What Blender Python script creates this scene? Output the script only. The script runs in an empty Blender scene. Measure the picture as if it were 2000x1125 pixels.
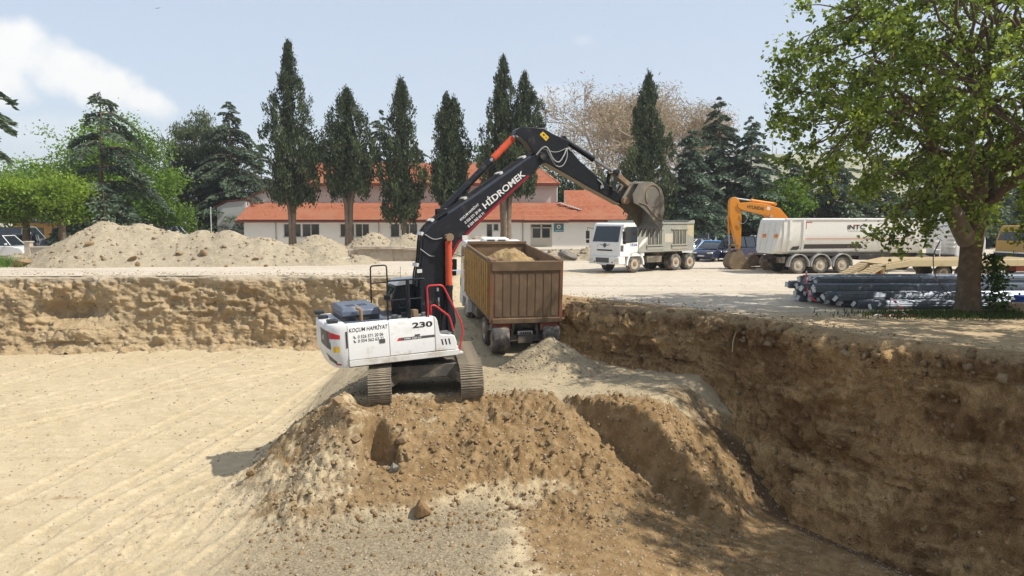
import bpy, math, random
import numpy as np
from mathutils import Vector, Matrix
from mathutils.geometry import tessellate_polygon

random.seed(7); rng = np.random.default_rng(11)
SC = bpy.context.scene
COL = SC.collection
rad = math.radians

# ------------------------------------------------------------------ camera, sky, sun, exposure
cam_d = bpy.data.cameras.new('camera'); cam = bpy.data.objects.new('camera', cam_d); COL.objects.link(cam)
cam_d.sensor_width = 36.0; cam_d.lens = 27.0; cam_d.clip_end = 6000; cam_d.clip_start = 0.1
cam.location = (0, 0, 3.05); cam.rotation_euler = (rad(90) - math.atan(132.5 / 1500), 0, 0)
SC.camera = cam

SUN_E = rad(51); SUN_H = (0.972, -0.235)          # horizontal direction towards the sun
world = bpy.data.worlds.new('World'); SC.world = world; world.use_nodes = True
wn = world.node_tree.nodes; wl = world.node_tree.links
for n in list(wn): wn.remove(n)
def WN(t, **k):
    n = wn.new(t)
    for a, b in k.items(): setattr(n, a, b)
    return n
w_out = WN('ShaderNodeOutputWorld'); w_bg = WN('ShaderNodeBackground'); w_bg.inputs[1].default_value = 0.135
sky = WN('ShaderNodeTexSky', sky_type='NISHITA', sun_disc=False)
sky.sun_elevation = SUN_E; sky.sun_rotation = math.atan2(SUN_H[0], SUN_H[1])
sky.air_density = 1.0; sky.dust_density = 1.0; sky.ozone_density = 1.0; sky.altitude = 100
def wmath(op, a, b=None, c=None, clamp=False):
    n = WN('ShaderNodeMath', operation=op); n.use_clamp = clamp
    for i, v in enumerate((a, b, c)):
        if v is None: continue
        if hasattr(v, 'links') or hasattr(v, 'is_linked'): wl.new(v, n.inputs[i])
        else: n.inputs[i].default_value = v
    return n.outputs[0]
tc = WN('ShaderNodeTexCoord'); sep = WN('ShaderNodeSeparateXYZ'); wl.new(tc.outputs['Generated'], sep.inputs[0])
# clouds: soft heaps placed by compass direction (u = x/y, v = z/y), torn by noise
ys = wmath('MAXIMUM', sep.outputs[1], 0.05)
u = wmath('DIVIDE', sep.outputs[0], ys); v = wmath('DIVIDE', sep.outputs[2], ys)
front = wmath('GREATER_THAN', sep.outputs[1], 0.05)
nz = WN('ShaderNodeTexNoise'); nz.inputs['Scale'].default_value = 14; nz.inputs['Detail'].default_value = 9; nz.inputs['Roughness'].default_value = .55
wl.new(tc.outputs['Generated'], nz.inputs['Vector'])
def blob(cu, cv, su, sv, tilt=0.0):
    du = wmath('SUBTRACT', u, cu); dv = wmath('SUBTRACT', wmath('SUBTRACT', v, cv), wmath('MULTIPLY', du, tilt))
    a = wmath('POWER', wmath('ABSOLUTE', wmath('DIVIDE', du, su)), 2.0); b = wmath('POWER', wmath('ABSOLUTE', wmath('DIVIDE', dv, sv)), 2.0)
    return wmath('SUBTRACT', 1.0, wmath('ADD', a, b))
def smooth01(x, lo, hi):
    m = WN('ShaderNodeMapRange', interpolation_type='SMOOTHSTEP'); wl.new(x, m.inputs[0])
    m.inputs[1].default_value = lo; m.inputs[2].default_value = hi
    return m.outputs[0]
bigs = None
for b in ((-.640, .215, .075, .042, -.05), (-.585, .198, .085, .040, -.3), (-.520, .172, .075, .040, -.35), (-.475, .152, .045, .028, -.3), (-.70, .190, .10, .055, -.1), (-.80, .19, .10, .055, 0)):
    q = blob(*b); bigs = q if bigs is None else wmath('MAXIMUM', bigs, q)
nn = wmath('MULTIPLY', wmath('SUBTRACT', nz.outputs[0], 0.5), 2.6)
cl1 = smooth01(wmath('ADD', bigs, nn), -0.20, 0.75)
wisp = None
for b in ((.055, .160, .05, .012, -.02), (.09, .228, .014, .008, 0), (-.58, .115, .16, .022, -.02), (-.35, .10, .3, .02, 0)):
    q = blob(*b); wisp = q if wisp is None else wmath('MAXIMUM', wisp, q)
cl2 = wmath('MULTIPLY', smooth01(wmath('ADD', wisp, nn), -0.4, 1.9), 0.36)
cmask = wmath('MULTIPLY', wmath('MAXIMUM', wmath('MULTIPLY', cl1, .95), cl2), front)
hz = WN('ShaderNodeMix', data_type='RGBA'); hz.inputs[0].default_value = 0.62     # thin high veil whitening the whole sky
wl.new(sky.outputs[0], hz.inputs[6]); hz.inputs[7].default_value = (4.7, 5.15, 5.85, 1)
cm = WN('ShaderNodeMix', data_type='RGBA'); wl.new(cmask, cm.inputs[0]); wl.new(hz.outputs[2], cm.inputs[6]); cm.inputs[7].default_value = (6.9, 6.85, 6.7, 1)
wl.new(cm.outputs[2], w_bg.inputs[0]); wl.new(w_bg.outputs[0], w_out.inputs[0])

sun_d = bpy.data.lights.new('sun', 'SUN'); sun = bpy.data.objects.new('sun', sun_d); COL.objects.link(sun)
sun_d.energy = 5.0; sun_d.angle = rad(0.53); sun_d.color = (1.0, 0.955, 0.88)
sd = Vector((SUN_H[0] * math.cos(SUN_E), SUN_H[1] * math.cos(SUN_E), math.sin(SUN_E)))
sun.rotation_euler = sd.to_track_quat('Z', 'Y').to_euler(); sun.location = (20, -10, 40)
SC.view_settings.view_transform = 'Standard'; SC.view_settings.look = 'None'
SC.view_settings.exposure = 0.22; SC.view_settings.gamma = 1.0; SC.view_settings.use_curve_mapping = False
SC.render.engine = 'CYCLES'
SC.cycles.max_bounces = 5; SC.cycles.diffuse_bounces = 3; SC.cycles.glossy_bounces = 2; SC.cycles.use_adaptive_sampling = True; SC.cycles.adaptive_threshold = .02; SC.cycles.transparent_max_bounces = 8; SC.cycles.use_denoising = True

# ------------------------------------------------------------------ numpy noise
def _hash(ix, iy, iz, s):
    h = (ix * 374761393 + iy * 668265263 + iz * 2147483647 + s * 1274126177) & 0xffffffff
    h = ((h ^ (h >> 13)) * 1274126177) & 0xffffffff
    h = ((h ^ (h >> 16)) * 2246822519) & 0xffffffff
    return ((h ^ (h >> 15)) & 0xffff) / 65535.0
def vnoise(p, s=0):
    i = np.floor(p).astype(np.int64); f = p - i; f = f * f * (3 - 2 * f)
    r = 0
    for dx in (0, 1):
        wx = f[:, 0] if dx else 1 - f[:, 0]
        for dy in (0, 1):
            wy = f[:, 1] if dy else 1 - f[:, 1]
            for dz in (0, 1):
                wz = f[:, 2] if dz else 1 - f[:, 2]
                r = r + wx * wy * wz * _hash(i[:, 0] + dx, i[:, 1] + dy, i[:, 2] + dz, s)
    return r * 2 - 1
def fbm(p, octv=4, gain=.5, s=0, ridge=False):
    a = 1.0; r = 0; t = 0; p = np.asarray(p, float)
    for k in range(octv):
        n = vnoise(p, s + k)
        if ridge: n = 1 - 2 * np.abs(n)
        r = r + a * n; t += a; a *= gain; p = p * 2.03 + 7.1
    return r / t
def P3(x, y, z, sc): return np.stack([np.asarray(x, float) * sc, np.asarray(y, float) * sc, np.zeros_like(np.asarray(x, float)) + z * sc], 1)

# ------------------------------------------------------------------ mesh helpers
class MB:
    def __init__(s): s.v = []; s.f = []
    def add(s, vs, fs):
        o = len(s.v); s.v += [tuple(map(float, q)) for q in vs]; s.f += [tuple(i + o for i in q) for q in fs]; return s
    def box(s, x0, x1, y0, y1, z0, z1, M=None):
        vs = [Vector((x, y, z)) for z in (z0, z1) for x, y in ((x0, y0), (x1, y0), (x1, y1), (x0, y1))]
        if M is not None: vs = [M @ q for q in vs]
        return s.add(vs, [(3, 2, 1, 0), (4, 5, 6, 7), (0, 1, 5, 4), (1, 2, 6, 5), (2, 3, 7, 6), (3, 0, 4, 7)])
    def bar(s, a, b, w, h, up=(0, 0, 1)):
        a = Vector(a); b = Vector(b); d = (b - a).normalized(); upv = Vector(up)
        if abs(d.dot(upv)) > .98: upv = Vector((1, 0, 0))
        r = d.cross(upv).normalized(); t = r.cross(d).normalized()
        vs = []
        for q in (a, b):
            for i, j in ((-1, -1), (1, -1), (1, 1), (-1, 1)): vs.append(q + r * (i * w / 2) + t * (j * h / 2))
        return s.add(vs, [(0, 3, 2, 1), (4, 5, 6, 7), (0, 1, 5, 4), (1, 2, 6, 5), (2, 3, 7, 6), (3, 0, 4, 7)])
    def cyl(s, a, b, r0, r1=None, n=14, caps=True):
        a = Vector(a); b = Vector(b); r1 = r0 if r1 is None else r1; d = (b - a).normalized()
        q = Vector((0, 0, 1)) if abs(d.z) < .9 else Vector((1, 0, 0)); x = d.cross(q).normalized(); y = d.cross(x)
        vs = []
        for c, r in ((a, r0), (b, r1)):
            for k in range(n):
                t = 2 * math.pi * k / n; vs.append(c + x * (r * math.cos(t)) + y * (r * math.sin(t)))
        fs = [(k, k + n, (k + 1) % n + n, (k + 1) % n) for k in range(n)]
        if caps: fs += [tuple(range(n)), tuple(range(2 * n - 1, n - 1, -1))]
        return s.add(vs, fs)
    def tube(s, pts, r, n=8, caps=True):
        pts = [Vector(p) for p in pts]; m = len(pts); rr = r if hasattr(r, '__len__') else [r] * m
        vs = []; prev = None
        for i, p in enumerate(pts):
            d = (pts[min(i + 1, m - 1)] - pts[max(i - 1, 0)]).normalized()
            if prev is None:
                q = Vector((0, 0, 1)) if abs(d.z) < .9 else Vector((1, 0, 0)); x = d.cross(q).normalized()
            else: x = (prev - d * prev.dot(d)).normalized()
            prev = x; y = d.cross(x)
            for k in range(n):
                t = 2 * math.pi * k / n; vs.append(p + x * (rr[i] * math.cos(t)) + y * (rr[i] * math.sin(t)))
        fs = [(i * n + k, i * n + (k + 1) % n, (i + 1) * n + (k + 1) % n, (i + 1) * n + k) for i in range(m - 1) for k in range(n)]
        if caps: fs += [tuple(range(n - 1, -1, -1)), tuple(range((m - 1) * n, m * n))]
        return s.add(vs, fs)
    def prism(s, poly, a0, a1, ax='y'):
        n = len(poly)
        if ax == 'y': g = lambda p, a: (p[0], a, p[1])
        elif ax == 'x': g = lambda p, a: (a, p[0], p[1])
        else: g = lambda p, a: (p[0], p[1], a)
        vs = [g(p, a0) for p in poly] + [g(p, a1) for p in poly]
        fs = [(k, (k + 1) % n, (k + 1) % n + n, k + n) for k in range(n)]
        tri = tessellate_polygon([[Vector((p[0], p[1], 0)) for p in poly]])
        fs += [tuple(t) for t in tri] + [tuple(i + n for i in reversed(t)) for t in tri]
        return s.add(vs, fs)
    def loft(s, rings, close=True, caps=True):
        n = len(rings[0]); m = len(rings)
        vs = [q for r in rings for q in r]
        kk = range(n) if close else range(n - 1)
        fs = [(i * n + k, i * n + (k + 1) % n, (i + 1) * n + (k + 1) % n, (i + 1) * n + k) for i in range(m - 1) for k in kk]
        if caps: fs += [tuple(range(n - 1, -1, -1)), tuple(range((m - 1) * n, m * n))]
        return s.add(vs, fs)
    def lathe(s, prof, c, ax, n=20):     # prof: (radius, along axis)
        ax = Vector(ax).normalized(); q = Vector((0, 0, 1)) if abs(ax.z) < .9 else Vector((1, 0, 0))
        x = ax.cross(q).normalized(); y = ax.cross(x); c = Vector(c)
        return s.loft([[c + ax * a + x * (r * math.cos(2 * math.pi * k / n)) + y * (r * math.sin(2 * math.pi * k / n)) for k in range(n)] for r, a in prof])
    def build(s, name, mat, parent=None, bevel=0, smooth=None, seg=2):
        me = bpy.data.meshes.new(name); me.from_pydata(s.v, [], s.f); me.validate()
        import bmesh
        bm = bmesh.new(); bm.from_mesh(me); bmesh.ops.recalc_face_normals(bm, faces=bm.faces); bm.to_mesh(me); bm.free()
        return link(name, me, mat, parent, bevel, smooth, seg)
def link(name, me, mat, parent=None, bevel=0, smooth=None, seg=2):
    o = bpy.data.objects.new(name, me); COL.objects.link(o)
    if mat is not None and not me.materials: me.materials.append(mat)
    if parent is not None: o.parent = parent
    if smooth is not None or bevel:
        me.shade_smooth(); me.set_sharp_from_angle(angle=rad(smooth if smooth else 40))
    if bevel:
        b = o.modifiers.new('bevel', 'BEVEL'); b.width = bevel; b.segments = seg; b.limit_method = 'ANGLE'; b.angle_limit = rad(35)
        b.harden_normals = False
    return o
def npmesh(name, V, Fq, mat, parent=None, smooth=None, attrs=None):
    """V (n,3); Fq (m,k) faces all with k corners"""
    me = bpy.data.meshes.new(name); V = np.ascontiguousarray(V, np.float32); Fq = np.ascontiguousarray(Fq, np.int32); k = Fq.shape[1]
    me.vertices.add(len(V)); me.vertices.foreach_set('co', V.ravel())
    me.loops.add(Fq.size); me.loops.foreach_set('vertex_index', Fq.ravel())
    me.polygons.add(len(Fq)); me.polygons.foreach_set('loop_start', np.arange(0, Fq.size, k, dtype=np.int32))
    if smooth: me.polygons.foreach_set('use_smooth', np.ones(len(Fq), bool))
    me.update(calc_edges=True)
    for an, av in (attrs or {}).items():
        at = me.attributes.new(an, 'FLOAT', 'POINT'); at.data.foreach_set('value', np.ascontiguousarray(av, np.float32))
    o = bpy.data.objects.new(name, me); COL.objects.link(o); me.materials.append(mat)
    if parent is not None: o.parent = parent
    return o
def gridfaces(nr, nc):
    a = (np.arange(nr - 1)[:, None] * nc + np.arange(nc - 1)[None]).ravel()
    return np.stack([a, a + 1, a + nc + 1, a + nc], 1)
def tag(o, label, cat, group=None, kind=None):
    o['label'] = label; o['category'] = cat
    if group: o['group'] = group
    if kind: o['kind'] = kind
    return o
def struct(o): o['kind'] = 'structure'; return o
def empty(name, loc=(0, 0, 0), rz=0.0, rot=None):
    o = bpy.data.objects.new(name, None); COL.objects.link(o); o.location = loc
    o.rotation_euler = rot if rot is not None else (0, 0, rz); o.empty_display_size = .3
    return o
def copy_tree(o, parent=None):
    c = o.copy(); COL.objects.link(c); c.parent = parent
    for ch in list(o.children): copy_tree(ch, c)
    return c
def text(name, body, mat, parent, M, size, extrude=.002, bold=0.0, shear=0.0, align='LEFT', spacing=1.0):
    cu = bpy.data.curves.new(name, 'FONT'); cu.body = body; cu.size = size; cu.extrude = extrude; cu.offset = bold; cu.shear = shear
    cu.align_x = align; cu.space_character = spacing; cu.resolution_u = 3
    t = bpy.data.objects.new('tmp', cu); COL.objects.link(t)
    dg = bpy.context.evaluated_depsgraph_get(); me = bpy.data.meshes.new_from_object(t.evaluated_get(dg)); me.name = name
    bpy.data.objects.remove(t); bpy.data.curves.remove(cu); me.transform(M); me.materials.clear()
    return link(name, me, mat, parent)
def face_M(origin, right, up):
    r = Vector(right).normalized(); u_ = Vector(up).normalized(); n = r.cross(u_)
    return Matrix((( r.x, u_.x, n.x, origin[0]), (r.y, u_.y, n.y, origin[1]), (r.z, u_.z, n.z, origin[2]), (0, 0, 0, 1)))

# ------------------------------------------------------------------ materials
def nodes_of(name):
    m = bpy.data.materials.new(name); m.use_nodes = True; nt = m.node_tree
    b = nt.nodes['Principled BSDF']; b.inputs['Specular IOR Level'].default_value = .35
    return m, nt, b
def N(nt, t, **k):
    n = nt.nodes.new(t)
    for a, b in k.items():
        if a.startswith('i_'):
            n.inputs[a[2:].replace('_', ' ')].default_value = b
        else: setattr(n, a, b)
    return n
def mixc(nt, fac, a, b):
    m = N(nt, 'ShaderNodeMix', data_type='RGBA')
    for i, v_ in ((0, fac), (6, a), (7, b)):
        if hasattr(v_, 'is_linked'): nt.links.new(v_, m.inputs[i])
        else: m.inputs[i].default_value = v_ if i == 0 else ((*v_, 1) if len(v_) == 3 else v_)
    return m.outputs[2]
def noise(nt, vec, scale, detail=5, rough=.55, dist=0):
    n = N(nt, 'ShaderNodeTexNoise'); n.inputs['Scale'].default_value = scale; n.inputs['Detail'].default_value = detail
    n.inputs['Roughness'].default_value = rough; n.inputs['Distortion'].default_value = dist
    if vec is not None: nt.links.new(vec, n.inputs['Vector'])
    return n.outputs[0]
def mrange(nt, x, lo, hi, a=0.0, b=1.0, smooth=True):
    m = N(nt, 'ShaderNodeMapRange', interpolation_type='SMOOTHSTEP' if smooth else 'LINEAR'); nt.links.new(x, m.inputs[0])
    for i, q in enumerate((lo, hi, a, b)): m.inputs[i + 1].default_value = q
    return m.outputs[0]
def mth(nt, op, a, b=None, clamp=False):
    n = N(nt, 'ShaderNodeMath', operation=op); n.use_clamp = clamp
    for i, q in enumerate((a, b)):
        if q is None: continue
        if hasattr(q, 'is_linked'): nt.links.new(q, n.inputs[i])
        else: n.inputs[i].default_value = q
    return n.outputs[0]
def bump(nt, b, h, strength, dist=.02):
    bn = N(nt, 'ShaderNodeBump'); bn.inputs['Strength'].default_value = strength; bn.inputs['Distance'].default_value = dist
    nt.links.new(h, bn.inputs['Height']); nt.links.new(bn.outputs[0], b.inputs['Normal'])
def coords(nt, which='Object', scale=None):
    c = N(nt, 'ShaderNodeTexCoord').outputs[which]
    if scale:
        m = N(nt, 'ShaderNodeMapping'); m.inputs['Scale'].default_value = scale; nt.links.new(c, m.inputs[0]); c = m.outputs[0]
    return c
def M(name, col, rough=.55, metal=0.0, dirt=None, amt=.5, dsc=2.5, var=.12, vsc=6, bmp=0.0, bsc=30, spec=None, coat=0):
    """painted / plain surface: base colour with blotchy variation, optional dust or rust patches, fine bump"""
    m, nt, b = nodes_of(name); c = coords(nt)
    lo = tuple(x * (1 - var) for x in col); hi = tuple(min(1, x * (1 + var)) for x in col)
    colr = mixc(nt, noise(nt, c, vsc), lo, hi)
    rgh = rough
    if dirt is not None:
        f = mrange(nt, noise(nt, c, dsc, 8, .65), .62 - amt * .35, .80 - amt * .25)
        f2 = mth(nt, 'MULTIPLY', f, .85); colr = mixc(nt, f2, colr, dirt)
        rr = N(nt, 'ShaderNodeMix', data_type='FLOAT'); nt.links.new(f2, rr.inputs[0]); rr.inputs[2].default_value = rough; rr.inputs[3].default_value = .9
        nt.links.new(rr.outputs[0], b.inputs['Roughness'])
    else: b.inputs['Roughness'].default_value = rgh
    nt.links.new(colr, b.inputs['Base Color']); b.inputs['Metallic'].default_value = metal
    if spec is not None: b.inputs['Specular IOR Level'].default_value = spec
    if coat: b.inputs['Coat Weight'].default_value = coat; b.inputs['Coat Roughness'].default_value = .12
    if bmp: bump(nt, b, noise(nt, c, bsc, 4), bmp, .01)
    return m
DUST = (.36, .285, .19)
# ------------------------------------------------------------------ earth materials
def soil_mat(name, cols, scale=1.0, bumpd=.05, attr=None, brown=None, brown2=None, streak=None, damp_shade=None, fine=1.0, verge=None):
    """cols: (dark, mid, pale). attr: vertex amount of freshly dug brown soil"""
    m, nt, b = nodes_of(name); c = coords(nt)
    n1 = noise(nt, c, .45 * scale, 3, .6); n2 = noise(nt, c, 3.2 * scale, 5, .62); n3 = noise(nt, c, 17 * scale, 2, .6); n4 = noise(nt, c, 55 * scale, 1, .5)
    col = mixc(nt, mrange(nt, n1, .36, .64), cols[0], cols[1])
    col = mixc(nt, mrange(nt, n2, .42, .72), col, cols[2])
    if streak:     # scraped marks left by bucket teeth and tyres: long stretched noise
        ang, s_, amt, cs = streak
        mp = N(nt, 'ShaderNodeMapping'); mp.inputs['Rotation'].default_value = (0, 0, ang); mp.inputs['Scale'].default_value = s_
        nt.links.new(c, mp.inputs[0]); ns = noise(nt, mp.outputs[0], 1.0, 3, .6)
        col = mixc(nt, mth(nt, 'MULTIPLY', mrange(nt, ns, .48, .66), amt), col, cs)
    if attr:
        at = N(nt, 'ShaderNodeAttribute'); at.attribute_name = attr
        bcol = mixc(nt, mrange(nt, n2, .35, .7), brown, brown2)
        f = mrange(nt, mth(nt, 'ADD', at.outputs['Fac'], mth(nt, 'ADD', mth(nt, 'MULTIPLY', mth(nt, 'SUBTRACT', n2, .5), 1.5), mth(nt, 'MULTIPLY', mth(nt, 'SUBTRACT', n1, .5), 1.6))), .35, .75)
        col = mixc(nt, f, col, bcol)
        ag = N(nt, 'ShaderNodeAttribute'); ag.attribute_name = 'grey'
        col = mixc(nt, mrange(nt, mth(nt, 'ADD', ag.outputs['Fac'], mth(nt, 'MULTIPLY', mth(nt, 'SUBTRACT', n2, .5), .7)), .25, .85), col, mixc(nt, mrange(nt, n3, .35, .65), (.20, .160, .10), (.31, .255, .17)))
        col = mixc(nt, mrange(nt, mth(nt, 'ADD', at.outputs['Fac'], mth(nt, 'MULTIPLY', mth(nt, 'SUBTRACT', n2, .5), .5)), 1.2, 1.8), col, (.115, .075, .041))  # damp soil at the bank foot, with the bank's shade darkened into its colour
    if verge:      # bare brown soil along the pit rim under the trees
        sv = N(nt, 'ShaderNodeSeparateXYZ'); nt.links.new(c, sv.inputs[0])
        fv = mth(nt, 'MULTIPLY', mrange(nt, mth(nt, 'ADD', sv.outputs[1], mth(nt, 'MULTIPLY', n1, 3.0)), 25.0, 28.5, 1, 0), mrange(nt, sv.outputs[0], 4.0, 7.5))
        col = mixc(nt, mth(nt, 'MULTIPLY', fv, .9), col, mixc(nt, mrange(nt, n2, .35, .65), verge, tuple(x * 1.35 for x in verge)))
    # pale and dark pebbles
    vo = N(nt, 'ShaderNodeTexVoronoi'); vo.inputs['Scale'].default_value = 11 * scale; nt.links.new(c, vo.inputs['Vector'])
    sp = mth(nt, 'LESS_THAN', vo.outputs['Distance'], .22)
    sepc = N(nt, 'ShaderNodeSeparateColor'); nt.links.new(vo.outputs['Color'], sepc.inputs[0])
    peb = mixc(nt, sepc.outputs[0], tuple(x * .62 for x in cols[0]), tuple(min(.7, x * 1.12) for x in cols[2]))
    col = mixc(nt, mth(nt, 'MULTIPLY', mth(nt, 'MULTIPLY', sp, mth(nt, 'GREATER_THAN', sepc.outputs[1], .55)), .55), col, peb)
    nt.links.new(col, b.inputs['Base Color']); b.inputs['Roughness'].default_value = .95; b.inputs['Specular IOR Level'].default_value = .1
    h = mth(nt, 'ADD', mth(nt, 'MULTIPLY', n2, .9), mth(nt, 'ADD', mth(nt, 'MULTIPLY', n3, .45 * fine), mth(nt, 'MULTIPLY', n4, .16 * fine)))
    h = mth(nt, 'ADD', h, mth(nt, 'MULTIPLY', sp, .06))
    bump(nt, b, h, 1.0, bumpd)
    return m
m_yard = soil_mat('dry_yard_dust', verge=(.36, .265, .155), cols=((.46, .395, .305), (.50, .435, .345), (.55, .485, .39)), scale=.55, bumpd=.035, streak=(.12, (.05, 1.3, 1), .45, (.36, .305, .23)), fine=.8)
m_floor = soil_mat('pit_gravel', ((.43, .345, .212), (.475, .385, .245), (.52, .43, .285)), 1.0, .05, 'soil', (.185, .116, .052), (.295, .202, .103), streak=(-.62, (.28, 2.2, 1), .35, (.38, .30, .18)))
m_wallr = None

# ------------------------------------------------------------------ ground levels
def smin(a, b, k):
    h = np.clip(.5 + .5 * (b - a) / k, 0, 1); return b + (a - b) * h - k * h * (1 - h)
def smax(a, b, k): return -smin(-a, -b, k)
def seg_n(p, q):
    d = np.array([q[0] - p[0], q[1] - p[1]]); d /= np.hypot(*d); return np.array([d[1], -d[0]])
def edge(x, y, p, q, slope):                     # >0 inside (left of p->q), falls outside with the given slope
    n = seg_n(p, q); return -((x - p[0]) * n[0] + (y - p[1]) * n[1]) * slope
def plat(x, y): return np.minimum(-1.74 + np.maximum(0, y - 25.3) * .106, -.02)
def gauss(x, y, cx, cy, sx, sy, h): return h * np.exp(-(((x - cx) / sx) ** 2 + ((y - cy) / sy) ** 2))
def cone(x, y, cx, cy, r, h, sx=1.0): return np.maximum(0, h * (1 - np.sqrt(((x - cx) / sx) ** 2 + (y - cy) ** 2 + .02) / r))
def h_base(x, y):
    z0 = -4.1 + .10 * fbm(P3(x, y, 0, .16), 3, s=3) - np.clip((x - 2) * .02, 0, .1)
    dW = (x - 6.9) * -.875 + (y - 23.5) * -.48                                     # the dig goes deeper along the right bank
    tt = np.clip((dW - .4) / 3.4, 0, 1); z0 = z0 - 1.0 * (1 - tt * tt * (3 - 2 * tt)) * np.clip((22.0 - y) / 3.0, 0, 1)
    shelf = -3.48 + np.minimum(0, (x + 1.0) * .085) + np.minimum(0, (2.4 - x) * .30) + np.minimum(0, (19.0 - y) * .10) + .06 * fbm(P3(x, y, 0, .6), 3, s=33)
    z0 = smax(z0, shelf, .5)
    p = plat(x, y)
    wob = .35 * fbm(P3(x, y, 0, .55), 3, s=21)
    A = np.minimum(p, p + .0 * x)
    A = smin(A, p + edge(x, y, (-5.2, 21.9), (-3.7, 19.0), .66) + wob, .4)
    A = smin(A, p + edge(x, y, (-4.45, 19.0), (.9, 20.0), .60) + wob * .8, .4)
    A = smin(A, p + edge(x, y, (-3.0, 46), (-4.75, 19.6), .74) + wob * .7, .35)
    A = smin(A, p + edge(x, y, (.9, 20.4), (1.7, 24), .62) + wob * .5, .4)
    B = smin(p - .05, p - .05 + edge(x, y, (1.0, 20.95), (3.35, 18.9), 4.5) + wob * 2.2, .10)
    B = smin(B, p - .05 + edge(x, y, (3.35, 18.9), (5.2, 22.2), .95) + wob * 1.2, .3)
    B = np.where(x < .3, np.minimum(B, p - .05 + (x - .3) * 1.6), B)
    z = smax(smax(A, B, .12), z0, .3)
    # spoil apron spreading from the near slope over the pit floor
    z = smax(z, z0 + np.maximum(0, .35 - .10 * np.hypot(x - 1.6, (y - 17.6) * 1.15)), .2)
    z = smax(z, z0 + np.maximum(0, .3 - .1 * np.hypot((x + 5.0) * .9, (y - 18.6))), .2)
    # berm and lumps at the near edge of the platform, hole under the left track
    z = z + gauss(x, y, -4.7, 19.3, .55, .5, .38) + gauss(x, y, -4.3, 18.6, .45, .4, .22) + gauss(x, y, .55, 20.35, .55, .3, .16)
    z = z + gauss(x, y, -3.9, 18.5, .28, .42, .30) + gauss(x, y, -4.25, 19.15, .22, .5, .34) + gauss(x, y, -2.75, 18.1, .25, .35, .18) + gauss(x, y, -1.2, 18.9, .5, .4, .14)
    return z
TRACKS = []
for ax, ay, bx, by in ((-8.6, 38.5, -11.5, 17), (-14.5, 40, -20.5, 18), (-10.5, 37, -22, 19), (-7.9, 27, -9.0, 14.5), (-22, 39, -24, 20), (-6.6, 21, -8.2, 13)):
    for o_ in (-1.2, 1.2): TRACKS.append((ax + o_, ay, bx + o_, by, .58, .21, .026))
for ax, ay, bx, by in ((-30, 34, -9, 30), (-30, 30, -9, 26.5), (-26, 24, -8.6, 23.5)):
    for o_ in (-.95, .95): TRACKS.append((ax, ay + o_, bx, by + o_, .34, .16, .024))
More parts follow.
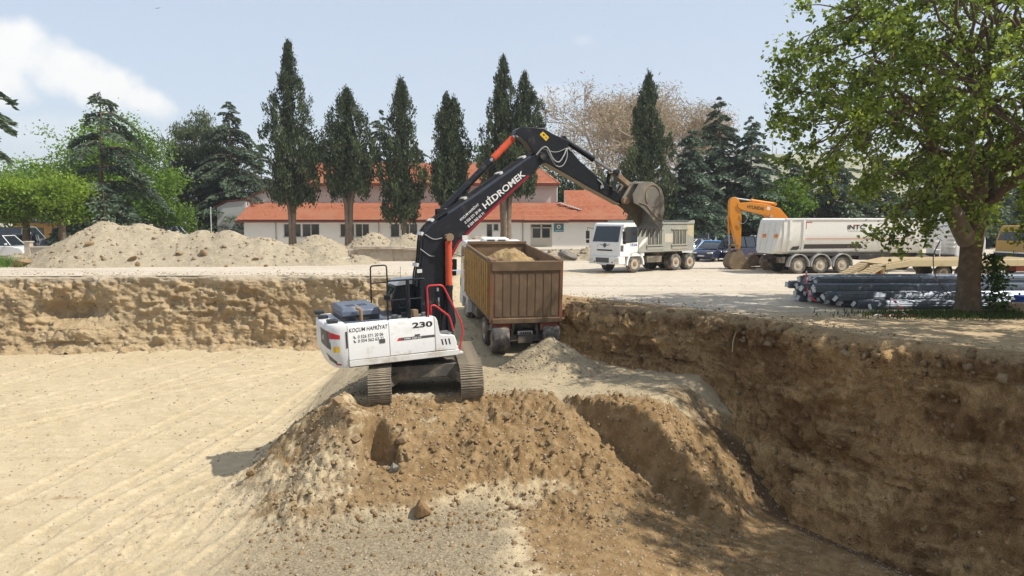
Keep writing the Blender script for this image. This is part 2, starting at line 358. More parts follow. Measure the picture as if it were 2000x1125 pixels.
def h_ground(x, y):
    x = np.asarray(x, float); y = np.asarray(y, float)
    z = h_base(x, y)
    on = np.clip((z - np.maximum(-4.1, -3.48 + np.minimum(0, (x + 1.0) * .085) + np.minimum(0, (2.4 - x) * .30) + np.minimum(0, (19.0 - y) * .10)) - .0) / .45, .16, 1) * np.clip((21.3 - y) / 1.2, .12, 1) * np.clip((x + 9.5) / 1.5, 0, 1)         # loose spoil is lumpier than the graded floor
    lump = fbm(P3(x, y, z, 1.5), 5, .6, s=5, ridge=True); fine = fbm(P3(x, y, z, 6.0), 3, .7, s=9)
    pp = P3(x, y, z, 1.0); crumb = .15 * np.clip(vnoise(pp * 4.3, 17) - .35, 0, 1) + .12 * np.clip(vnoise(pp * 8.5 + 3.3, 18) - .20, 0, 1) + .08 * np.clip(vnoise(pp * 17. + 1.7, 19) - .1, 0, 1)
    br = 1 + .55 * np.clip((x + 2.5) / 2, 0, 1) * np.clip((20.8 - y) / .5, 0, 1) * np.clip((4.5 - x) / 2, 0, 1)
    z = z + on * br * crumb * np.clip(.9 + 1.5 * fbm(pp * .7, 2, s=23), .15, 1.8) + on * (.15 * br * lump + .05 * fine) + (1 - on) * (.022 * fbm(P3(x, y, 0, .8), 3, .5, s=14) + .010 * fine)
    # scoop bitten out of the slope below the left track, open towards the pit
    nx_ = x + .18 * fbm(P3(x, y, z, 2.2), 3, s=44); mm = np.clip((.50 - np.abs(nx_ + 3.15)) / .12, 0, 1) * np.clip((18.62 - y + .15 * np.sin(x * 7)) / .10, 0, 1) * np.clip((y - 16.9) / 1.1, 0, 1)
    z = z * (1 - mm) + np.minimum(z, -2.92 + .10 * lump) * mm
    # excavator scrape ridges across the graded floor
    w = np.clip((-4.5 - x) / 3, 0, 1) * np.clip((-z - 3.6) / .3, 0, 1)
    z = z + w * .008 * np.sin((x * .80 + y * .60) * 7.5 + 2.2 * fbm(P3(x, y, 0, .5), 2, s=31))
    # crawler and tyre prints on the graded floor: (x, y) at the far end, (x, y) at the near end
    for (ax, ay, bx, by, wdt, per, dep) in TRACKS:
        L = math.hypot(bx - ax, by - ay); tx, ty = (bx - ax) / L, (by - ay) / L; sx = (x - ax) * tx + (y - ay) * ty
        d = (x - ax) * ty - (y - ay) * tx + .5 * np.sin(sx * .16 + ax); m_ = np.clip((wdt / 2 - np.abs(d)) / .06, 0, 1) * np.clip((-z - 3.3) / .25, 0, 1) * np.clip((sx + 1) / 1, 0, 1) * np.clip((L - sx) / 2, 0, 1)
        z = z + m_ * (-dep + .016 * np.sin(sx * 6.283 / per)) + dep * .8 * np.exp(-((np.abs(d) - wdt / 2 - .08) / .07) ** 2) * np.clip((-z - 3.3) / .25, 0, 1) * np.clip((sx + 1) / 1, 0, 1) * np.clip((L - sx) / 2, 0, 1)
    # small heap tipped behind the truck
    c = cone(x, y, 1.25, 24.75, 1.75, 1.12) * (1 + .10 * fbm(P3(x, y, 0, 2.5), 3, s=41))
    z = np.where(c > 0, np.maximum(z, plat(x, y) - .05 + c), z)
    z = z + .22 * np.clip((y - 39.6) / 2.2, 0, 1) ** 2 * np.clip((-7 - x) / 2, 0, 1)
    return z

nr, nc = 530, 640
yy = np.r_[2.6, 5.0, 8.0, 10.8 * (46.5 / 10.8) ** np.linspace(0, 1, nr - 3)]; uu = np.linspace(-.78, .72, nc)
Yg = np.repeat(yy, nc); Xg = np.tile(uu, nr) * Yg * 1.0
Xg = np.clip(Xg, -44, 22)
Zg = h_ground(Xg, Yg)
hb = h_base(Xg, Yg)
soil0 = .35 * fbm(P3(Xg, Yg, 0, .9), 4, .6, s=61)
rel = hb - np.maximum(-4.08, -3.48 + np.minimum(0, (Xg + 1.0) * .085) + np.minimum(0, (2.4 - Xg) * .30) + np.minimum(0, (19.0 - Yg) * .10))
soil = np.clip((rel - .0) / .40 + soil0, 0, 1) * np.clip((20.9 - Yg) / .8, 0, 1) * (.55 + .45 * np.clip((Xg + 3.9) / 3.0, 0, 1))
soil = np.maximum(soil, .58 * np.clip((rel - .1) / .5, 0, 1) * np.clip((-4.3 - Xg) / .5, 0, 1) * np.clip((28 - Yg) / 3, 0, 1))
soil = np.maximum(soil, np.clip((Xg - .6) / 2.0, 0, 1) * np.clip((20.3 - Yg - (Xg - 1) * .45) / .5, 0, 1))
soil = np.maximum(soil, .85 * np.clip((Xg + .9 + 2.5 * soil0) / 2.2, 0, 1) * np.clip((18.4 - Yg) / 1.0, 0, 1))
soil = np.maximum(soil, .5 * np.exp(-((Xg + 4.6) ** 2 + (Yg - 19.2) ** 2) / 1.2))
grey = np.clip((20.2 - Yg) / 2.5, 0, 1) * np.clip((Xg + 8.6 + 1.5 * soil0) / 4.5, 0, 1) * np.clip((1.8 - Xg) / 2.5, 0, 1) * (1 - np.clip(soil, 0, 1))
grey = np.maximum(grey, .55 * np.clip((hb + 3.2) / .8, 0, 1) * np.clip((30 - Yg) / 5, 0, 1) * np.clip((Yg - 19.5) / 1, 0, 1))
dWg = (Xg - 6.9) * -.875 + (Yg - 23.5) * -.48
soil = np.maximum(soil, 2.0 * np.clip((3.9 - dWg) / 1.6, 0, 1) * np.clip((22.5 - Yg) / 1.5, 0, 1) * np.clip((Xg - 2.2) / 1.2, 0, 1))  # foot of the right bank: damp ground and painted shade share this tone
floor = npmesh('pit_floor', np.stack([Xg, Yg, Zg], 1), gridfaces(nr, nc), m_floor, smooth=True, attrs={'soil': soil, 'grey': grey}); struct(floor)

# ------------------------------------------------------------------ pit rim and the yard sheet
RIM_R = [(-.2, 47), (.9, 40), (1.5, 34.5), (1.95, 31.2), (3.4, 29.3), (5.3, 27.2), (6.9, 24.9), (8.2, 22.5), (9.2, 20.3), (10.4, 18.8), (11.7, 17.4), (14.5, 15.2), (18, 12.5)]
RIM_L = [(-64, 35), (-45, 39.2), (-36, 40.8), (-27.8, 41.7), (-19.8, 42.3), (-11.3, 42.3), (-7.2, 42.2), (-5.0, 43.2), (-4.3, 47)]
def catmull(P, step):
    P = [np.array(p, float) for p in P]; P = [2 * P[0] - P[1]] + P + [2 * P[-1] - P[-2]]; out = []
    for i in range(1, len(P) - 2):
        n = max(2, int(np.hypot(*(P[i + 1] - P[i])) / step))
        for k in range(n):
            t = k / n; a, b, c, d = P[i - 1], P[i], P[i + 1], P[i + 2]
            out.append(.5 * (2 * b + (c - a) * t + (2 * a - 5 * b + 4 * c - d) * t * t + (3 * b - a - 3 * c + d) * t ** 3))
    out.append(P[-2]); return np.array(out)
cr = catmull(RIM_R, .6); cl_ = catmull(RIM_L, .8)
hole = [tuple(p) for p in cl_] + [tuple(p) for p in cr] + [(18, 3.0), (-64, 3.0)]
outer = [(-1600, -400), (1600, -400), (1600, 1600), (-1600, 1600)]
tri = tessellate_polygon([[Vector((*p, 0)) for p in outer], [Vector((*p, 0)) for p in hole]])
yard = MB().add([(*p, 0) for p in outer + hole], [t for t in tri]).build('ground', m_yard); struct(yard)

def wall_strip(name, path, step, prof, mat, vstep, disp, parent=None, seed=0, flip=1, dz=0.0, bottom=-4.6):
    """a dug face swept along the rim; prof(s01, x, y) -> list of (offset into the pit, z) from the yard edge down"""
    C = catmull(path, step); T = np.gradient(C, axis=0); T /= np.hypot(T[:, 0], T[:, 1])[:, None]
    Nn = np.stack([T[:, 1], -T[:, 0]], 1) * flip
    for _ in range(60): Nn[1:-1] = (Nn[:-2] + Nn[1:-1] * 2 + Nn[2:]) / 4
    Nn /= np.hypot(Nn[:, 0], Nn[:, 1])[:, None]
    rows = []
    for i, (c, n) in enumerate(zip(C, Nn)):
        pr = np.array(prof(c[0], c[1]), float); L = np.r_[0, np.cumsum(np.hypot(*np.diff(pr, axis=0).T))]
        t = np.linspace(0, 1, vstep) * L[-1]; o = np.interp(t, L, pr[:, 0]); z = np.interp(t, L, pr[:, 1])
        rows.append(np.stack([c[0] + n[0] * o, c[1] + n[1] * o, z], 1))
    V = np.array(rows); nrow, ncol = V.shape[:2]
    du = np.gradient(V, axis=0); dv = np.gradient(V, axis=1); nm = np.cross(du, dv); nm /= np.linalg.norm(nm, axis=2)[..., None] + 1e-9
    q = V.reshape(-1, 3); nmf = nm.reshape(-1, 3)
    if (nmf[:, 2].mean()) < 0: nmf = -nmf
    amp = np.clip((-q[:, 2] + .03) / .35, 0, 1)
    d = disp(q, seed)
    q2 = q + nmf * (d * amp)[:, None]
    q2[:, 2] = np.minimum(q2[:, 2], .02 + .03 * np.clip(vnoise(q * 3.0, 5), 0, 1))
    o = npmesh(name, q2, gridfaces(nrow, ncol), mat, parent, smooth=True); struct(o); o_pts[name] = q2; return o
o_pts = {}

def wall_mat(name, dark, mid, ochre, pale, palth, vert=True, bumpd=.06, sc=1.0, strat=1.0, lipc=(.44, .365, .26), lipz=-.55):
    m, nt, b = nodes_of(name); c = coords(nt)
    mp = N(nt, 'ShaderNodeMapping'); mp.inputs['Scale'].default_value = (1.6, 1.6, .35) if vert else (.8, .8, 1.0); nt.links.new(c, mp.inputs[0])
    nb = noise(nt, c, .38 * sc, 3, .6, .6); ns = noise(nt, mp.outputs[0], 2.0 * sc, 5, .65); nf = noise(nt, c, 6 * sc, 5, .65); ng = noise(nt, c, 24 * sc, 2, .6)
    ml = N(nt, 'ShaderNodeMapping'); ml.inputs['Scale'].default_value = (.22, .22, 1.2); ml.inputs['Rotation'].default_value = (.10, .05, 0); nt.links.new(c, ml.inputs[0])
    nl = noise(nt, ml.outputs[0], 1.0, 5, .6, .4)
    col = mixc(nt, mrange(nt, nb, .38, .62), dark, mid)
    col = mixc(nt, mth(nt, 'MULTIPLY', mrange(nt, nl, .47, .62), strat), col, ochre)
    col = mixc(nt, mth(nt, 'MULTIPLY', mrange(nt, ns, .50, .66), .65), col, tuple(x * .62 for x in mid))
    col = mixc(nt, mth(nt, 'MULTIPLY', mrange(nt, ns, .30, .44, 1, 0), .45), col, ochre)
    col = mixc(nt, mth(nt, 'MULTIPLY', mrange(nt, ng, .5, .66), .4), col, tuple(x * .7 for x in dark))
    col = mixc(nt, mth(nt, 'MULTIPLY', mrange(nt, nf, palth, palth + .14), .8), col, pale)
    sx = N(nt, 'ShaderNodeSeparateXYZ'); nt.links.new(c, sx.inputs[0])      # pale yard dust lying on the lip
    lip = mrange(nt, mth(nt, 'ADD', sx.outputs[2], mth(nt, 'MULTIPLY', mth(nt, 'SUBTRACT', nf, .5), .8)), lipz, lipz + .5)
    col = mixc(nt, lip, col, lipc)
    nt.links.new(col, b.inputs['Base Color']); b.inputs['Roughness'].default_value = .97; b.inputs['Specular IOR Level'].default_value = .06
    bump(nt, b, mth(nt, 'ADD', mth(nt, 'ADD', mth(nt, 'MULTIPLY', ns, .8), mth(nt, 'MULTIPLY', nf, .7)), mth(nt, 'MULTIPLY', ng, .3)), 1.0, bumpd)
    return m
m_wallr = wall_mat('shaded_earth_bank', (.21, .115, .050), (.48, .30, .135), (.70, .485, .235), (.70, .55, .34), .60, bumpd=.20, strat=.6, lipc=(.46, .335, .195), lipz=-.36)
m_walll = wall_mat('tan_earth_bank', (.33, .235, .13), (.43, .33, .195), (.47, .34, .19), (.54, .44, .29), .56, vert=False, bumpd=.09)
def prof_r(x, y):
    far = float(np.clip((28.5 - abs(y - 28.5) * 1.0 - 23.5) / 4.0, 0, 1))          # slumped shoulder opposite the truck
    base = float(h_ground(np.array([x - 1.6]), np.array([y - 1.0]))[0])
    sh = 1.7 * far + .30; zs = -.42 * far - .10; bot = min(-.3, base - .5)
    return [(-.16, .012), (-.05, .010), (sh * .6, zs * .45), (sh, zs), (sh + .12, zs - .3), (sh + .15 + (zs - bot) * .62 * .20, zs + (bot - zs) * .62), (sh + .3 + (zs - bot) * .62 * .20 + (zs - bot) * .26, bot - .1)]
def disp_r(q, s):
    big = fbm(q * .55, 3, .5, s=50 + s); med = fbm(q * np.array([1.9, 1.9, .9]), 4, .55, s=60 + s, ridge=True); fine = fbm(q * 7.0, 3, .6, s=70 + s)
    lipc = np.exp(-((q[:, 2] + .35) / .40) ** 2) * .30 * fbm(q * 2.4, 4, .62, s=75 + s, ridge=True)
    gr = .15 * fbm(np.stack([(q[:, 0] - q[:, 1]) * 3.4 + q[:, 2] * 1.3, q[:, 2] * .5, q[:, 0] * .2], 1), 4, .6, s=78, ridge=True)     # slanting bucket-tooth grooves
    gr = gr + .13 * fbm(np.stack([(q[:, 0] - q[:, 1]) * 4.2, q[:, 2] * .35, q[:, 0] * .3], 1), 3, .6, s=79, ridge=True) * np.clip(.5 + 1.5 * fbm(q * .5, 2, s=83), 0, 1.3)
    chunk = .42 * np.clip(vnoise(q * 2.0, 87) - .15, 0, 1) + .26 * np.clip(vnoise(q * 4.7, 88) - .15, 0, 1) + .12 * np.clip(vnoise(q * 11., 89) - .1, 0, 1)
    return .30 * big + .15 * med + .10 * fine + lipc + gr + chunk - .05
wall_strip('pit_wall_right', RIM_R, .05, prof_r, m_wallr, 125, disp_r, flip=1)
def prof_l(x, y):
    return [(-.2, .012), (-.06, .010), (.10, -.12), (.28, -.9), (.40, -2.0), (.62, -3.0), (1.0, -3.7), (1.8, -4.25)]
def disp_l(q, s):
    big = fbm(q * .45, 3, .5, s=80); med = fbm(q * np.array([1.5, 1.5, 1.9]), 5, .62, s=90, ridge=True); fine = fbm(q * 5.5, 3, .65, s=95)
    bl = np.exp(-(((q[:, 0] + 23.5) / 1.7) ** 2 + ((q[:, 2] + 3.2) / .7) ** 2)) * .8 - np.exp(-(((q[:, 0] + 24.0) / 1.6) ** 2 + ((q[:, 2] + 1.9) / .55) ** 2)) * .9
    chunk = .45 * np.clip(vnoise(q * np.array([1.3, 1.3, 1.7]), 97) - .1, 0, 1) + .25 * np.clip(vnoise(q * np.array([3.1, 3.1, 3.6]), 98) - .15, 0, 1)
    mod = .45 + 1.3 * np.clip(fbm(q * np.array([.28, .28, .7]), 3, .55, s=99) + .25, 0, 1)
    return .42 * big + (.30 * med + chunk) * mod + .13 * fine + bl - .1
wall_strip('pit_wall_far', RIM_L, .085, prof_l, m_walll, 104, disp_l, flip=1)
near_bank = MB().add([(-64, 3.0, .01), (18, 3.0, .01), (18, 4.6, -5), (-64, 4.6, -5)], [(0, 1, 2, 3)]).build('pit_wall_near', m_walll); struct(near_bank)

# ------------------------------------------------------------------ loose stones
def stone_cloud(name, X, Y, Zf, size, mat, parent=None, flat=.65, seed=1):
    """many small angular stones in one mesh (too many to count)"""
    r = np.random.default_rng(seed); n = len(X)
    base = np.array([[-1, -1, -1], [1, -1, -1], [1, 1, -1], [-1, 1, -1], [-1, -1, 1], [1, -1, 1], [1, 1, 1], [-1, 1, 1]], float) * .5
    fq = np.array([[3, 2, 1, 0], [4, 5, 6, 7], [0, 1, 5, 4], [1, 2, 6, 5], [2, 3, 7, 6], [3, 0, 4, 7]])
    V = base[None] * (1 + .45 * (r.random((n, 8, 3)) - .5)); V[:, 4:, :2] *= .72
    sc = size[:, None] * np.stack([r.uniform(.7, 1.35, n), r.uniform(.7, 1.2, n), r.uniform(.5, .95, n) * flat / .65], 1)
    V = V * sc[:, None, :]
    a = r.uniform(0, 6.283, n); t = r.normal(0, .35, n); ca, sa, ct, st = np.cos(a), np.sin(a), np.cos(t), np.sin(t)
    x = V[..., 0]; y = V[..., 1] * ct[:, None] - V[..., 2] * st[:, None]; z = V[..., 1] * st[:, None] + V[..., 2] * ct[:, None]
    V = np.stack([x * ca[:, None] - y * sa[:, None], x * sa[:, None] + y * ca[:, None], z], 2)
    V += np.stack([X, Y, Zf + size * .02], 1)[:, None, :]
    F = (fq[None] + (np.arange(n) * 8)[:, None, None]).reshape(-1, 4)
    tone = np.repeat(r.random(n), 8)
    o = npmesh(name, V.reshape(-1, 3), F, mat, parent, attrs={'tone': tone}); o['kind'] = 'stuff'; return o
def stone_mat(name, a, b_, c_=None):
    m, nt, b = nodes_of(name); at = N(nt, 'ShaderNodeAttribute'); at.attribute_name = 'tone'; c = coords(nt)
    col = mixc(nt, at.outputs['Fac'], a, b_)
    if c_: col = mixc(nt, mrange(nt, noise(nt, c, .5, 4), .45, .6), col, c_)
    col = mixc(nt, mth(nt, 'MULTIPLY', noise(nt, c, 14, 4), .5), col, tuple(x * .7 for x in a))
    nt.links.new(col, b.inputs['Base Color']); b.inputs['Roughness'].default_value = .95; b.inputs['Specular IOR Level'].default_value = .1
    bump(nt, b, noise(nt, c, 25, 4), .6, .02); return m
m_grav = stone_mat('gravel_stone', (.28, .21, .13), (.48, .40, .29))
m_clod = stone_mat('soil_clod', (.19, .125, .062), (.36, .265, .155))
m_rock = stone_mat('brown_rock', (.24, .155, .08), (.34, .245, .145))
def sizes(r, n, lo, hi, k=2.2): return lo + (hi - lo) * r.random(n) ** k
r1 = np.random.default_rng(5)
n = 27000; Yr = 10.8 + 30.5 * r1.random(n) ** 1.9; Xr = (r1.random(n) * 1.32 - .72) * Yr; k = (Xr < 9.5 - (Yr - 17) * .55) & (Yr < 41) & (Xr > -33) & ((Xr > -5) | (r1.random(n) < .45)); Xr, Yr = Xr[k], Yr[k]
Zr = h_ground(Xr, Yr); stone_cloud('gravel', Xr, Yr, Zr, sizes(r1, len(Xr), .012, .055, 4) * (.6 + Yr / 30), m_grav, seed=2)
n = 20000; Xr = r1.uniform(-5.5, 7.5, n); Yr = r1.uniform(11.0, 21.3, n); hb = h_base(Xr, Yr); k = (hb > -4.02) & (r1.random(n) < np.where(Yr < 15.5, .35, 1)) & (r1.random(n) < .25 + .9 * np.clip((20.2 - Yr) / 1.5, 0, 1)); Xr, Yr = Xr[k], Yr[k]
stone_cloud('loose_clods', Xr, Yr, h_ground(Xr, Yr), sizes(r1, len(Xr), .012, .11, 7), m_clod, seed=3)
n = 1500; Xr = r1.uniform(-7.8, -4.0, n); Yr = r1.uniform(17.0, 27, n); hb = h_base(Xr, Yr); k = hb > -4.06; Xr, Yr = Xr[k], Yr[k]
stone_cloud('flank_gravel', Xr, Yr, h_ground(Xr, Yr), sizes(r1, len(Xr), .015, .075, 3.5), m_grav, seed=4)
a_ = r1.uniform(0, 6.28, 700); d_ = 1.75 * np.sqrt(r1.random(700)); Xr = 1.25 + d_ * np.cos(a_); Yr = 24.75 + d_ * np.sin(a_)
stone_cloud('heap_gravel', Xr, Yr, h_ground(Xr, Yr), sizes(r1, 700, .02, .09, 3), m_grav, seed=6)

for nm, cnt, mt, sd_, hi_ in (('pit_wall_right', 2600, m_clod, 21, .13), ('pit_wall_far', 1500, m_grav, 22, .20)):
    q_ = o_pts[nm]; q_ = q_[(q_[:, 2] < -.1)]; q_ = q_[r1.integers(0, len(q_), cnt)]
    if nm == 'pit_wall_right':
        lq = o_pts[nm]; lq = lq[(lq[:, 2] < -.02) & (lq[:, 2] > -.7)]; lq = lq[r1.integers(0, len(lq), 1500)]; stone_cloud('rim_clods', lq[:, 0], lq[:, 1], lq[:, 2], sizes(r1, 1500, .03, .24, 3), m_clod, seed=31)
    stone_cloud('embedded_stones', q_[:, 0], q_[:, 1], q_[:, 2], sizes(r1, cnt, .02, hi_, 4), mt, seed=sd_)
def rock(name, loc, s, mat, label=None, group=None, seed=0, rot=None, par=None, cat='rock', squash=(1, 1, 1)):
    """one boulder: icosphere knocked into facets"""
    import bmesh
    bm = bmesh.new(); bmesh.ops.create_icosphere(bm, subdivisions=2 if s > .5 else 1, radius=.5)
    r = random.Random(seed); planes = [(Vector((r.gauss(0, 1), r.gauss(0, 1), r.gauss(0, .8))).normalized(), r.uniform(.20, .38)) for _ in range(10)]
    for v_ in bm.verts:
        for nrm, d in planes:
            e = v_.co.dot(nrm) - d
            if e > 0: v_.co -= nrm * e
        v_.co *= 1 + r.uniform(-.03, .03)
        v_.co = Vector((v_.co.x * s * squash[0], v_.co.y * s * squash[1], v_.co.z * s * squash[2]))
    me = bpy.data.meshes.new(name); bm.to_mesh(me); bm.free()
    at = me.attributes.new('tone', 'FLOAT', 'POINT'); tv = r.random(); at.data.foreach_set('value', [tv] * len(me.vertices))
    o = link(name, me, mat, par); o.location = loc; o.rotation_euler = rot or (r.uniform(-.5, .5), r.uniform(-.5, .5), r.uniform(0, 6))
    if label: tag(o, label, cat, group)
    return o
def gz(x, y): return float(h_ground(np.array([x]), np.array([y]))[0])
# ------------------------------------------------------------------ shared machine materials
m_white = M('white_paint', (.74, .73, .70), .42, dirt=(.50, .44, .345), amt=.27, dsc=2.6, var=.05)
m_white_d = M('dusty_white_paint', (.66, .645, .60), .5, dirt=(.42, .35, .26), amt=.34, dsc=1.3, var=.05)
m_black = M('black_paint', (.014, .015, .019), .38, dirt=(.085, .072, .055), amt=.16, dsc=2.4, var=.1, spec=.3)
m_blackm = M('black_steel', (.024, .024, .026), .5, dirt=(.13, .11, .08), amt=.25, dsc=3)
m_rubber = M('tyre_rubber', (.075, .07, .064), .85, dirt=(.27, .225, .165), amt=.55, dsc=3.5, bmp=.4, bsc=25)
m_red = M('red_paint', (.52, .035, .035), .4, dirt=(.35, .22, .16), amt=.08)
m_redline = M('dark_red_stripe', (.24, .012, .022), .4)
m_sleeve = M('orange_red_sleeve', (.56, .085, .035), .8, var=.22, vsc=4, dirt=(.35, .13, .07), amt=.25, bmp=.6, bsc=12)
m_hood = M('blue_grey_hood', (.105, .125, .165), .35, dirt=(.40, .36, .30), amt=.2, dsc=2.5)
m_deck = M('grey_deck_plate', (.16, .16, .16), .55, dirt=(.38, .33, .26), amt=.35, dsc=3, bmp=.3, bsc=60)
m_chrome = M('chrome_rod', (.55, .55, .56), .2, 1.0, var=.05)
m_steel = M('worn_bucket_steel', (.19, .172, .142), .6, .1, dirt=(.34, .285, .20), amt=.45, dsc=1.8, bmp=.35, bsc=16)
m_track = M('dusty_track_steel', (.26, .215, .155), .6, .15, dirt=(.42, .345, .24), amt=.6, dsc=4.5, bmp=.3, bsc=30)
m_yellow = M('yellow_sticker', (.70, .44, .03), .5)
m_greydecal = M('grey_decal', (.085, .08, .078), .45)
m_dark = M('dark_lettering', (.03, .027, .025), .6)
m_wtext = M('white_lettering', (.72, .70, .66), .6)
m_hose = M('grey_hose', (.30, .30, .28), .6)
m_rust = M('rusty_pipe', (.26, .17, .10), .8, dirt=(.36, .28, .19), amt=.3)
def glassy(name, col, rough=.06, alpha=None):
    m, nt, b = nodes_of(name); b.inputs['Base Color'].default_value = (*col, 1); b.inputs['Roughness'].default_value = rough
    b.inputs['Specular IOR Level'].default_value = .7
    if alpha is not None:
        b.inputs['Transmission Weight'].default_value = 0; b.inputs['Alpha'].default_value = alpha
    return m
m_glass = glassy('dark_glass', (.018, .024, .028))
m_glass_t = glassy('tinted_glass', (.03, .045, .05), .05, .62)
m_amber = M('amber_reflector', (.75, .22, .02), .35)
m_tail = M('red_tail_lamp', (.42, .05, .03), .35)

def text_fit(name, body, mat, parent, origin, right, up, width, height, bold=.0, shear=0.0, ext=.002):
    """lettering mesh scaled to the box it fills on the thing"""
    o = text(name, body, mat, parent, Matrix.Identity(4), 1.0, .01, bold, shear)
    me = o.data; co = np.zeros(len(me.vertices) * 3, np.float32); me.vertices.foreach_get('co', co); co = co.reshape(-1, 3)
    lo = co.min(0); hi = co.max(0); co -= lo; co[:, 0] *= width / (hi[0] - lo[0]); co[:, 1] *= height / (hi[1] - lo[1]); co[:, 2] *= ext / max(1e-6, hi[2] - lo[2])
    A = np.array(face_M(origin, right, up)); co = co @ A[:3, :3].T + A[:3, 3]
    me.vertices.foreach_set('co', co.astype(np.float32).ravel()); me.update(); return o
def spline(pts, n=6):
    P = [Vector(p) for p in pts]; P = [P[0] * 2 - P[1]] + P + [P[-1] * 2 - P[-2]]; out = []
    for i in range(1, len(P) - 2):
        for k in range(n):
            t = k / n; a, b, c, d = P[i - 1], P[i], P[i + 1], P[i + 2]
            out.append(.5 * (2 * b + (c - a) * t + (2 * a - 5 * b + 4 * c - d) * t * t + (3 * b - a - 3 * c + d) * t ** 3))
    out.append(P[-2]); return out
def ram(parent, name, a, b, rb, rr, frac, m_b, sleeve=None, label=None):
    """hydraulic cylinder: barrel with collars, chrome rod, end eyes; sleeve = (from, to, radius) in fractions of the length"""
    a = Vector(a); b = Vector(b); d = b - a; q = a + d * frac
    mb = MB().cyl(a, q, rb, n=16).cyl(a + d * (frac - .035), a + d * (frac + .01), rb * 1.14, n=16).cyl(a - Vector((0, rb * 1.5, 0)), a + Vector((0, rb * 1.5, 0)), rb * .95, n=12)
    o = mb.build(name, m_b, parent, smooth=35)
    MB().cyl(q, b, rr, n=12).cyl(b - Vector((0, rb * 1.4, 0)), b + Vector((0, rb * 1.4, 0)), rr * 1.5, n=12).build('rod', m_chrome, o, smooth=35)
    if sleeve:
        s0, s1, r = sleeve; K = 15; r_ = random.Random(3)
        pts = [a + d * (s0 + (s1 - s0) * k / (K - 1)) for k in range(K)]
        MB().tube(pts, [r * (1 + (.13 if k % 2 else -.05) * r_.uniform(.3, 1.2)) for k in range(K)], 12).build('sleeve', m_sleeve, o, smooth=60)
    return o

# ------------------------------------------------------------------ tracked undercarriage (shared by both excavators)
def track_path(L, R, n):
    """n stations round the stadium: (x, z, tangent angle)"""
    per = 2 * L + 2 * math.pi * R; out = []
    for k in range(n):
        s = per * k / n
        if s < L: out.append((-L / 2 + s, 0.0, 0.0))
        elif s < L + math.pi * R:
            t = (s - L) / R; out.append((L / 2 + R * math.sin(t), R - R * math.cos(t), t))
        elif s < 2 * L + math.pi * R:
            q = s - L - math.pi * R; out.append((L / 2 - q, 2 * R, math.pi))
        else:
            t = (s - 2 * L - math.pi * R) / R; out.append((-L / 2 - R * math.sin(t), R + R * math.cos(t), math.pi + t))
    return out
def crawler(root, T, gauge, shoe, L, R, n, mat, mat_in):
    sm = MB().box(-.088, .088, -shoe / 2, shoe / 2, 0, .03)
    for gx in (-.07, -.005, .06): sm.box(gx - .012, gx + .012, -shoe / 2, shoe / 2, -.032, 0.002)
    shoe0 = sm.build('track_shoe', mat); me = shoe0.data; bpy.data.objects.remove(shoe0)
    tracks = []
    for s in (-1, 1):
        y = s * gauge / 2
        fr = MB()
        prof = [(x, z + .0) for x, z, _ in track_path(L, R - .09, 36)]
        fr.prism([(x, z + .09) for x, z in prof], y - .16, y + .16)            # chain and frame filling the loop
        fr.box(-L / 2 + .35, L / 2 - .35, y - .2, y + .2, .18, R * 1.5)
        tr = fr.build('track', mat_in, root); tr.data.transform(T)
        for cx, nm in ((-L / 2, 'sprocket'), (L / 2, 'idler')):
            o = MB().lathe([(.05, -.21), (R * .55, -.21), (R * .82, -.17), (R * .86, -.12), (R * .86, .12), (R * .82, .17), (R * .55, .21), (.05, .21)], (cx, y, R), (0, 1, 0), 20).build(nm, mat, tr, smooth=35); o.data.transform(T)
        for k in range(7):
            o = MB().cyl((-L / 2 + .35 + k * (L - .7) / 6, y - .22, .19), (-L / 2 + .35 + k * (L - .7) / 6, y + .22, .19), .10, n=12).build('roller', mat_in, tr, smooth=35); o.data.transform(T)
        for x, z, a in track_path(L, R, n):
            o = bpy.data.objects.new('track_shoe', me); COL.objects.link(o); o.parent = tr
            o.matrix_local = T @ Matrix.Translation((x, y, z)) @ Matrix.Rotation(-a, 4, 'Y') 
        tracks.append(tr)
    return tracks

# ------------------------------------------------------------------ the white and black excavator
EX = empty('excavator', (-2.70, 21.75, -1.705), rot=(0, rad(-2.5), rad(22)))
tag(EX, 'white and black tracked excavator on the earth mound, boom raised over the brown truck', 'excavator')
TU = Matrix.Translation((.2, -.07, -.03)) @ Matrix.Rotation(rad(75.7), 4, 'Z')
crawler(EX, TU, 2.39, .6, 3.42, .455, 50, m_track, m_blackm)
cb = MB().box(-1.1, 1.1, -.95, .95, .50, .86).box(-.75, .75, -1.05, 1.05, .42, .8)
for sx in (-1, 1):
    for sy in (-1, 1): cb.bar((sx * .55, sy * .55, .68), (sx * 1.25, sy * 1.15, .45), .42, .28)
o = cb.build('car_body', M('dusty_under_frame', (.10, .09, .075), .7, dirt=(.30, .24, .165), amt=.5), EX, bevel=.02); o.data.transform(TU)
MB().cyl((0, 0, .84), (0, 0, 1.02), .66, n=32).build('slew_ring', m_blackm, EX, smooth=35)
MB().box(-2.12, .82, -1.22, 1.25, 1.0, 1.16).box(.3, 1.1, -.45, .45, 1.0, 1.3).build('swing_deck', m_blackm, EX, bevel=.02)
MB().box(-2.13, -.1, -1.27, 1.27, 1.16, 2.10).box(-.1, .2, -1.27, -.5, 1.16, 2.10).build('engine_house', m_blackm, EX)

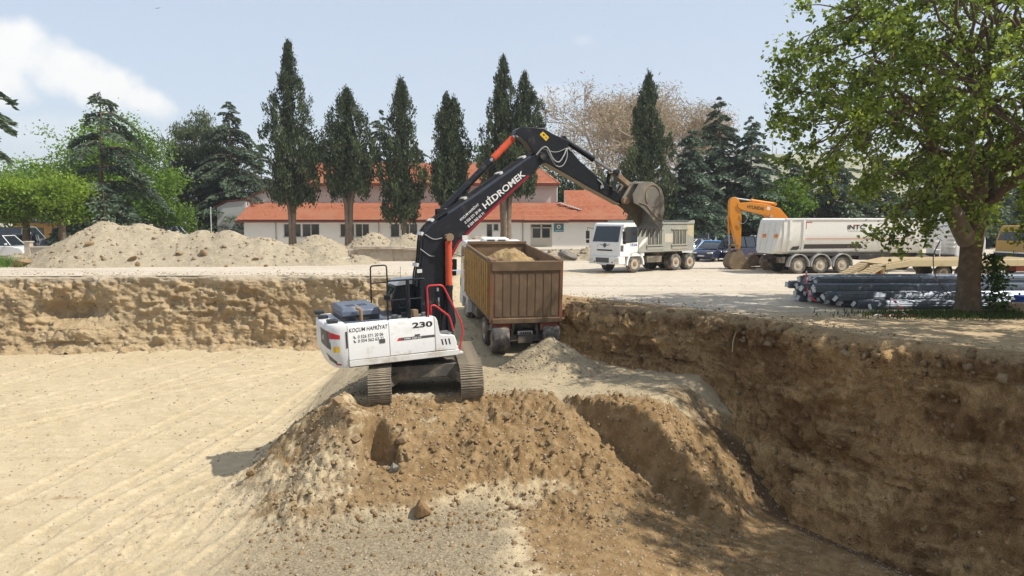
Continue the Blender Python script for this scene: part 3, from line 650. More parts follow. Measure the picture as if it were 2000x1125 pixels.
def side_panel(x0, x1, name, z0=1.225, z1=2.16, lab=None):
    pr = [(-1.36, z0), (-1.36, z1 - .09), (-1.335, z1 - .025), (-1.27, z1), (-1.10, z1), (-1.10, z1 - .02), (-1.29, z1 - .06), (-1.29, z0)]
    o = MB().prism(pr, x0, x1, 'x').build(name, m_white, EX, bevel=.008); return o
d1 = side_panel(-2.135, -1.058, 'side_door'); d2 = side_panel(-1.048, .183, 'side_door')
MB().box(-.36, -.22, -1.374, -1.36, 1.70, 1.73).build('latch', m_black, d2); MB().box(-1.32, -1.17, -1.374, -1.36, 1.60, 1.70).build('vent_grille', m_greydecal, d1)
MB().prism([(-2.135, 1.05), (.80, 1.05), (.86, 1.12), (.86, 1.20), (-2.135, 1.215)], -1.375, -1.25).build('side_skirt', m_white_d, EX, bevel=.012)
tb = MB().prism([(.195, 1.225), (.80, 1.205), (.80, 1.42), (.74, 1.60), (.36, 1.66), (.33, 1.72), (.28, 2.06), (.23, 2.15), (.195, 2.16)], -1.36, -.72).build('tool_box', m_white, EX, bevel=.018)
for k in range(3):
    MB().prism([(.36 + .1 * k, 1.53), (.395 + .1 * k, 1.53), (.425 + .1 * k, 1.37), (.39 + .1 * k, 1.37)], -1.366, -1.355).build('vent_slot', m_dark, tb)
MB().box(.37, .70, -1.30, -.76, 1.655, 1.668).build('step_plate', m_deck, tb)
MB().box(.80, .98, -1.33, -.85, 1.06, 1.12).box(.80, .84, -1.33, -.85, 1.06, 1.30).build('boarding_step', m_white_d, EX, bevel=.01)
# counterweight: outline swept in plan, undercut below, rounded shoulder
CW = [(-2.145, -1.36), (-2.30, -1.345), (-2.44, -1.29), (-2.55, -1.17), (-2.62, -.95), (-2.665, -.6), (-2.69, 0), (-2.665, .6), (-2.62, .95), (-2.55, 1.17), (-2.44, 1.29), (-2.30, 1.345), (-2.145, 1.36)]
def cw_pt(i, z, off=0.0):
    x, y = CW[i]
    k = 1.0 if z > 1.42 else 1 - .30 * ((1.42 - z) / .40)
    t = max(0, z - 2.06) / .10; k2 = k - .10 * t * t
    xx = -2.145 + (x + 2.145) * k2; yy = y * (1 - .02 * t - (.04 * max(0, 1.42 - z) / .4))
    n = Vector((x + 1.2, y * .75, 0)).normalized()
    return Vector((xx, yy, z)) + n * off
MB().loft([[cw_pt(i, z) for i in range(len(CW))] for z in (1.03, 1.12, 1.25, 1.42, 1.7, 2.0, 2.08, 2.13, 2.16)]).build('counterweight', m_white, EX, smooth=50)
CWO = [o for o in EX.children if o.name.startswith('counterweight')][0]
def cw_decal(name, quad, mat):           # quad: list of (i0, z) corners in outline index / height, filled as a fan grid on the curved face
    mb = MB(); nseg = 8
    (ia, za0, za1), (ib, zb0, zb1) = quad
    def at(i, z):
        i0 = int(math.floor(i)); i0 = min(i0, len(CW) - 2); t = i - i0; return cw_pt(i0, z, .006).lerp(cw_pt(i0 + 1, z, .006), t)
    rows = []
    for k in range(nseg + 1):
        t = k / nseg; i = ia + (ib - ia) * t; rows.append([at(i, za0 + (zb0 - za0) * t), at(i, za1 + (zb1 - za1) * t)])
    mb.loft(rows, close=False, caps=False).build(name, mat, CWO)
cw_decal('red_stripe', ((1.2, 1.80, 1.90), (3.4, 1.80, 1.99)), m_red)
cw_decal('grey_emblem', ((3.0, 1.52, 1.62), (3.45, 1.52, 1.99)), m_greydecal); cw_decal('grey_emblem', ((3.45, 1.52, 1.99), (5.4, 1.62, 2.03)), m_greydecal)
cw_decal('warning_sticker', ((1.4, 1.45, 1.60), (2.6, 1.45, 1.60)), m_yellow)
cw_decal('rear_grille', ((2.4, 1.12, 1.20), (4.3, 1.2, 1.42)), m_greydecal); cw_decal('rear_reflector', ((1.5, 1.10, 1.14), (2.8, 1.10, 1.15)), m_tail)
p0 = cw_pt(5, 1.74, .012); p1 = cw_pt(3, 1.70, .012)
text_fit('lettering', 'HİDROMEK', m_wtext, CWO, p0 + Vector((-.0, 0, 0)), (p1 - p0), (0, 0, 1), (p1 - p0).length * 1.0, .14, .02)
for i, z in ((0.6, 1.8),): pass
MB().box(-2.19, -2.15, -1.366, -1.352, 1.55, 1.98).build('hinge_cover', m_dark, CWO)
# deck, hood, stack
MB().box(-2.13, -.95, -1.10, 1.2, 2.10, 2.155).build('deck_plate', m_hood, EX, bevel=.01)
MB().box(-.95, .2, -1.10, -.42, 2.10, 2.15).build('deck_plate', m_deck, EX, bevel=.01)
hd = MB().loft([[Vector((x, y, z)) for x, y in ((x0, y0), (x1, y0), (x1, y1), (x0, y1))] for z, x0, x1, y0, y1 in ((2.28, -2.16, -1.12, -.72, 1.05), (2.42, -2.16, -1.12, -.72, 1.05), (2.52, -2.08, -1.2, -.60, .95))]).build('engine_hood', m_hood, EX, bevel=.025)
MB().box(-2.13, -1.14, -.69, 1.02, 2.155, 2.28).build('hood_base', m_blackm, hd)
for x0 in (-1.95, -1.62):
    for k in range(4): MB().box(x0 + .06 * k, x0 + .035 + .06 * k, -.45, -.30, 2.515, 2.527).build('slot', m_dark, hd)
for x0 in (-1.95, -1.62):
    for k in range(4): MB().box(x0 + .06 * k, x0 + .035 + .06 * k, -.2, -.05, 2.515, 2.527).build('slot', m_dark, hd)
for k in range(9): MB().box(-1.9 + .09 * k, -1.85 + .09 * k, -1.06, -.99, 2.152, 2.163).build('deck_slot', m_dark, EX)
MB().tube(spline([(-1.66, -.82, 2.15), (-1.66, -.82, 2.38), (-1.69, -.82, 2.47), (-1.78, -.82, 2.52)]), .045, 10).build('exhaust_pipe', m_rust, EX, smooth=50)
for x, y, z in ((-2.5, .35, 2.16), (-2.42, -.75, 2.16), (-2.52, .95, 2.22)):
    MB().box(x - .13, x + .13, y - .16, y + .16, z, z + .09).box(x - .03, x + .03, y - .03, y + .03, z - .05, z).build('work_lamp', m_blackm, EX, bevel=.015)
# guard rails
def rail(name, pts, r, mat, n=8):
    o = MB().tube(pts, r, n).build(name, mat, EX, smooth=50); return o
def arc_pts(pts, rr=.08):                # round the corners of a polyline
    P = [Vector(p) for p in pts]; out = [P[0]]
    for a, b, c in zip(P[:-2], P[1:-1], P[2:]):
        u1 = (a - b).normalized(); u2 = (c - b).normalized(); d = min(rr, (a - b).length * .45, (c - b).length * .45)
        for t in (0, .25, .5, .75, 1): out.append((b + u1 * d) * (1 - t) ** 2 + b * 2 * t * (1 - t) + (b + u2 * d) * t * t)
    return out + [P[-1]]
rail('guard_rail', arc_pts([(-1.03, -1.22, 2.14), (-1.0, -1.22, 3.2), (.02, -1.22, 3.2), (.02, -1.22, 2.14)]), .022, m_black)
rail('guard_rail', [(-1.0, -1.22, 2.68), (.02, -1.22, 2.68)], .016, m_black)
rail('guard_rail', [(-.45, -1.22, 2.14), (-.45, -1.22, 3.2)], .05, m_black)
rail('guard_rail', arc_pts([(-1.03, .9, 2.15), (-.99, .9, 3.48), (-.52, .9, 3.48), (-.52, .9, 2.6)]), .022, m_black)
rail('guard_rail', [(-1.0, .9, 2.98), (-.52, .9, 2.98)], .018, m_black)
rail('red_handrail', arc_pts([(.06, -1.28, 2.15), (.06, -1.28, 3.0), (.50, -1.28, 2.99), (.98, -1.28, 1.93), (1.01, -1.28, 1.70), (.88, -1.28, 1.1)], .1), .026, m_red)
rail('red_handrail', arc_pts([(.22, -.98, 2.12), (.22, -.98, 2.42), (.34, -.98, 2.42), (.74, -.98, 2.08), (.84, -.98, 1.66)], .08), .026, m_red)
for k in range(4): MB().box(-.85 + k * .28, -.70 + k * .28, -1.0 + .1 * (k % 2), -.8, 2.15, 2.24 + .05 * (k % 3)).build('valve_cover', (m_deck, m_black, m_rust, m_deck)[k], EX, bevel=.01)
MB().cyl((-.95, -.9, 2.68), (-.95, -.9, 2.80), .09, n=14).cyl((-.95, -.9, 2.14), (-.95, -.9, 2.7), .015).build('pre_cleaner', m_black, EX, smooth=40)
# cab on the far side
cabp = [(-.50, 1.14), (-.52, 2.55), (-.40, 2.88), (-.20, 2.99), (1.05, 3.0), (1.28, 2.5), (1.36, 1.7), (1.2, 1.14)]
cab = MB().prism(cabp, .38, 1.34).build('cab', m_black, EX, bevel=.03)
MB().prism([(-.42, 2.9), (-.28, 3.06), (.98, 3.08), (1.1, 2.98)], .36, 1.36).build('cab_roof', m_white, cab, bevel=.03)
MB().prism([(-.36, 1.95), (-.36, 2.55), (-.22, 2.85), (.22, 2.86), (.22, 1.95)], .365, .382).build('cab_window', m_glass_t, cab)
MB().prism([(.30, 1.75), (.30, 2.86), (.98, 2.86), (1.16, 2.5), (1.22, 1.75)], .365, .382).build('cab_window', m_glass, cab)
MB().add([(-.535, .48, 1.95), (-.535, 1.24, 1.95), (-.535, 1.24, 2.5), (-.535, .48, 2.5)], [(0, 1, 2, 3)]).build('rear_window', m_glass, cab)
MB().add([(-.53, .48, 2.53), (-.53, 1.24, 2.53), (-.42, 1.24, 2.84), (-.42, .48, 2.84)], [(0, 1, 2, 3)]).build('rear_window', m_glass, cab)
MB().tube([(-.1, 1.0, 3.05), (-.08, 1.0, 3.4)], .006, 5).build('antenna', m_black, cab)
rail('mirror_arm', [(.55, -.62, 1.7), (.60, -.62, 2.35)], .015, m_black)
MB().box(.50, .54, -.80, -.52, 2.35, 2.6).build('mirror', m_chrome, EX, bevel=.02)
# boom
BOOM = [(.14, 3.22), (.24, 3.63), (.31, 4.17), (.42, 4.40), (.6, 4.58), (.85, 4.75), (1.56, 5.14), (2.73, 5.85), (3.75, 6.47), (3.95, 6.57), (4.11, 6.59), (4.19, 6.48), (4.14, 6.33), (4.0, 6.21), (3.62, 5.88), (2.29, 4.84), (1.7, 4.33), (1.35, 4.03), (1.16, 3.72), (1.03, 3.3), (.95, 2.93), (.86, 2.3), (.66, 1.58), (.34, 1.55), (.12, 2.2)]
boom = MB().prism(BOOM, -.27, .27).build('boom', m_black, EX, bevel=.02)
low = [(3.62, 5.88), (2.29, 4.84), (1.7, 4.33), (1.35, 4.03), (1.16, 3.72), (1.03, 3.3), (.95, 2.93)]
st = MB()
for a, b in zip(low[:-1], low[1:]):
    n2 = Vector((-(b[1] - a[1]), b[0] - a[0])).normalized() * -.07
    st.add([(a[0], -.2735, a[1]), (b[0], -.2735, b[1]), (b[0] + n2.x, -.2735, b[1] + n2.y), (a[0] + n2.x, -.2735, a[1] + n2.y)], [(0, 1, 2, 3)])
st.build('red_stripe', m_redline, boom)
d_ = Vector((1.32, 0, .95)).normalized(); u_ = Vector((-.95, 0, 1.32)).normalized()
text_fit('lettering', 'HİDROMEK', m_wtext, boom, (2.20, -.274, 4.98), d_, u_, 1.60, .25, .02)
text_fit('lettering', 'KOÇUM HAFRİYAT', m_wtext, boom, (1.45, -.274, 4.66), Vector((.61, 0, .46)), Vector((-.46, 0, .61)), .72, .105, .02)
text_fit('lettering', '✆ 0 526 571 20 06'.replace('✆ ', ''), m_wtext, boom, (1.58, -.274, 4.58), Vector((.61, 0, .46)), Vector((-.46, 0, .61)), .62, .08, .02)
text_fit('lettering', '0 554 562 63 71', m_wtext, boom, (1.67, -.274, 4.47), Vector((.61, 0, .46)), Vector((-.46, 0, .61)), .62, .08, .02)
MB().cyl((4.06, -.34, 6.45), (4.06, .34, 6.45), .10, n=18).build('boom_nose_pin', m_blackm, boom, smooth=40)
MB().cyl((1.0, -.56, 4.24), (1.0, .56, 4.24), .085, n=16).cyl((1.0, -.58, 4.24), (1.0, -.54, 4.24), .11, n=16).build('cylinder_pin', m_rust, boom, smooth=40)
top = [(.05, 2.9), (.09, 3.25), (.20, 3.66), (.27, 4.2), (.38, 4.46), (.58, 4.66), (.83, 4.83), (1.56, 5.24), (2.73, 5.95), (3.75, 6.56)]
for y, r, o_ in ((-.22, .024, .0), (-.14, .02, .03), (-.06, .022, .01), (.06, .02, .03), (.16, .022, .0)):
    MB().tube(spline([(x - o_, y, z + o_) for x, z in top], 4), r, 7).build('hydraulic_pipe', m_blackm, boom, smooth=60)
for x, z, a in ((.12, 3.5, 75), (.3, 4.36, 60), (.62, 4.72, 38), (1.62, 5.3, 32), (2.75, 5.99, 32), (3.5, 6.44, 32)):
    T_ = Matrix.Translation((x, 0, z)) @ Matrix.Rotation(-rad(a), 4, 'Y'); MB().box(-.05, .05, -.26, .20, -.02, .045, T_).build('pipe_clamp', m_white_d, boom, bevel=.006)
MB().tube(spline([(.35, -.285, 4.35), (.6, -.30, 4.20), (.85, -.30, 4.22)]), .014, 6).tube(spline([(.2, -.285, 3.95), (.45, -.30, 3.75), (.6, -.29, 3.72)]), .014, 6).build('hose', m_hose, boom, smooth=60)
MB().box(.08, .22, -.285, -.27, 3.28, 3.38).box(.62, .68, -.285, -.27, 2.72, 2.82).box(1.45, 1.62, -.30, -.27, 4.14, 4.26).build('bracket', m_white_d, boom)
for s in (-1, 1): ram(EX, 'boom_cylinder', (.88, s * .42, 1.35), (1.0, s * .42, 4.24), .10, .055, .52, m_black, (.52, .965, .095))
ram(EX, 'arm_cylinder', (.95, 0, 4.95), (3.37, 0, 7.13), .105, .055, .63, m_black, (.68, .95, .10))
MB().box(.80, 1.1, -.14, -.09, 4.6, 5.05).box(.80, 1.1, .09, .14, 4.6, 5.05).build('cylinder_bracket', m_black, boom, bevel=.02)
# stick
STICK = [(3.26, 7.12), (3.30, 7.24), (3.42, 7.31), (3.58, 7.33), (4.17, 7.29), (4.5, 7.11), (4.85, 6.97), (4.97, 6.90), (4.96, 6.74), (5.31, 6.33), (5.88, 5.86), (6.41, 5.49), (6.72, 5.24), (6.84, 5.10), (6.80, 4.98), (6.70, 4.97), (6.4, 5.12), (5.64, 5.51), (4.91, 5.91), (4.17, 6.30), (3.95, 6.36), (3.77, 6.64), (3.63, 6.86), (3.45, 7.02)]
stick = MB().prism(STICK, -.19, .19).build('stick', m_black, EX, bevel=.018)
MB().prism([(6.66, 4.965), (6.4, 5.112), (5.64, 5.502), (4.91, 5.902), (4.20, 6.28), (4.19, 6.265), (4.90, 5.885), (5.63, 5.485), (6.39, 5.095), (6.65, 4.95)], -.17, .17).build('wear_plate', M('dusty_wear_plate', (.36, .31, .22), .7), stick)
MB().prism([(4.03, 7.10), (4.14, 7.19), (4.33, 7.02), (4.23, 6.91)], -.1955, -.19).build('warning_sticker', m_yellow, stick)
MB().prism([(4.12, 7.10), (4.16, 7.13), (4.20, 7.08), (4.16, 7.05)], -.1975, -.1955).prism([(4.21, 7.02), (4.23, 7.04), (4.26, 7.0), (4.24, 6.98)], -.1975, -.1955).build('sticker_print', m_dark, stick)
MB().cyl((6.78, -.28, 5.06), (6.78, .28, 5.06), .075, n=16).cyl((6.78, -.42, 5.06), (6.78, -.28, 5.06), .11, n=16).build('stick_pin', m_rust, stick, smooth=40)
MB().tube(spline([(3.85, -.30, 6.50), (4.05, -.31, 6.70), (4.20, -.33, 6.70), (4.36, -.35, 6.38), (4.55, -.34, 6.28), (4.74, -.30, 6.47), (4.90, -.22, 6.68), (5.05, -.2, 6.60)]), .022, 8).build('hose', m_hose, stick, smooth=60)
MB().tube(spline([(4.20, -.29, 6.62), (4.45, -.31, 6.20), (4.68, -.30, 6.17), (4.86, -.25, 6.40), (4.90, -.22, 6.68)]), .016, 8).build('hose', m_hose, stick, smooth=60)
MB().tube(spline([(4.05, -.3, 6.68), (4.5, -.25, 6.58), (4.9, -.22, 6.70)]), .012, 6).build('hose', m_hose, stick, smooth=60)
MB().box(6.0, 6.1, -.23, -.19, 5.48, 5.56).tube(spline([(5.9, -.2, 5.75), (6.05, -.22, 5.6), (6.0, -.22, 5.45)]), .02, 6).build('grease_block', m_hose, stick)
ram(EX, 'bucket_cylinder', (4.86, 0, 6.99), (6.56, 0, 5.97), .088, .048, .60, m_black)
lk = MB()
for s in (-1, 1): lk.bar((6.58, s * .24, 5.97), (6.42, s * .24, 5.38), .05, .13)
lk.cyl((6.57, -.3, 5.96), (6.57, .3, 5.96), .075, n=14).build('link_arm', m_blackm, EX, bevel=.01)
MB().bar((6.58, 0, 5.95), (7.13, 0, 5.52), .22, .15).cyl((7.13, -.26, 5.52), (7.13, .26, 5.52), .06, n=12).build('h_link', m_rust, EX, bevel=.015)
# bucket
BK = [(6.88, 5.24), (7.12, 5.58), (7.28, 5.63), (7.43, 5.62), (7.60, 5.60), (7.73, 5.53), (7.86, 5.43), (7.94, 5.32), (7.99, 5.15), (8.01, 4.97), (8.0, 4.72), (7.96, 4.49), (7.88, 4.14)]
FR = [(7.78, 4.16), (7.66, 4.34), (7.46, 4.59), (7.28, 4.76), (7.10, 4.90), (6.92, 4.98), (6.74, 4.96), (6.68, 5.08), (6.76, 5.17)]
bk = MB()
bk.prism(BK + FR[:6], -.62, -.585); bk.prism(BK + FR[:6], .585, .62)
shell = BK[1:]; inn = []
for i, p in enumerate(shell):
    a = shell[max(0, i - 1)]; b = shell[min(len(shell) - 1, i + 1)]; n2 = Vector((b[1] - a[1], -(b[0] - a[0]))).normalized() * .035; inn.append((p[0] + n2.x, p[1] + n2.y))
bk.prism(shell + inn[::-1], -.60, .60)
bucket = bk.build('bucket', m_steel, EX, bevel=.008)
for s in (-1, 1):
    MB().prism([(6.70, 5.0), (6.68, 5.10), (7.06, 5.60), (7.20, 5.66), (7.42, 5.63), (7.36, 5.40), (7.05, 5.02), (6.82, 4.96)], s * .25 - .03, s * .25 + .03).build('bucket_ear', m_steel, bucket, bevel=.008)
wl_ = [(7.12 + .0, 4.98), (7.34, 4.90), (7.52, 4.70), (7.70, 4.52), (7.9, 4.40), (7.98, 4.42)]
MB().tube(spline([(x, -.63, z) for x, z in wl_]), .014, 6).build('weld_seam', m_rust, bucket)
MB().tube([(7.60 + .27 * math.cos(t), -.63, 5.18 + .33 * math.sin(t)) for t in np.linspace(-1.6, 3.9, 26)], .013, 6).build('weld_seam', m_rust, bucket)
MB().bar((7.80, -.635, 4.62), (7.88, -.635, 4.50), .03, .03).build('weld_bead', m_rust, bucket)
MB().prism([(7.96, 4.3), (7.885, 4.10), (7.77, 4.14), (7.86, 4.34)], -.63, .63).build('cutting_lip', m_steel, bucket, bevel=.01)
tb_ = MB().loft([[Vector((-.09 * k + 7.835 - .0, y * w, 4.16 - dz)) + Vector((dx, 0, 0)) for dx, y in ((-h, -1), (h, -1), (h, 1), (-h, 1))] for k, w, dz, h in ((0, .058, 0, .055), (.7, .05, .14, .04), (1.3, .03, .28, .012))]).build('tooth', m_steel, bucket, bevel=.006)
for k in range(5):
    if k: t = tb_.copy(); COL.objects.link(t)
    else: t = tb_
    t.location = (0, -.54 + k * .27, 0)
# markings on the right side
text_fit('lettering', '230', m_dark, d2, (-.42, -1.362, 1.90), (1, 0, 0), (0, 0, 1), .56, .155, .035)
text_fit('lettering', 'KOÇUM HAFRİYAT', m_dark, d1, (-2.10, -1.362, 1.925), (1, 0, .02), (0, 0, 1), 1.02, .165, .012, .12)
text_fit('lettering', '0 526 571 20 06', m_dark, d1, (-1.88, -1.362, 1.775), (1, 0, .02), (0, 0, 1), .67, .085, .012, .1)
text_fit('lettering', '0 554 562 63 71', m_dark, d1, (-1.88, -1.362, 1.665), (1, 0, .02), (0, 0, 1), .67, .085, .012, .1)
for z in (1.79, 1.68): MB().tube([(-1.98, -1.363, z + .06), (-1.97, -1.363, z + .02), (-1.93, -1.363, z + .0)], .012, 5).build('phone_mark', m_dark, d1)
MB().prism([(-.86, 1.60), (-.80, 1.68), (-.70, 1.68), (-.76, 1.60)], -1.3625, -1.36).build('red_flash', m_red, d2)
MB().prism([(-.77, 1.60), (-.70, 1.68), (.183, 1.675), (.183, 1.61)], -1.3625, -1.36).build('black_band', m_greydecal, d2)
text_fit('lettering', 'HMK 230 LC', m_wtext, d2, (-.66, -1.364, 1.618), (1, 0, 0), (0, 0, 1), .48, .045, .02, .2)
# ------------------------------------------------------------------ wheels, cabs, tipper trucks
m_ochre = M('worn_ochre_paint', (.46, .27, .085), .6, dirt=(.27, .18, .10), amt=.45, dsc=2.2, var=.15)
m_rustbody = M('rusty_brown_steel', (.165, .107, .062), .75, dirt=(.235, .155, .09), amt=.5, dsc=1.5, var=.22, vsc=3, bmp=.25, bsc=14)
m_rustpost = M('rust_post', (.21, .105, .055), .7, dirt=(.30, .07, .045), amt=.35, dsc=4)
m_rustred = M('red_brown_paint', (.23, .055, .032), .6, dirt=(.30, .20, .12), amt=.4, dsc=3)
m_greybody = M('dusty_grey_body', (.30, .295, .245), .7, dirt=(.40, .35, .25), amt=.45, dsc=1.2, var=.12)
m_hub = M('rusty_hub', (.26, .13, .065), .7, dirt=(.34, .25, .16), amt=.35)
m_rim = M('dusty_rim', (.40, .355, .27), .7, dirt=(.30, .24, .16), amt=.4)
m_chassis = M('chassis_steel', (.10, .088, .07), .75, dirt=(.29, .23, .155), amt=.55)
m_lamp = M('head_lamp', (.60, .55, .42), .15)
m_plate = M('number_plate', (.62, .61, .57), .6, dirt=(.3, .25, .18), amt=.3)
m_load = soil_mat('soil_load', ((.24, .155, .07), (.33, .23, .11), (.42, .32, .18)), 1.6, .06)
def wheel(parent, c, ax, R=.5, W=.3, hub=None, rimm=None, dual=False):
    """tyre with tread and shoulders, dished rim, hub with nuts; ax points outwards"""
    hub = hub or m_hub; rimm = rimm or m_rim
    c = Vector(c); ax = Vector(ax); w = W * (2.15 if dual else 1)
    root = MB().lathe([(R * .56, -w), (R * .90, -w), (R * .985, -w + .05), (R, -w + .10), (R, -.10), (R * .985, -.05), (R * .90, -.005), (R * .66, .008), (R * .58, -.02), (R * .56, -.05)], c, ax, 28).build('wheel', m_rubber, parent, smooth=38)
    MB().lathe([(R * .57, -.02), (R * .60, -.006), (R * .54, -.02), (R * .50, -.07 if not dual else -.14), (R * .30, -.06 if not dual else -.15), (.02, -.06 if not dual else -.15)], c, ax, 24).build('rim', rimm, root, smooth=38)
    MB().lathe([(R * .30, -.16), (R * .29, -.02), (R * .20, .012), (.02, .015)], c, ax, 16).build('hub', hub, root, smooth=38)
    return root

def tipper(name, loc, rz, rx, label, body_m, cab_m, S):
    """three-axle tipper, local x forward from the rear axle pair, y left; S: options"""
    root = empty(name, loc, rot=(0, rx, rz)); tag(root, label, 'dump truck')
    LB = S['len']; HB = S['h']; zb = 1.20; bx0 = -1.55; bx1 = bx0 + LB; wb = S['wb']
    fr = MB()
    for s in (-1, 1): fr.box(bx0 + .1, wb + 1.2, s * .42 - .05, s * .42 + .05, .78, 1.06)
    for x in (-1.1, .6, 2.0, 3.0): fr.box(x - .06, x + .06, -.42, .42, .82, 1.02)
    fr.cyl((0, -.95, .52), (0, .95, .52), .1).cyl((-1.32 + .02, -.95, .52), (-1.30, .95, .52), .1).cyl((wb, -.9, .52), (wb, .9, .52), .08)
    fr.box(-.25, .25, -.25, .25, .35, .75).box(-1.5, -1.1, -.25, .25, .35, .75).box(wb - 2.4, wb - 1.1, .45, 1.1, .55, .95).box(wb - 2.2, wb - 1.3, -1.1, -.45, .5, .95)
    fr.build('chassis', m_chassis, root, bevel=.015)
    for s in (-1, 1):
        wheel(root, (wb, s * 1.16, .52), (0, s, 0), .52, .30)
        for x in (0.02, -1.30): wheel(root, (x, s * 1.20, .52), (0, s, 0), .52, .28, dual=True)
    # body: floor, headboard, sides with pressed ribs, tailgate
    bd = MB().box(bx0, bx1, -1.2, 1.2, zb, zb + .10); bd.box(bx0 + .2, bx1, -.5, -.36, zb - .14, zb).box(bx0 + .2, bx1, .36, .5, zb - .14, zb)
    body = bd.build('body_floor', body_m, root, bevel=.01)
    for s in (-1, 1):
        sd = MB().box(bx0 + .05, bx1, s * 1.2 - .03, s * 1.2 + .03, zb + .10, zb + HB).box(bx0, bx1, s * 1.23 - .05, s * 1.23 + .05, zb + HB - .10, zb + HB).box(bx0, bx1, s * 1.23 - .04, s * 1.23 + .04, zb - .02, zb + .14)
        side = sd.build('body_side', S.get('side_m', body_m), root, bevel=.012)
        S['ribs'](side, s, bx0, bx1, zb, HB)
    MB().box(bx1 - .06, bx1, -1.2, 1.2, zb + .1, zb + HB + .10).box(bx1 - .1, bx1 + .04, -1.22, 1.22, zb + HB + .0, zb + HB + .12).build('headboard', S.get('head_m', body_m), root, bevel=.012)
    S['tail'](root, bx0, zb, HB)
    # cab-over cab
    cx0 = wb - .75; cx1 = wb + 1.32; zc = .95; zt = S.get('cabtop', 2.92)
    prof = [(cx0, zc), (cx0, zt - .12), (cx0 + .12, zt), (cx1 - .55, zt), (cx1 - .34, zt - .09), (cx1 - .05, 1.78), (cx1, 1.55), (cx1, zc)]
    rings = []
    for y, k in ((-1.22, .93), (-1.18, 1.0), (1.18, 1.0), (1.22, .93)):
        mx = (cx0 + cx1) / 2; mz = (zc + zt) / 2; rings.append([Vector((mx + (x - mx) * (k if k == 1 else .985), y, mz + (z - mz) * (k if k == 1 else .98))) for x, z in prof])
    cab = MB().loft(rings).build('cab', cab_m, root, bevel=.03)
    MB().add([(cx1 - .055 + .012, -1.05, 1.80), (cx1 - .055 + .012, 1.05, 1.80), (cx1 - .305 + .012, .99, zt - .20), (cx1 - .305 + .012, -.99, zt - .20)], [(0, 1, 2, 3)]).build('windscreen', m_glass, cab)
    MB().box(cx1 + .002, cx1 + .02, -.62, .62, 1.28, 1.36).build('grille_slot', m_dark, cab)
    bp = MB().box(cx1 - .45, cx1 + .10, -1.22, 1.22, .52, .97).build('bumper', cab_m, root, bevel=.04)
    MB().box(cx1 + .10, cx1 + .112, -.62, .45, .60, .88).build('bumper_grille', m_greydecal, bp); MB().box(cx1 + .10, cx1 + .115, -.28, .25, .46, .55).build('number_plate', m_plate, bp)
    for s in (-1, 1):
        MB().box(cx1 + .07, cx1 + .112, s * 1.0 - .16, s * 1.0 + .16, .68, .84).build('head_lamp', m_lamp, bp, bevel=.02)
        MB().cyl((cx1 + .10, s * .72, .64), (cx1 + .113, s * .72, .64), .045).build('fog_lamp', m_dark, bp)
        sd = s * 1.215
        MB().prism([(wb - .12, 1.78), (wb - .12, zt - .22), (cx1 - .42, zt - .24), (cx1 - .22, 1.95), (cx1 - .3, 1.72)], sd - .012, sd + .012).build('side_window', m_glass, cab)
        MB().box(wb - .45, wb - .2, sd - .01, sd + .01, 2.1, zt - .22).build('rear_side_window', m_glass, cab)
        MB().prism([(cx1 - .28, 1.25), (cx1 - .05, 1.28), (cx1 - .05, 1.62), (cx1 - .3, 1.62)], sd - .006, sd + .014).build('door_step_vent', m_greydecal, cab, bevel=.01)
        MB().box(wb - .1, wb + .02, sd - .005, sd + .016, 1.58, 1.64).build('door_handle', m_dark, cab)
        MB().prism([(wb - .145, 1.02), (wb - .145, zt - .16), (wb - .13, zt - .16), (wb - .13, 1.02)], sd - .005, sd + .004).build('door_seam', m_greydecal, cab)
        # wheel arch
        ar = MB(); A1 = [(wb + .74 * math.cos(t), .52 + .74 * math.sin(t)) for t in np.linspace(-.1, math.pi + .1, 15)]; A0 = [(wb + .62 * math.cos(t), .52 + .62 * math.sin(t)) for t in np.linspace(-.1, math.pi + .1, 15)]
        ar.prism(A1 + A0[::-1], s * 1.22 - .25 * (s > 0), s * 1.22 + .25 * (s < 0)).build('wheel_arch', cab_m, root, bevel=.01)
        ma = MB().tube([(cx1 - .25, s * 1.2, 2.55), (cx1 - .05, s * 1.5, 2.62), (cx1 - .05, s * 1.5, 2.4)], .018, 6).build('mirror_arm', m_dark, cab)
        MB().box(cx1 - .12, cx1 - .02, s * 1.5 - .12, s * 1.5 + .12, 1.95, 2.42).box(cx1 - .12, cx1 - .02, s * 1.5 - .1, s * 1.5 + .1, 1.70, 1.90).build('mirror', m_dark, cab, bevel=.02)
        MB().tube([(cx0 - .2, s * 1.1, .55), (cx0 - .2, s * 1.1, 2.2)], .02, 6).tube([(cx0 - .42, s * 1.1, .55), (cx0 - .42, s * 1.1, 2.2)], .02, 6).build('access_ladder', m_chassis, root) if s < 0 and S.get('ladder') else None
    MB().prism([(cx1 - .5, zt - .05), (cx1 - .34, zt - .02), (cx1 - .2, zt - .2), (cx1 - .24, zt - .26)], -1.1, 1.1).build('sun_visor', m_white_d if S.get('visor') else cab_m, cab) if S.get('visor') else None
    return root, (bx0, bx1, zb, HB, wb, cx0, cx1, zt)

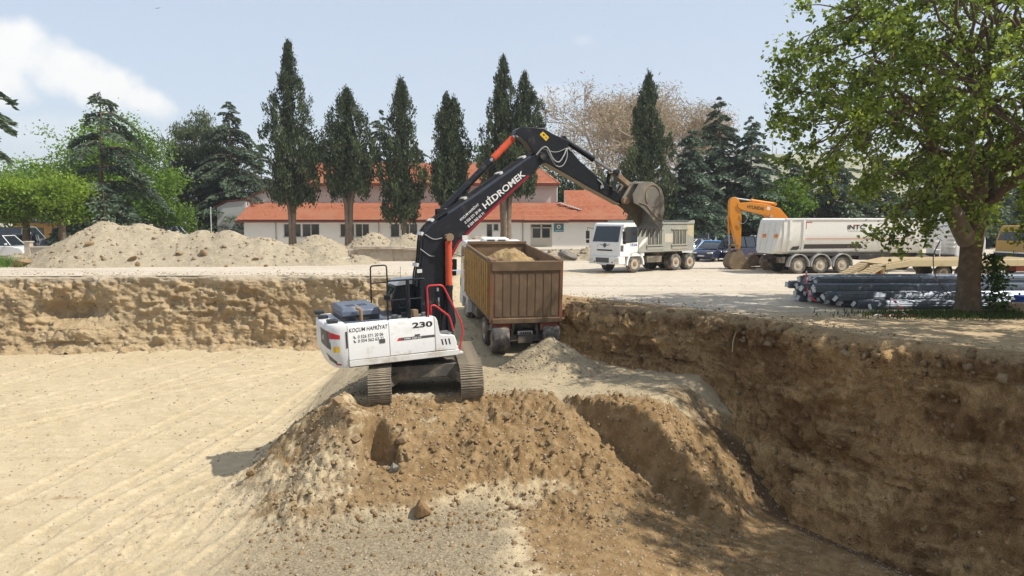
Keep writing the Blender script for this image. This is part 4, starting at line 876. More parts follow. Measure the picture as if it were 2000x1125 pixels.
# brown tipper seen from behind on the ramp
def ribs_brown(side, s, x0, x1, zb, H):
    nR = 14
    for k in range(nR):
        x = x0 + .25 + k * (x1 - x0 - .4) / (nR - 1)
        MB().box(x - .06, x + .06, s * 1.23, s * 1.36, zb + .14, zb + H - .1).build('rib', m_ochre, side, bevel=.015)
def tail_brown(root, x0, zb, H):
    tg = MB().box(x0 - .03, x0 + .03, -1.17, 1.17, zb - .02, zb + H - .36)
    t = tg.build('tailgate', m_rustbody, root, bevel=.01)
    for k in range(8):
        y = -1.0 + k * 2.0 / 7
        MB().box(x0 - .045, x0 - .03, y - .11, y + .11, zb + .12, zb + H - .42).build('pressed_rib', m_rustbody, t, bevel=.02)
    MB().box(x0 - .08, x0 + .05, -1.23, 1.23, zb + H - .36, zb + H - .02).build('top_beam', m_rustbody, root, bevel=.02)
    MB().box(x0 - .09, x0 + .05, -1.2, 1.2, zb - .12, zb + .06).build('bottom_beam', m_rustbody, t, bevel=.02)
    for s in (-1, 1):
        MB().box(x0 - .05, x0 + .06, s * 1.23 - .06, s * 1.23 + .06, zb - .1, zb + H).build('corner_post', m_rustpost, root, bevel=.015)
        MB().prism([(x0 - .02, zb + H - .02), (x0 + .65, zb + H - .02), (x0 + .65, zb + H + .05), (x0 - .02, zb + H + .03)], s * 1.17 - .09, s * 1.17 + .09).build('corner_gusset', m_rustbody, root, bevel=.01)
        lb = MB().box(x0 + .02, x0 + .22, s * .86 - .33, s * .86 + .33, .80, 1.06).build('lamp_box', m_rustred, root, bevel=.02)
        MB().box(x0 - .0, x0 + .022, s * .86 - .26, s * .86 + .26, .85, 1.0).build('tail_lamp', m_tail, lb, bevel=.01)
        MB().box(x0 + .25, x0 + .28, s * 1.0 - .3, s * 1.0 + .3, .25, .8).build('mud_flap', m_dark, root)
        MB().box(x0 + .1, x0 + .16, s * .45 - .04, s * .45 + .04, .45, .85).build('bumper_hanger', m_chassis, root)
    MB().box(x0 + .08, x0 + .14, -1.1, 1.1, .42, .48).build('underrun_bar', m_chassis, root)
    MB().box(x0 + .05, x0 + .07, -.26, .26, .66, .78).build('number_plate', m_plate, root)
    for k in range(5): MB().box(x0 + .044, x0 + .05, -.2 + .08 * k, -.155 + .08 * k, .68, .76).build('plate_mark', m_dark, root)
hd_ = 12.1
# rear of body bottom edge stands at about (0.46, 26.45, -0.42)
BR, bi = tipper('dump_truck', (.46 - 1.55 * math.sin(rad(hd_)), 26.5 + 1.55 * math.cos(rad(hd_)), -1.46), rad(90 + hd_), rad(-4.2), 'rusty brown tipper truck seen from behind on the ramp, heaped with soil', m_rustbody, m_white_d,
    dict(len=5.4, h=2.06, wb=4.55, side_m=m_rustbody, head_m=m_rustbody, ribs=ribs_brown, tail=tail_brown, cabtop=3.30))
MB().box(bi[5] + .25, bi[5] + .95, -.55, .55, bi[7], bi[7] + .17).build('roof_air_conditioner', m_white, BR, bevel=.05)
for k in range(2): MB().box(bi[5] + .24, bi[5] + .252, -.4 + .45 * k, -.08 + .45 * k, bi[7] + .04, bi[7] + .13).build('vent_grille', m_greydecal, BR)
# soil heaped in the brown body
n1_, n2_ = 70, 46
gx = np.linspace(bi[0] + .05, bi[1] - .07, n1_); gy = np.linspace(-1.16, 1.16, n2_); GX, GY = [a.ravel() for a in np.meshgrid(gx, gy, indexing='ij')]
hz_ = 1.40 + .60 * np.exp(-((GX - 1.3) / 1.5) ** 2 - (GY / .95) ** 2) + .22 * fbm(P3(GX, GY, 0, 1.6), 4, .55, s=4, ridge=True) + .07 * fbm(P3(GX, GY, 0, 6), 3, s=8)
ld = npmesh('soil_heap', np.stack([GX, GY, bi[2] + hz_], 1), gridfaces(n1_, n2_), m_load, smooth=True)
tag(ld, 'heap of brown soil loaded in the rusty truck body', 'soil'); ld.matrix_world = BR.matrix_basis.copy() if False else Matrix.Translation(BR.location) @ BR.rotation_euler.to_matrix().to_4x4()

# white-cab tipper in the yard, facing left
def ribs_white(side, s, x0, x1, zb, H):
    for g, xc in ((0, x0 + 1.35), (1, x0 + 3.55)):
        for k in range(4):
            x = xc - .48 + k * .32
            MB().box(x - .085, x - .045, s * 1.23, s * 1.29, zb + .42, zb + H - .42).box(x + .045, x + .085, s * 1.23, s * 1.29, zb + .42, zb + H - .42).build('rib', m_greybody, side, bevel=.01)
            MB().box(x - .045, x + .045, s * 1.232, s * 1.238, zb + .45, zb + H - .45).build('recess', m_dark, side)
        for z in (zb + .36, zb + H - .40): MB().box(xc - .75, xc + .75, s * 1.23, s * 1.30, z - .04, z + .04).build('rib', m_greybody, side, bevel=.01)
        MB().box(xc - .72, xc + .72, s * 1.23, s * 1.29, zb + .10, zb + .26).build('hinged_flap', m_greybody, side, bevel=.01)
    MB().prism([(x1 - .08, zb + .22), (x1 - .70, zb + .62), (x1 - .80, zb + .82), (x1 - .74, zb + .86), (x1 - .4, zb + .70), (x1 - .08, zb + .40)], s * 1.232, s * 1.237).build('white_flash', m_white_d, side)
    MB().box(x0 + 1.95, x0 + 2.68, s * 1.232, s * 1.237, zb + .52, zb + 1.05).build('pale_panel', M('pale_panel', (.48, .43, .33), .7), side)
    MB().prism([(x0 + .02, zb + .75), (x0 + .65, zb + 1.0), (x0 + .65, zb + H - .12), (x0 + .02, zb + H - .12)], s * 1.231, s * 1.236).build('faded_panel', M('faded_sand_paint', (.47, .40, .25), .7, dirt=(.36, .30, .2), amt=.3), side)
def tail_white(root, x0, zb, H):
    MB().box(x0 - .05, x0 + .02, -1.2, 1.2, zb, zb + H).box(x0 - .08, x0 + .04, -1.23, 1.23, zb + H - .04, zb + H + .12).build('tailgate', m_greybody, root, bevel=.015)
    for s in (-1, 1): MB().prism([(x0 - .05, zb + H), (x0 + .55, zb + H), (x0 + .05, zb + H + .14), (x0 - .05, zb + H + .14)], s * 1.2 - .04, s * 1.2 + .04).build('tail_ear', m_greybody, root)
    for s in (-1, 1): MB().box(x0, x0 + .1, s * .9 - .25, s * .9 + .25, .8, .95).build('tail_lamp', m_tail, root)
hw = 180 + 38.0
WT, wi = tipper('dump_truck', (9.27, 47.66, 0), rad(hw), 0, 'white cab tipper truck with dusty grey ribbed body parked in the yard', m_greybody, m_white,
    dict(len=5.0, h=1.72, wb=3.62, ribs=ribs_white, tail=tail_white, cabtop=2.90, ladder=True))
text_fit('lettering', '1524', M('blue_door_number', (.10, .09, .30), .6), WT, (wi[4] + .45, 1.2335, 1.56), (-1, 0, 0), (0, 0, 1), .5, .16, .02)
MB().lathe([(.02, .012), (.11, .012), (.13, 0)], (wi[6] + .003, 0, 1.60), (1, 0, 0), 18).build('badge', m_greydecal, WT)
MB().prism([(-.42, 1.66), (-.12, 1.62), (-.12, 1.58), (-.36, 1.62)], wi[6] + .002, wi[6] + .008, 'x').prism([(.42, 1.66), (.12, 1.62), (.12, 1.58), (.36, 1.62)], wi[6] + .002, wi[6] + .008, 'x').build('badge_wing', m_greydecal, WT)
text_fit('lettering', 'ÇARGO', m_greydecal, WT, (wi[4] + .95, 1.233, 1.58), (-1, 0, 0), (0, 0, 1), .2, .05) if False else None
# ------------------------------------------------------------------ orange excavator behind the white trailer
m_orange = M('orange_paint', (.66, .25, .025), .45, dirt=(.45, .26, .10), amt=.2, dsc=2, var=.1)
m_brownsteel = M('brown_bucket_steel', (.20, .145, .085), .65, dirt=(.30, .225, .14), amt=.45, dsc=2, bmp=.3, bsc=14)
OX = empty('excavator', (17.3, 48.3, 0), rz=rad(184)); tag(OX, 'orange tracked excavator with its bucket resting on the yard behind the white trailer', 'excavator')
crawler(OX, Matrix.Translation((0, 0, .03)), 2.39, .6, 3.42, .44, 46, m_track, m_blackm)
MB().box(-1.0, 1.0, -.9, .9, .5, .95).cyl((0, 0, .9), (0, 0, 1.05), .6, n=24).build('car_body', m_blackm, OX)
MB().loft([[Vector((x, y, z)) for x, y in ((.9, -1.3), (.9, 1.3), (-2.2, 1.3), (-2.7, .8), (-2.8, 0), (-2.7, -.8), (-2.2, -1.3))] for z in (1.05, 1.2, 2.0, 2.1)]).build('engine_house', m_orange, OX, bevel=.03)
oc = MB().prism([(-.3, 1.1), (-.3, 2.7), (-.1, 2.92), (1.0, 2.92), (1.3, 2.3), (1.35, 1.1)], .4, 1.3).build('cab', m_orange, OX, bevel=.03)
MB().prism([(-.15, 1.9), (-.15, 2.75), (.95, 2.75), (1.18, 2.25), (1.2, 1.9)], .39, 1.31).build('cab_window', m_glass, oc)
ob = MB().prism([(3.32, 4.12), (3.36, 3.9), (3.15, 3.72), (1.6, 3.36), (.95, 2.9), (.55, 1.5), (.05, 1.5), (-.1, 2.5), (.15, 3.25), (.65, 3.78), (1.6, 4.06), (2.6, 4.16)], -.25, .25).build('boom', m_orange, OX, bevel=.02)
text_fit('lettering', 'HYUNDAI', m_dark, ob, (2.75, .254, 3.78), (-1, 0, -.13), (-.13, 0, 1), 1.05, .22, .02)
MB().prism([(1.50, 3.70), (1.30, 3.66), (1.27, 3.86), (1.47, 3.90)], .25, .254).build('white_sticker', m_wtext, ob)
os_ = MB().prism([(3.84, 3.85), (3.82, 4.25), (3.68, 4.45), (3.45, 4.48), (3.25, 4.30), (3.12, 3.9), (3.06, 3.2), (3.05, 1.5), (3.12, 1.22), (3.28, 1.22), (3.62, 2.5), (3.80, 3.2)], -.19, .19).build('stick', m_orange, OX, bevel=.02)
MB().tube(spline([(3.0, .27, 3.6), (2.75, .30, 3.2), (2.95, .28, 2.85), (3.3, .24, 2.9)]), .02, 6).build('hose', m_hose, os_)
ram(OX, 'arm_cylinder', (.9, 0, 4.05), (3.5, 0, 4.42), .10, .05, .58, m_orange)
ram(OX, 'bucket_cylinder', (3.82, 0, 3.2), (3.72, 0, 1.5), .075, .045, .55, m_orange)
for s in (-1, 1): ram(OX, 'boom_cylinder', (.9, s * .42, 1.2), (1.3, s * .42, 3.3), .09, .05, .6, m_orange)
MB().bar((3.72, -.2, 1.5), (3.2, -.2, 1.5), .05, .12).bar((3.72, .2, 1.5), (3.2, .2, 1.5), .05, .12).bar((3.74, 0, 1.5), (3.62, 0, .9), .2, .12).build('link_arm', m_brownsteel, OX, bevel=.01)
obk = MB(); OBP = [(3.45, 1.08), (3.72, .92), (3.90, .62), (3.92, .32), (3.80, .08), (3.5, .0), (2.5, .0), (2.38, .06)]
obk.prism(OBP + [(2.55, .25), (2.8, .55), (3.0, .95), (3.15, 1.2), (3.3, 1.22)], -.58, -.55).prism(OBP + [(2.55, .25), (2.8, .55), (3.0, .95), (3.15, 1.2), (3.3, 1.22)], .55, .58)
obk.prism(OBP + [(2.42, .09), (3.46, .04), (3.74, .12), (3.87, .33), (3.85, .60), (3.70, .87), (3.43, 1.04)], -.57, .57)
obk = obk.build('bucket', m_brownsteel, OX, bevel=.01)
for k in range(5): MB().box(2.2, 2.45, -.56 + k * .26, -.46 + k * .26, .0, .09).build('tooth', m_brownsteel, obk, bevel=.02)

# ------------------------------------------------------------------ white semi-trailer and its tractor
m_cream = M('cream_trailer_paint', (.72, .70, .64), .45, dirt=(.55, .49, .39), amt=.15, dsc=.9, var=.05)
m_band = M('brown_grey_band', (.075, .062, .058), .6)
m_orline = M('orange_line', (.52, .17, .06), .6)
TR = empty('tipping_semi_trailer', (14.64, 44.52, 0), rz=rad(12)); tag(TR, 'long white three-axle tipping semi-trailer parked across the yard', 'trailer')
Lt = 9.7
def tub(x, k=1.0, zt=3.08):
    h = [(-1.25, zt), (-1.25, 2.35), (-1.22, 1.9), (-1.02, 1.28), (-.8, 1.12), (.8, 1.12), (1.02, 1.28), (1.22, 1.9), (1.25, 2.35), (1.25, zt)]
    return [Vector((x, y * k, z)) for y, z in h]
tbm = MB().loft([[v + Vector((-.18 * (v.z - 1.6) * -1 if False else 0, 0, 0)) for v in tub(.42)], tub(.75), tub(Lt - .3), tub(Lt, .98)]).build('tub', m_cream, TR, bevel=.02)
rear = MB().loft([[Vector((x, y, z)) for y, z in ((-1.16, 3.02), (-1.20, 2.2), (-.98, 1.3), (-.78, 1.14), (.78, 1.14), (.98, 1.3), (1.20, 2.2), (1.16, 3.02))] for x in (0.42, .12)]).build('tailgate', m_cream, TR, bevel=.02)
for v in rear.data.vertices:
    if v.co.x < .3: v.co.x += .22 * (v.co.z - 1.9) / 1.1
for y in (-.62, 0, .62):
    MB().bar((.13 + .22 * (-.6) / 1.1 - .02, y, 1.3), (.13 + .22 * 1.0 / 1.1 - .02, y, 2.9), .07, .06, (1, 0, 0)).build('tailgate_rib', m_cream, rear)
for y in (-.92, .32):
    MB().box(.12, .14, y - .15, y + .15, 2.05, 2.25).build('amber_lamp', m_amber, rear)
for y0, y1 in ((-1.05, -.72), (-.45, -.12), (.15, .5)):
    for q in range(6): MB().box(.09 + .05 * q * .9, .10 + .05 * q * .9, y0 if q % 2 else y1 - .03, (y0 + .03) if q % 2 else y1, 1.55 + .22 * q, 1.72 + .22 * q).build('reflector', m_tail, rear)
MB().box(.5, Lt, -1.30, -1.20, 3.06, 3.16).box(.5, Lt, 1.20, 1.30, 3.06, 3.16).build('top_rail', M('bright_white_rail', (.78, .77, .74), .4), TR, bevel=.02)
for x in (.75, 1.6): MB().loft([[v + Vector((dx, 0, 0)) for v in ([Vector((x, y * s_, z)) for y, z in ((-1.25, 3.06), (-1.25, 2.35), (-1.22, 1.9), (-1.03, 1.27))])] for s_, dx in ((1.0, 0), (1.05, .02), (1.05, .16), (1.0, .18))], close=False, caps=False).build('stiffener', m_cream, TR)
MB().box(1.7, Lt - .8, -1.262, -1.245, 1.98, 2.01).build('orange_line', m_orline, TR)
def taper_y(z): return -1.25 if z > 2.35 else (-1.22 - .03 * (z - 1.9) / .45 if z > 1.9 else -1.02 - .20 * (z - 1.28) / .62)
def decal(poly, mat, name, off=.012):
    me = MB().add([(x, taper_y(z) - off, z) for x, z in poly], [tuple(range(len(poly)))]).build(name, mat, TR); return me
decal([(1.55, 1.42), (1.75, 1.68), (5.4, 1.68), (5.65, 1.42)], m_band, 'dark_band'); decal([(1.3, 1.30), (1.5, 1.42), (5.65, 1.42), (5.75, 1.30)], m_white, 'white_band', .014); decal([(.95, 1.36), (1.1, 1.55), (1.5, 1.58), (1.5, 1.36)], m_band, 'dark_band')
text_fit('lettering', 'iNTC', M('logo_black', (.04, .035, .035), .5), TR, (4.45, -1.262, 2.52), (1, 0, 0), (0, 0, 1), 1.15, .27, .03)
text_fit('lettering', 'TRAILER', M('logo_grey', (.30, .29, .28), .6), TR, (4.45, -1.262, 2.40), (1, 0, 0), (0, 0, 1), 1.15, .06, .0)
MB().box(4.86, 5.02, -1.266, -1.262, 2.73, 2.79).build('red_mark', m_red, TR)
MB().box(1.8, 1.84, -1.262, -1.25, 2.55, 2.95).box(1.8, 2.2, -1.262, -1.25, 2.91, 2.95).build('red_corner_mark', m_tail, TR)
ch = MB()
for s in (-1, 1): ch.box(.9, Lt, s * .55 - .07, s * .55 + .07, .82, 1.12)
for x in (1.45, 2.85, 4.25): ch.cyl((x, -1.0, .5), (x, 1.0, .5), .07)
ch.box(.7, .95, -.9, .9, .72, 1.0).box(5.4, 7.6, -1.05, 1.05, .75, 1.1).box(1.0, 5.4, -1.1, -.6, .98, 1.12).box(.55, .75, -.6, .6, .55, .98).box(.2, .6, -.5, .5, .8, 1.02)
ch.build('chassis', M('dark_chassis', (.035, .03, .03), .7, dirt=(.22, .18, .13), amt=.25), TR, bevel=.02)
for x in (1.45, 2.85, 4.25):
    for s in (-1, 1): wheel(TR, (x, s * 1.22, .5), (0, s, 0), .5, .36, hub=m_rim)
    A1 = [(x + .64 * math.cos(t), .5 + .64 * math.sin(t)) for t in np.linspace(-.15, math.pi + .15, 17)]; A0 = [(x + .60 * math.cos(t), .5 + .60 * math.sin(t)) for t in np.linspace(-.15, math.pi + .15, 17)]
    MB().prism(A1 + A0[::-1], -1.30, -.9).build('mudguard', M('grey_mudguard', (.42, .41, .38), .5), TR)
MB().box(.45, .62, -1.15, -.5, .62, .95).box(.45, .62, .5, 1.15, .62, .95).build('lamp_bracket', m_chassis, TR, bevel=.02)
for s in (-1, 1): MB().box(7.4, 7.52, s * .8 - .06, s * .8 + .06, .05, 1.0).box(7.3, 7.62, s * .8 - .15, s * .8 + .15, .02, .06).build('landing_leg', m_chassis, TR)
TC = empty('truck_tractor', (14.64 + 12.4 * math.cos(rad(12)), 44.52 + 12.4 * math.sin(rad(12)), 0), rz=rad(12)); tag(TC, 'white tractor unit coupled to the white trailer, half hidden by the tree', 'truck')
MB().box(-3.6, 1.0, -.45, -.35, .75, 1.0).box(-3.6, 1.0, .35, .45, .75, 1.0).box(-1.4, -.6, -1.15, -.5, .5, 1.0).box(-1.4, -.6, .5, 1.15, .5, 1.0).build('chassis', m_blackm, TC)
tcab = MB().loft([[Vector((x, y, z)) for x, z in ((-.6, .95), (-.6, 2.9), (-.2, 3.5), (.8, 3.5), (1.25, 2.9), (1.5, 1.8), (1.5, .55), (.2, .55))] for y in (-1.22, 1.22)]).build('cab', m_white, TC, bevel=.06)
for k in range(5): MB().box(-.75, -.61, -1.2, -.5, 1.4 + .25 * k, 1.52 + .25 * k).build('side_fairing', m_white, tcab, bevel=.02)
MB().prism([(.3, 1.9), (.3, 2.75), (1.1, 2.75), (1.32, 1.9)], -1.235, -1.225).build('side_window', m_glass, tcab); MB().add([(1.51, -1.1, 1.95), (1.51, 1.1, 1.95), (1.27, 1.05, 2.85), (1.27, -1.05, 2.85)], [(0, 1, 2, 3)]).build('windscreen', m_glass, tcab)
for s in (-1, 1): wheel(TC, (.75, s * 1.15, .5), (0, s, 0), .5, .3); wheel(TC, (-2.6, s * 1.18, .5), (0, s, 0), .5, .28, dual=True)
MB().tube([(-1.9, -1.0, .8), (-1.9, -1.0, 2.0)], .03, 6).tube([(-1.5, -1.0, .8), (-1.5, -1.0, 2.0)], .03, 6).tube([(-1.9, -1.0, 1.3), (-1.5, -1.0, 1.3)], .03, 6).tube([(-1.9, -1.0, 1.8), (-1.5, -1.0, 1.8)], .03, 6).build('access_ladder', m_white, TC)

# ------------------------------------------------------------------ flatbed trailer with timber ramps
m_timber = M('sunbleached_timber', (.46, .345, .19), .8, dirt=(.33, .24, .13), amt=.3, dsc=4, var=.14, bmp=.4, bsc=20)
m_lowbeam = M('cream_steel_beam', (.52, .42, .24), .6, dirt=(.40, .25, .12), amt=.2, dsc=2)
LB_ = empty('low_loader_trailer', (17.0, 37.6, 0), rz=rad(4)); tag(LB_, 'beige flatbed trailer with timber-planked loading ramps behind the rebar stack', 'trailer')
fr = MB()
for y in (0, 2.5): fr.prism([(2.6, .78), (9.5, .78), (9.5, 1.10), (2.6, 1.10), (1.35, .86), (1.35, .62)], y - .06, y + .06)
fr.box(2.6, 9.5, -.05, -.02, 1.0, 1.12)
for x in (2.8, 4.2, 5.6, 7.0, 8.6): fr.box(x - .06, x + .06, 0, 2.5, .82, 1.0)
fr.build('frame', m_lowbeam, LB_, bevel=.015)
for k in range(32): MB().box(2.62 + k * .214, 2.62 + .205 + k * .214, .07, 2.44, 1.085, 1.125 + .006 * (k * 7 % 3)).build('deck_plank', m_timber, LB_)
sl = Matrix.Translation((1.35, 0, .86)) @ Matrix.Rotation(-math.atan2(.24, 1.25), 4, 'Y')
for k in range(6): MB().box(.02 + k * .21, .215 + k * .21, .07, 2.44, .0, .04, sl).build('deck_plank', m_timber, LB_)
for y0 in (.02, 1.55):
    rmp = Matrix.Translation((1.35, y0, .82)) @ Matrix.Rotation(rad(-28), 4, 'Y')
    rp = MB().box(-1.7, 0, 0, .07, -.10, .0, rmp).box(-1.7, 0, .86, .93, -.10, .0, rmp).build('loading_ramp', m_lowbeam, LB_, bevel=.01)
    for k in range(9): MB().box(-1.68 + k * .188, -1.53 + k * .188, .0, .93, .0, .045, rmp).build('ramp_plank', m_timber, rp)
    MB().box(1.30, 1.42, y0 + .1, y0 + .8, .35, .8).build('ramp_stand', m_lowbeam, rp); MB().box(1.24, 1.30, y0 + .3, y0 + .7, .40, .62).build('tail_lamp', m_tail, rp)
for x in (4.6, 5.7, 6.8):
    for y, s in ((0.35, -1), (2.15, 1)): wheel(LB_, (x, y, .4), (0, s, 0), .4, .3)
MB().box(8.2, 9.6, .1, 2.4, .5, .8).build('tool_locker', m_rustred, LB_)

# ------------------------------------------------------------------ rebar stack
m_rebar = M('blue_grey_rebar', (.21, .235, .275), .45, .45, dirt=(.19, .15, .12), amt=.12, dsc=3, var=.35, vsc=9)
m_barend = M('rust_bar_end', (.10, .075, .055), .8)
m_tagp = M('paper_tag', (.66, .66, .63), .8); m_wire = M('tie_wire', (.05, .05, .055), .6)
def bundle_mesh(seed, L=12.0, R=.135, nb=24):
    r = random.Random(seed); mb = MB(); k = 0; pts = []
    for ring, cnt in ((0, 1), (1, 6), (2, 12), (2.9, 17)):
        for j in range(cnt):
            a = 2 * math.pi * j / cnt + ring * .4; rr = ring * R / 3.0
            if ring == 1 or ring == 0: continue            # only the bars that show
            pts.append((rr * math.cos(a) + r.uniform(-.006, .006), rr * math.sin(a) + r.uniform(-.006, .006)))
    sag = r.uniform(-.015, .015)
    for (y, z) in pts:
        x0 = r.uniform(-.06, .06); P = []
        for q in range(5): t = q / 4; P.append((x0 + L * t, y + sag * math.sin(math.pi * t * 2) + r.uniform(-.004, .004), z + r.uniform(-.004, .004)))
        mb.tube(P, .019, 5)
    mb.cyl((.03, 0, 0), (L - .03, 0, 0), R * .7, n=8)
    o = mb.build('rebar_bundle', m_rebar, smooth=50); me = o.data; bpy.data.objects.remove(o); return me
bms = [bundle_mesh(s) for s in range(4)]
tie_me = None
rr_ = random.Random(5); bund = []
rows_ = [(0, [(26.15 + .285 * k) for k in range(11)]), (1, [(26.6 + .285 * k) for k in range(9)]), (2, [(27.3 + .285 * k) for k in range(7)]), (3, [(28.0 + .285 * k) for k in range(4)])]
for lay, ys_ in rows_:
    for k, y in enumerate(ys_):
        x0 = {0: 12.3, 1: 11.3, 2: 11.0, 3: 11.15}[lay] - .9 * (y - 26.1) * (.62 if lay == 0 else .12) + rr_.uniform(-.25, .25)
        z = .15 + lay * .235 + rr_.uniform(-.01, .01)
        o = bpy.data.objects.new('rebar_bundle', bms[rr_.randrange(4)]); COL.objects.link(o); o.location = (x0, y, z); o.rotation_euler = (rr_.uniform(0, 6), 0, rad(3.2 + rr_.uniform(-.7, .7)))
        bund.append((o, lay, k, x0, y, z))
        tag(o, 'steel rebar bundle in the %s layer of the stack, %s from the front' % (('bottom', 'second', 'third', 'top')[lay], ('nearest', 'second', 'third', 'fourth', 'fifth', 'sixth', 'seventh', 'eighth', 'ninth', 'tenth', 'eleventh')[k]), 'rebar bundle', 'rebar bundles stacked beside the tree')
        for q in range(4):
            xx = .6 + q * 3.2 + rr_.uniform(-.4, .4)
            if tie_me is None:
                t_ = MB(); t_.tube([(0, .142 * math.cos(a), .142 * math.sin(a)) for a in np.linspace(0, 6.283, 15)], .008, 4); to = t_.build('tie_wire', m_wire); tie_me = to.data; bpy.data.objects.remove(to)
            w = bpy.data.objects.new('tie_wire', tie_me); COL.objects.link(w); w.parent = o; w.location = (xx, 0, 0)
        for q in range(1 if lay else 2):
            if rr_.random() < .85:
                a = -o.rotation_euler[0]; tg = MB().box(-.006, 0, -.06, .06, -.12, .08, Matrix.Rotation(rad(rr_.uniform(20, 70)), 4, 'Z') @ Matrix.Rotation(rr_.uniform(-.7, .7), 4, 'X')).build('paper_tag', m_tagp, o)
                tg.rotation_euler = (a, 0, 0); tg.location = (-.07 - .02 * q, rr_.uniform(-.07, .07), rr_.uniform(-.08, .04))

# red and white tape on a stick, kerb, crate
m_tape_r = M('red_tape', (.62, .05, .07), .6); m_tape_w = M('white_tape', (.72, .68, .66), .6)
TP = MB().cyl((0, 0, 0), (.01, 0, .75), .014, .012, 6).build('barrier_stick', m_blackm); TP.location = (11.95, 24.15, 0); tag(TP, 'thin dark stick with red and white barrier tape at the pit edge', 'stick')
for k in range(7):
    a = k * .16; MB().add([(a * .62, -.02 - .05 * math.sin(k), .62 - a * .55 - (.1 if k > 3 else 0)), (a * .62 + .1, -.02 - .05 * math.sin(k + 1), .56 - a * .52 - (.1 if k > 3 else 0)), (a * .62 + .1, -.03, .50 - a * .50 - (.08 if k > 3 else 0)), (a * .62, -.03, .55 - a * .52 - (.08 if k > 3 else 0))], [(0, 1, 2, 3)]).build('tape', m_tape_r if k % 2 else m_tape_w, TP)
for k in range(6): MB().tube(spline([(-.5 + .2 * k, -.1 * (k % 3), .03), (-.35 + .22 * k, .08, .06), (-.2 + .2 * k, -.05, .03)]), .02, 4).build('tape', m_tape_r if k % 2 else m_tape_w, TP)
TP2 = MB().tube(spline([(11.0, 28.6, 1.12), (10.85, 28.3, .98), (10.75, 27.9, .72), (10.6, 27.3, .42), (10.7, 26.9, .2)]), .022, 5).build('barrier_tape', m_tape_r); tag(TP2, 'strip of red and white tape draped over the rebar ends', 'tape')
for k in range(4): MB().tube(spline([(11.0 - .09 * k, 28.62 - .33 * k, 1.15 - .22 * k), (10.95 - .09 * k, 28.5 - .33 * k, 1.06 - .22 * k)]), .026, 5).build('tape', m_tape_w, TP2)
KB = MB().loft([[Vector((x, y, z)) for x, y in ((0, 0), (4.5, -.9), (4.6, -.5), (.08, .42))] for z in (0, .30, .36)]).build('planter_kerb', M('weathered_kerb_stone', (.36, .26, .18), .85, dirt=(.25, .19, .13), amt=.4), bevel=.03); KB.location = (15.75, 25.0, 0); tag(KB, 'low stone planter kerb to the right of the tree trunk', 'kerb')
BC = MB().box(0, 1.6, 0, .8, 0, .42).box(-.03, 1.63, -.03, .83, .36, .46)
BCo = BC.build('plastic_trough', M('blue_plastic', (.03, .07, .32), .45), bevel=.03); BCo.location = (17.4, 26.0 - .35, .02); tag(BCo, 'blue plastic trough at the right behind the kerb', 'trough')
for k in range(3): MB().box(.2 + .45 * k, .4 + .45 * k, -.012, .0, .16, .24).build('white_mark', m_wtext, BCo)

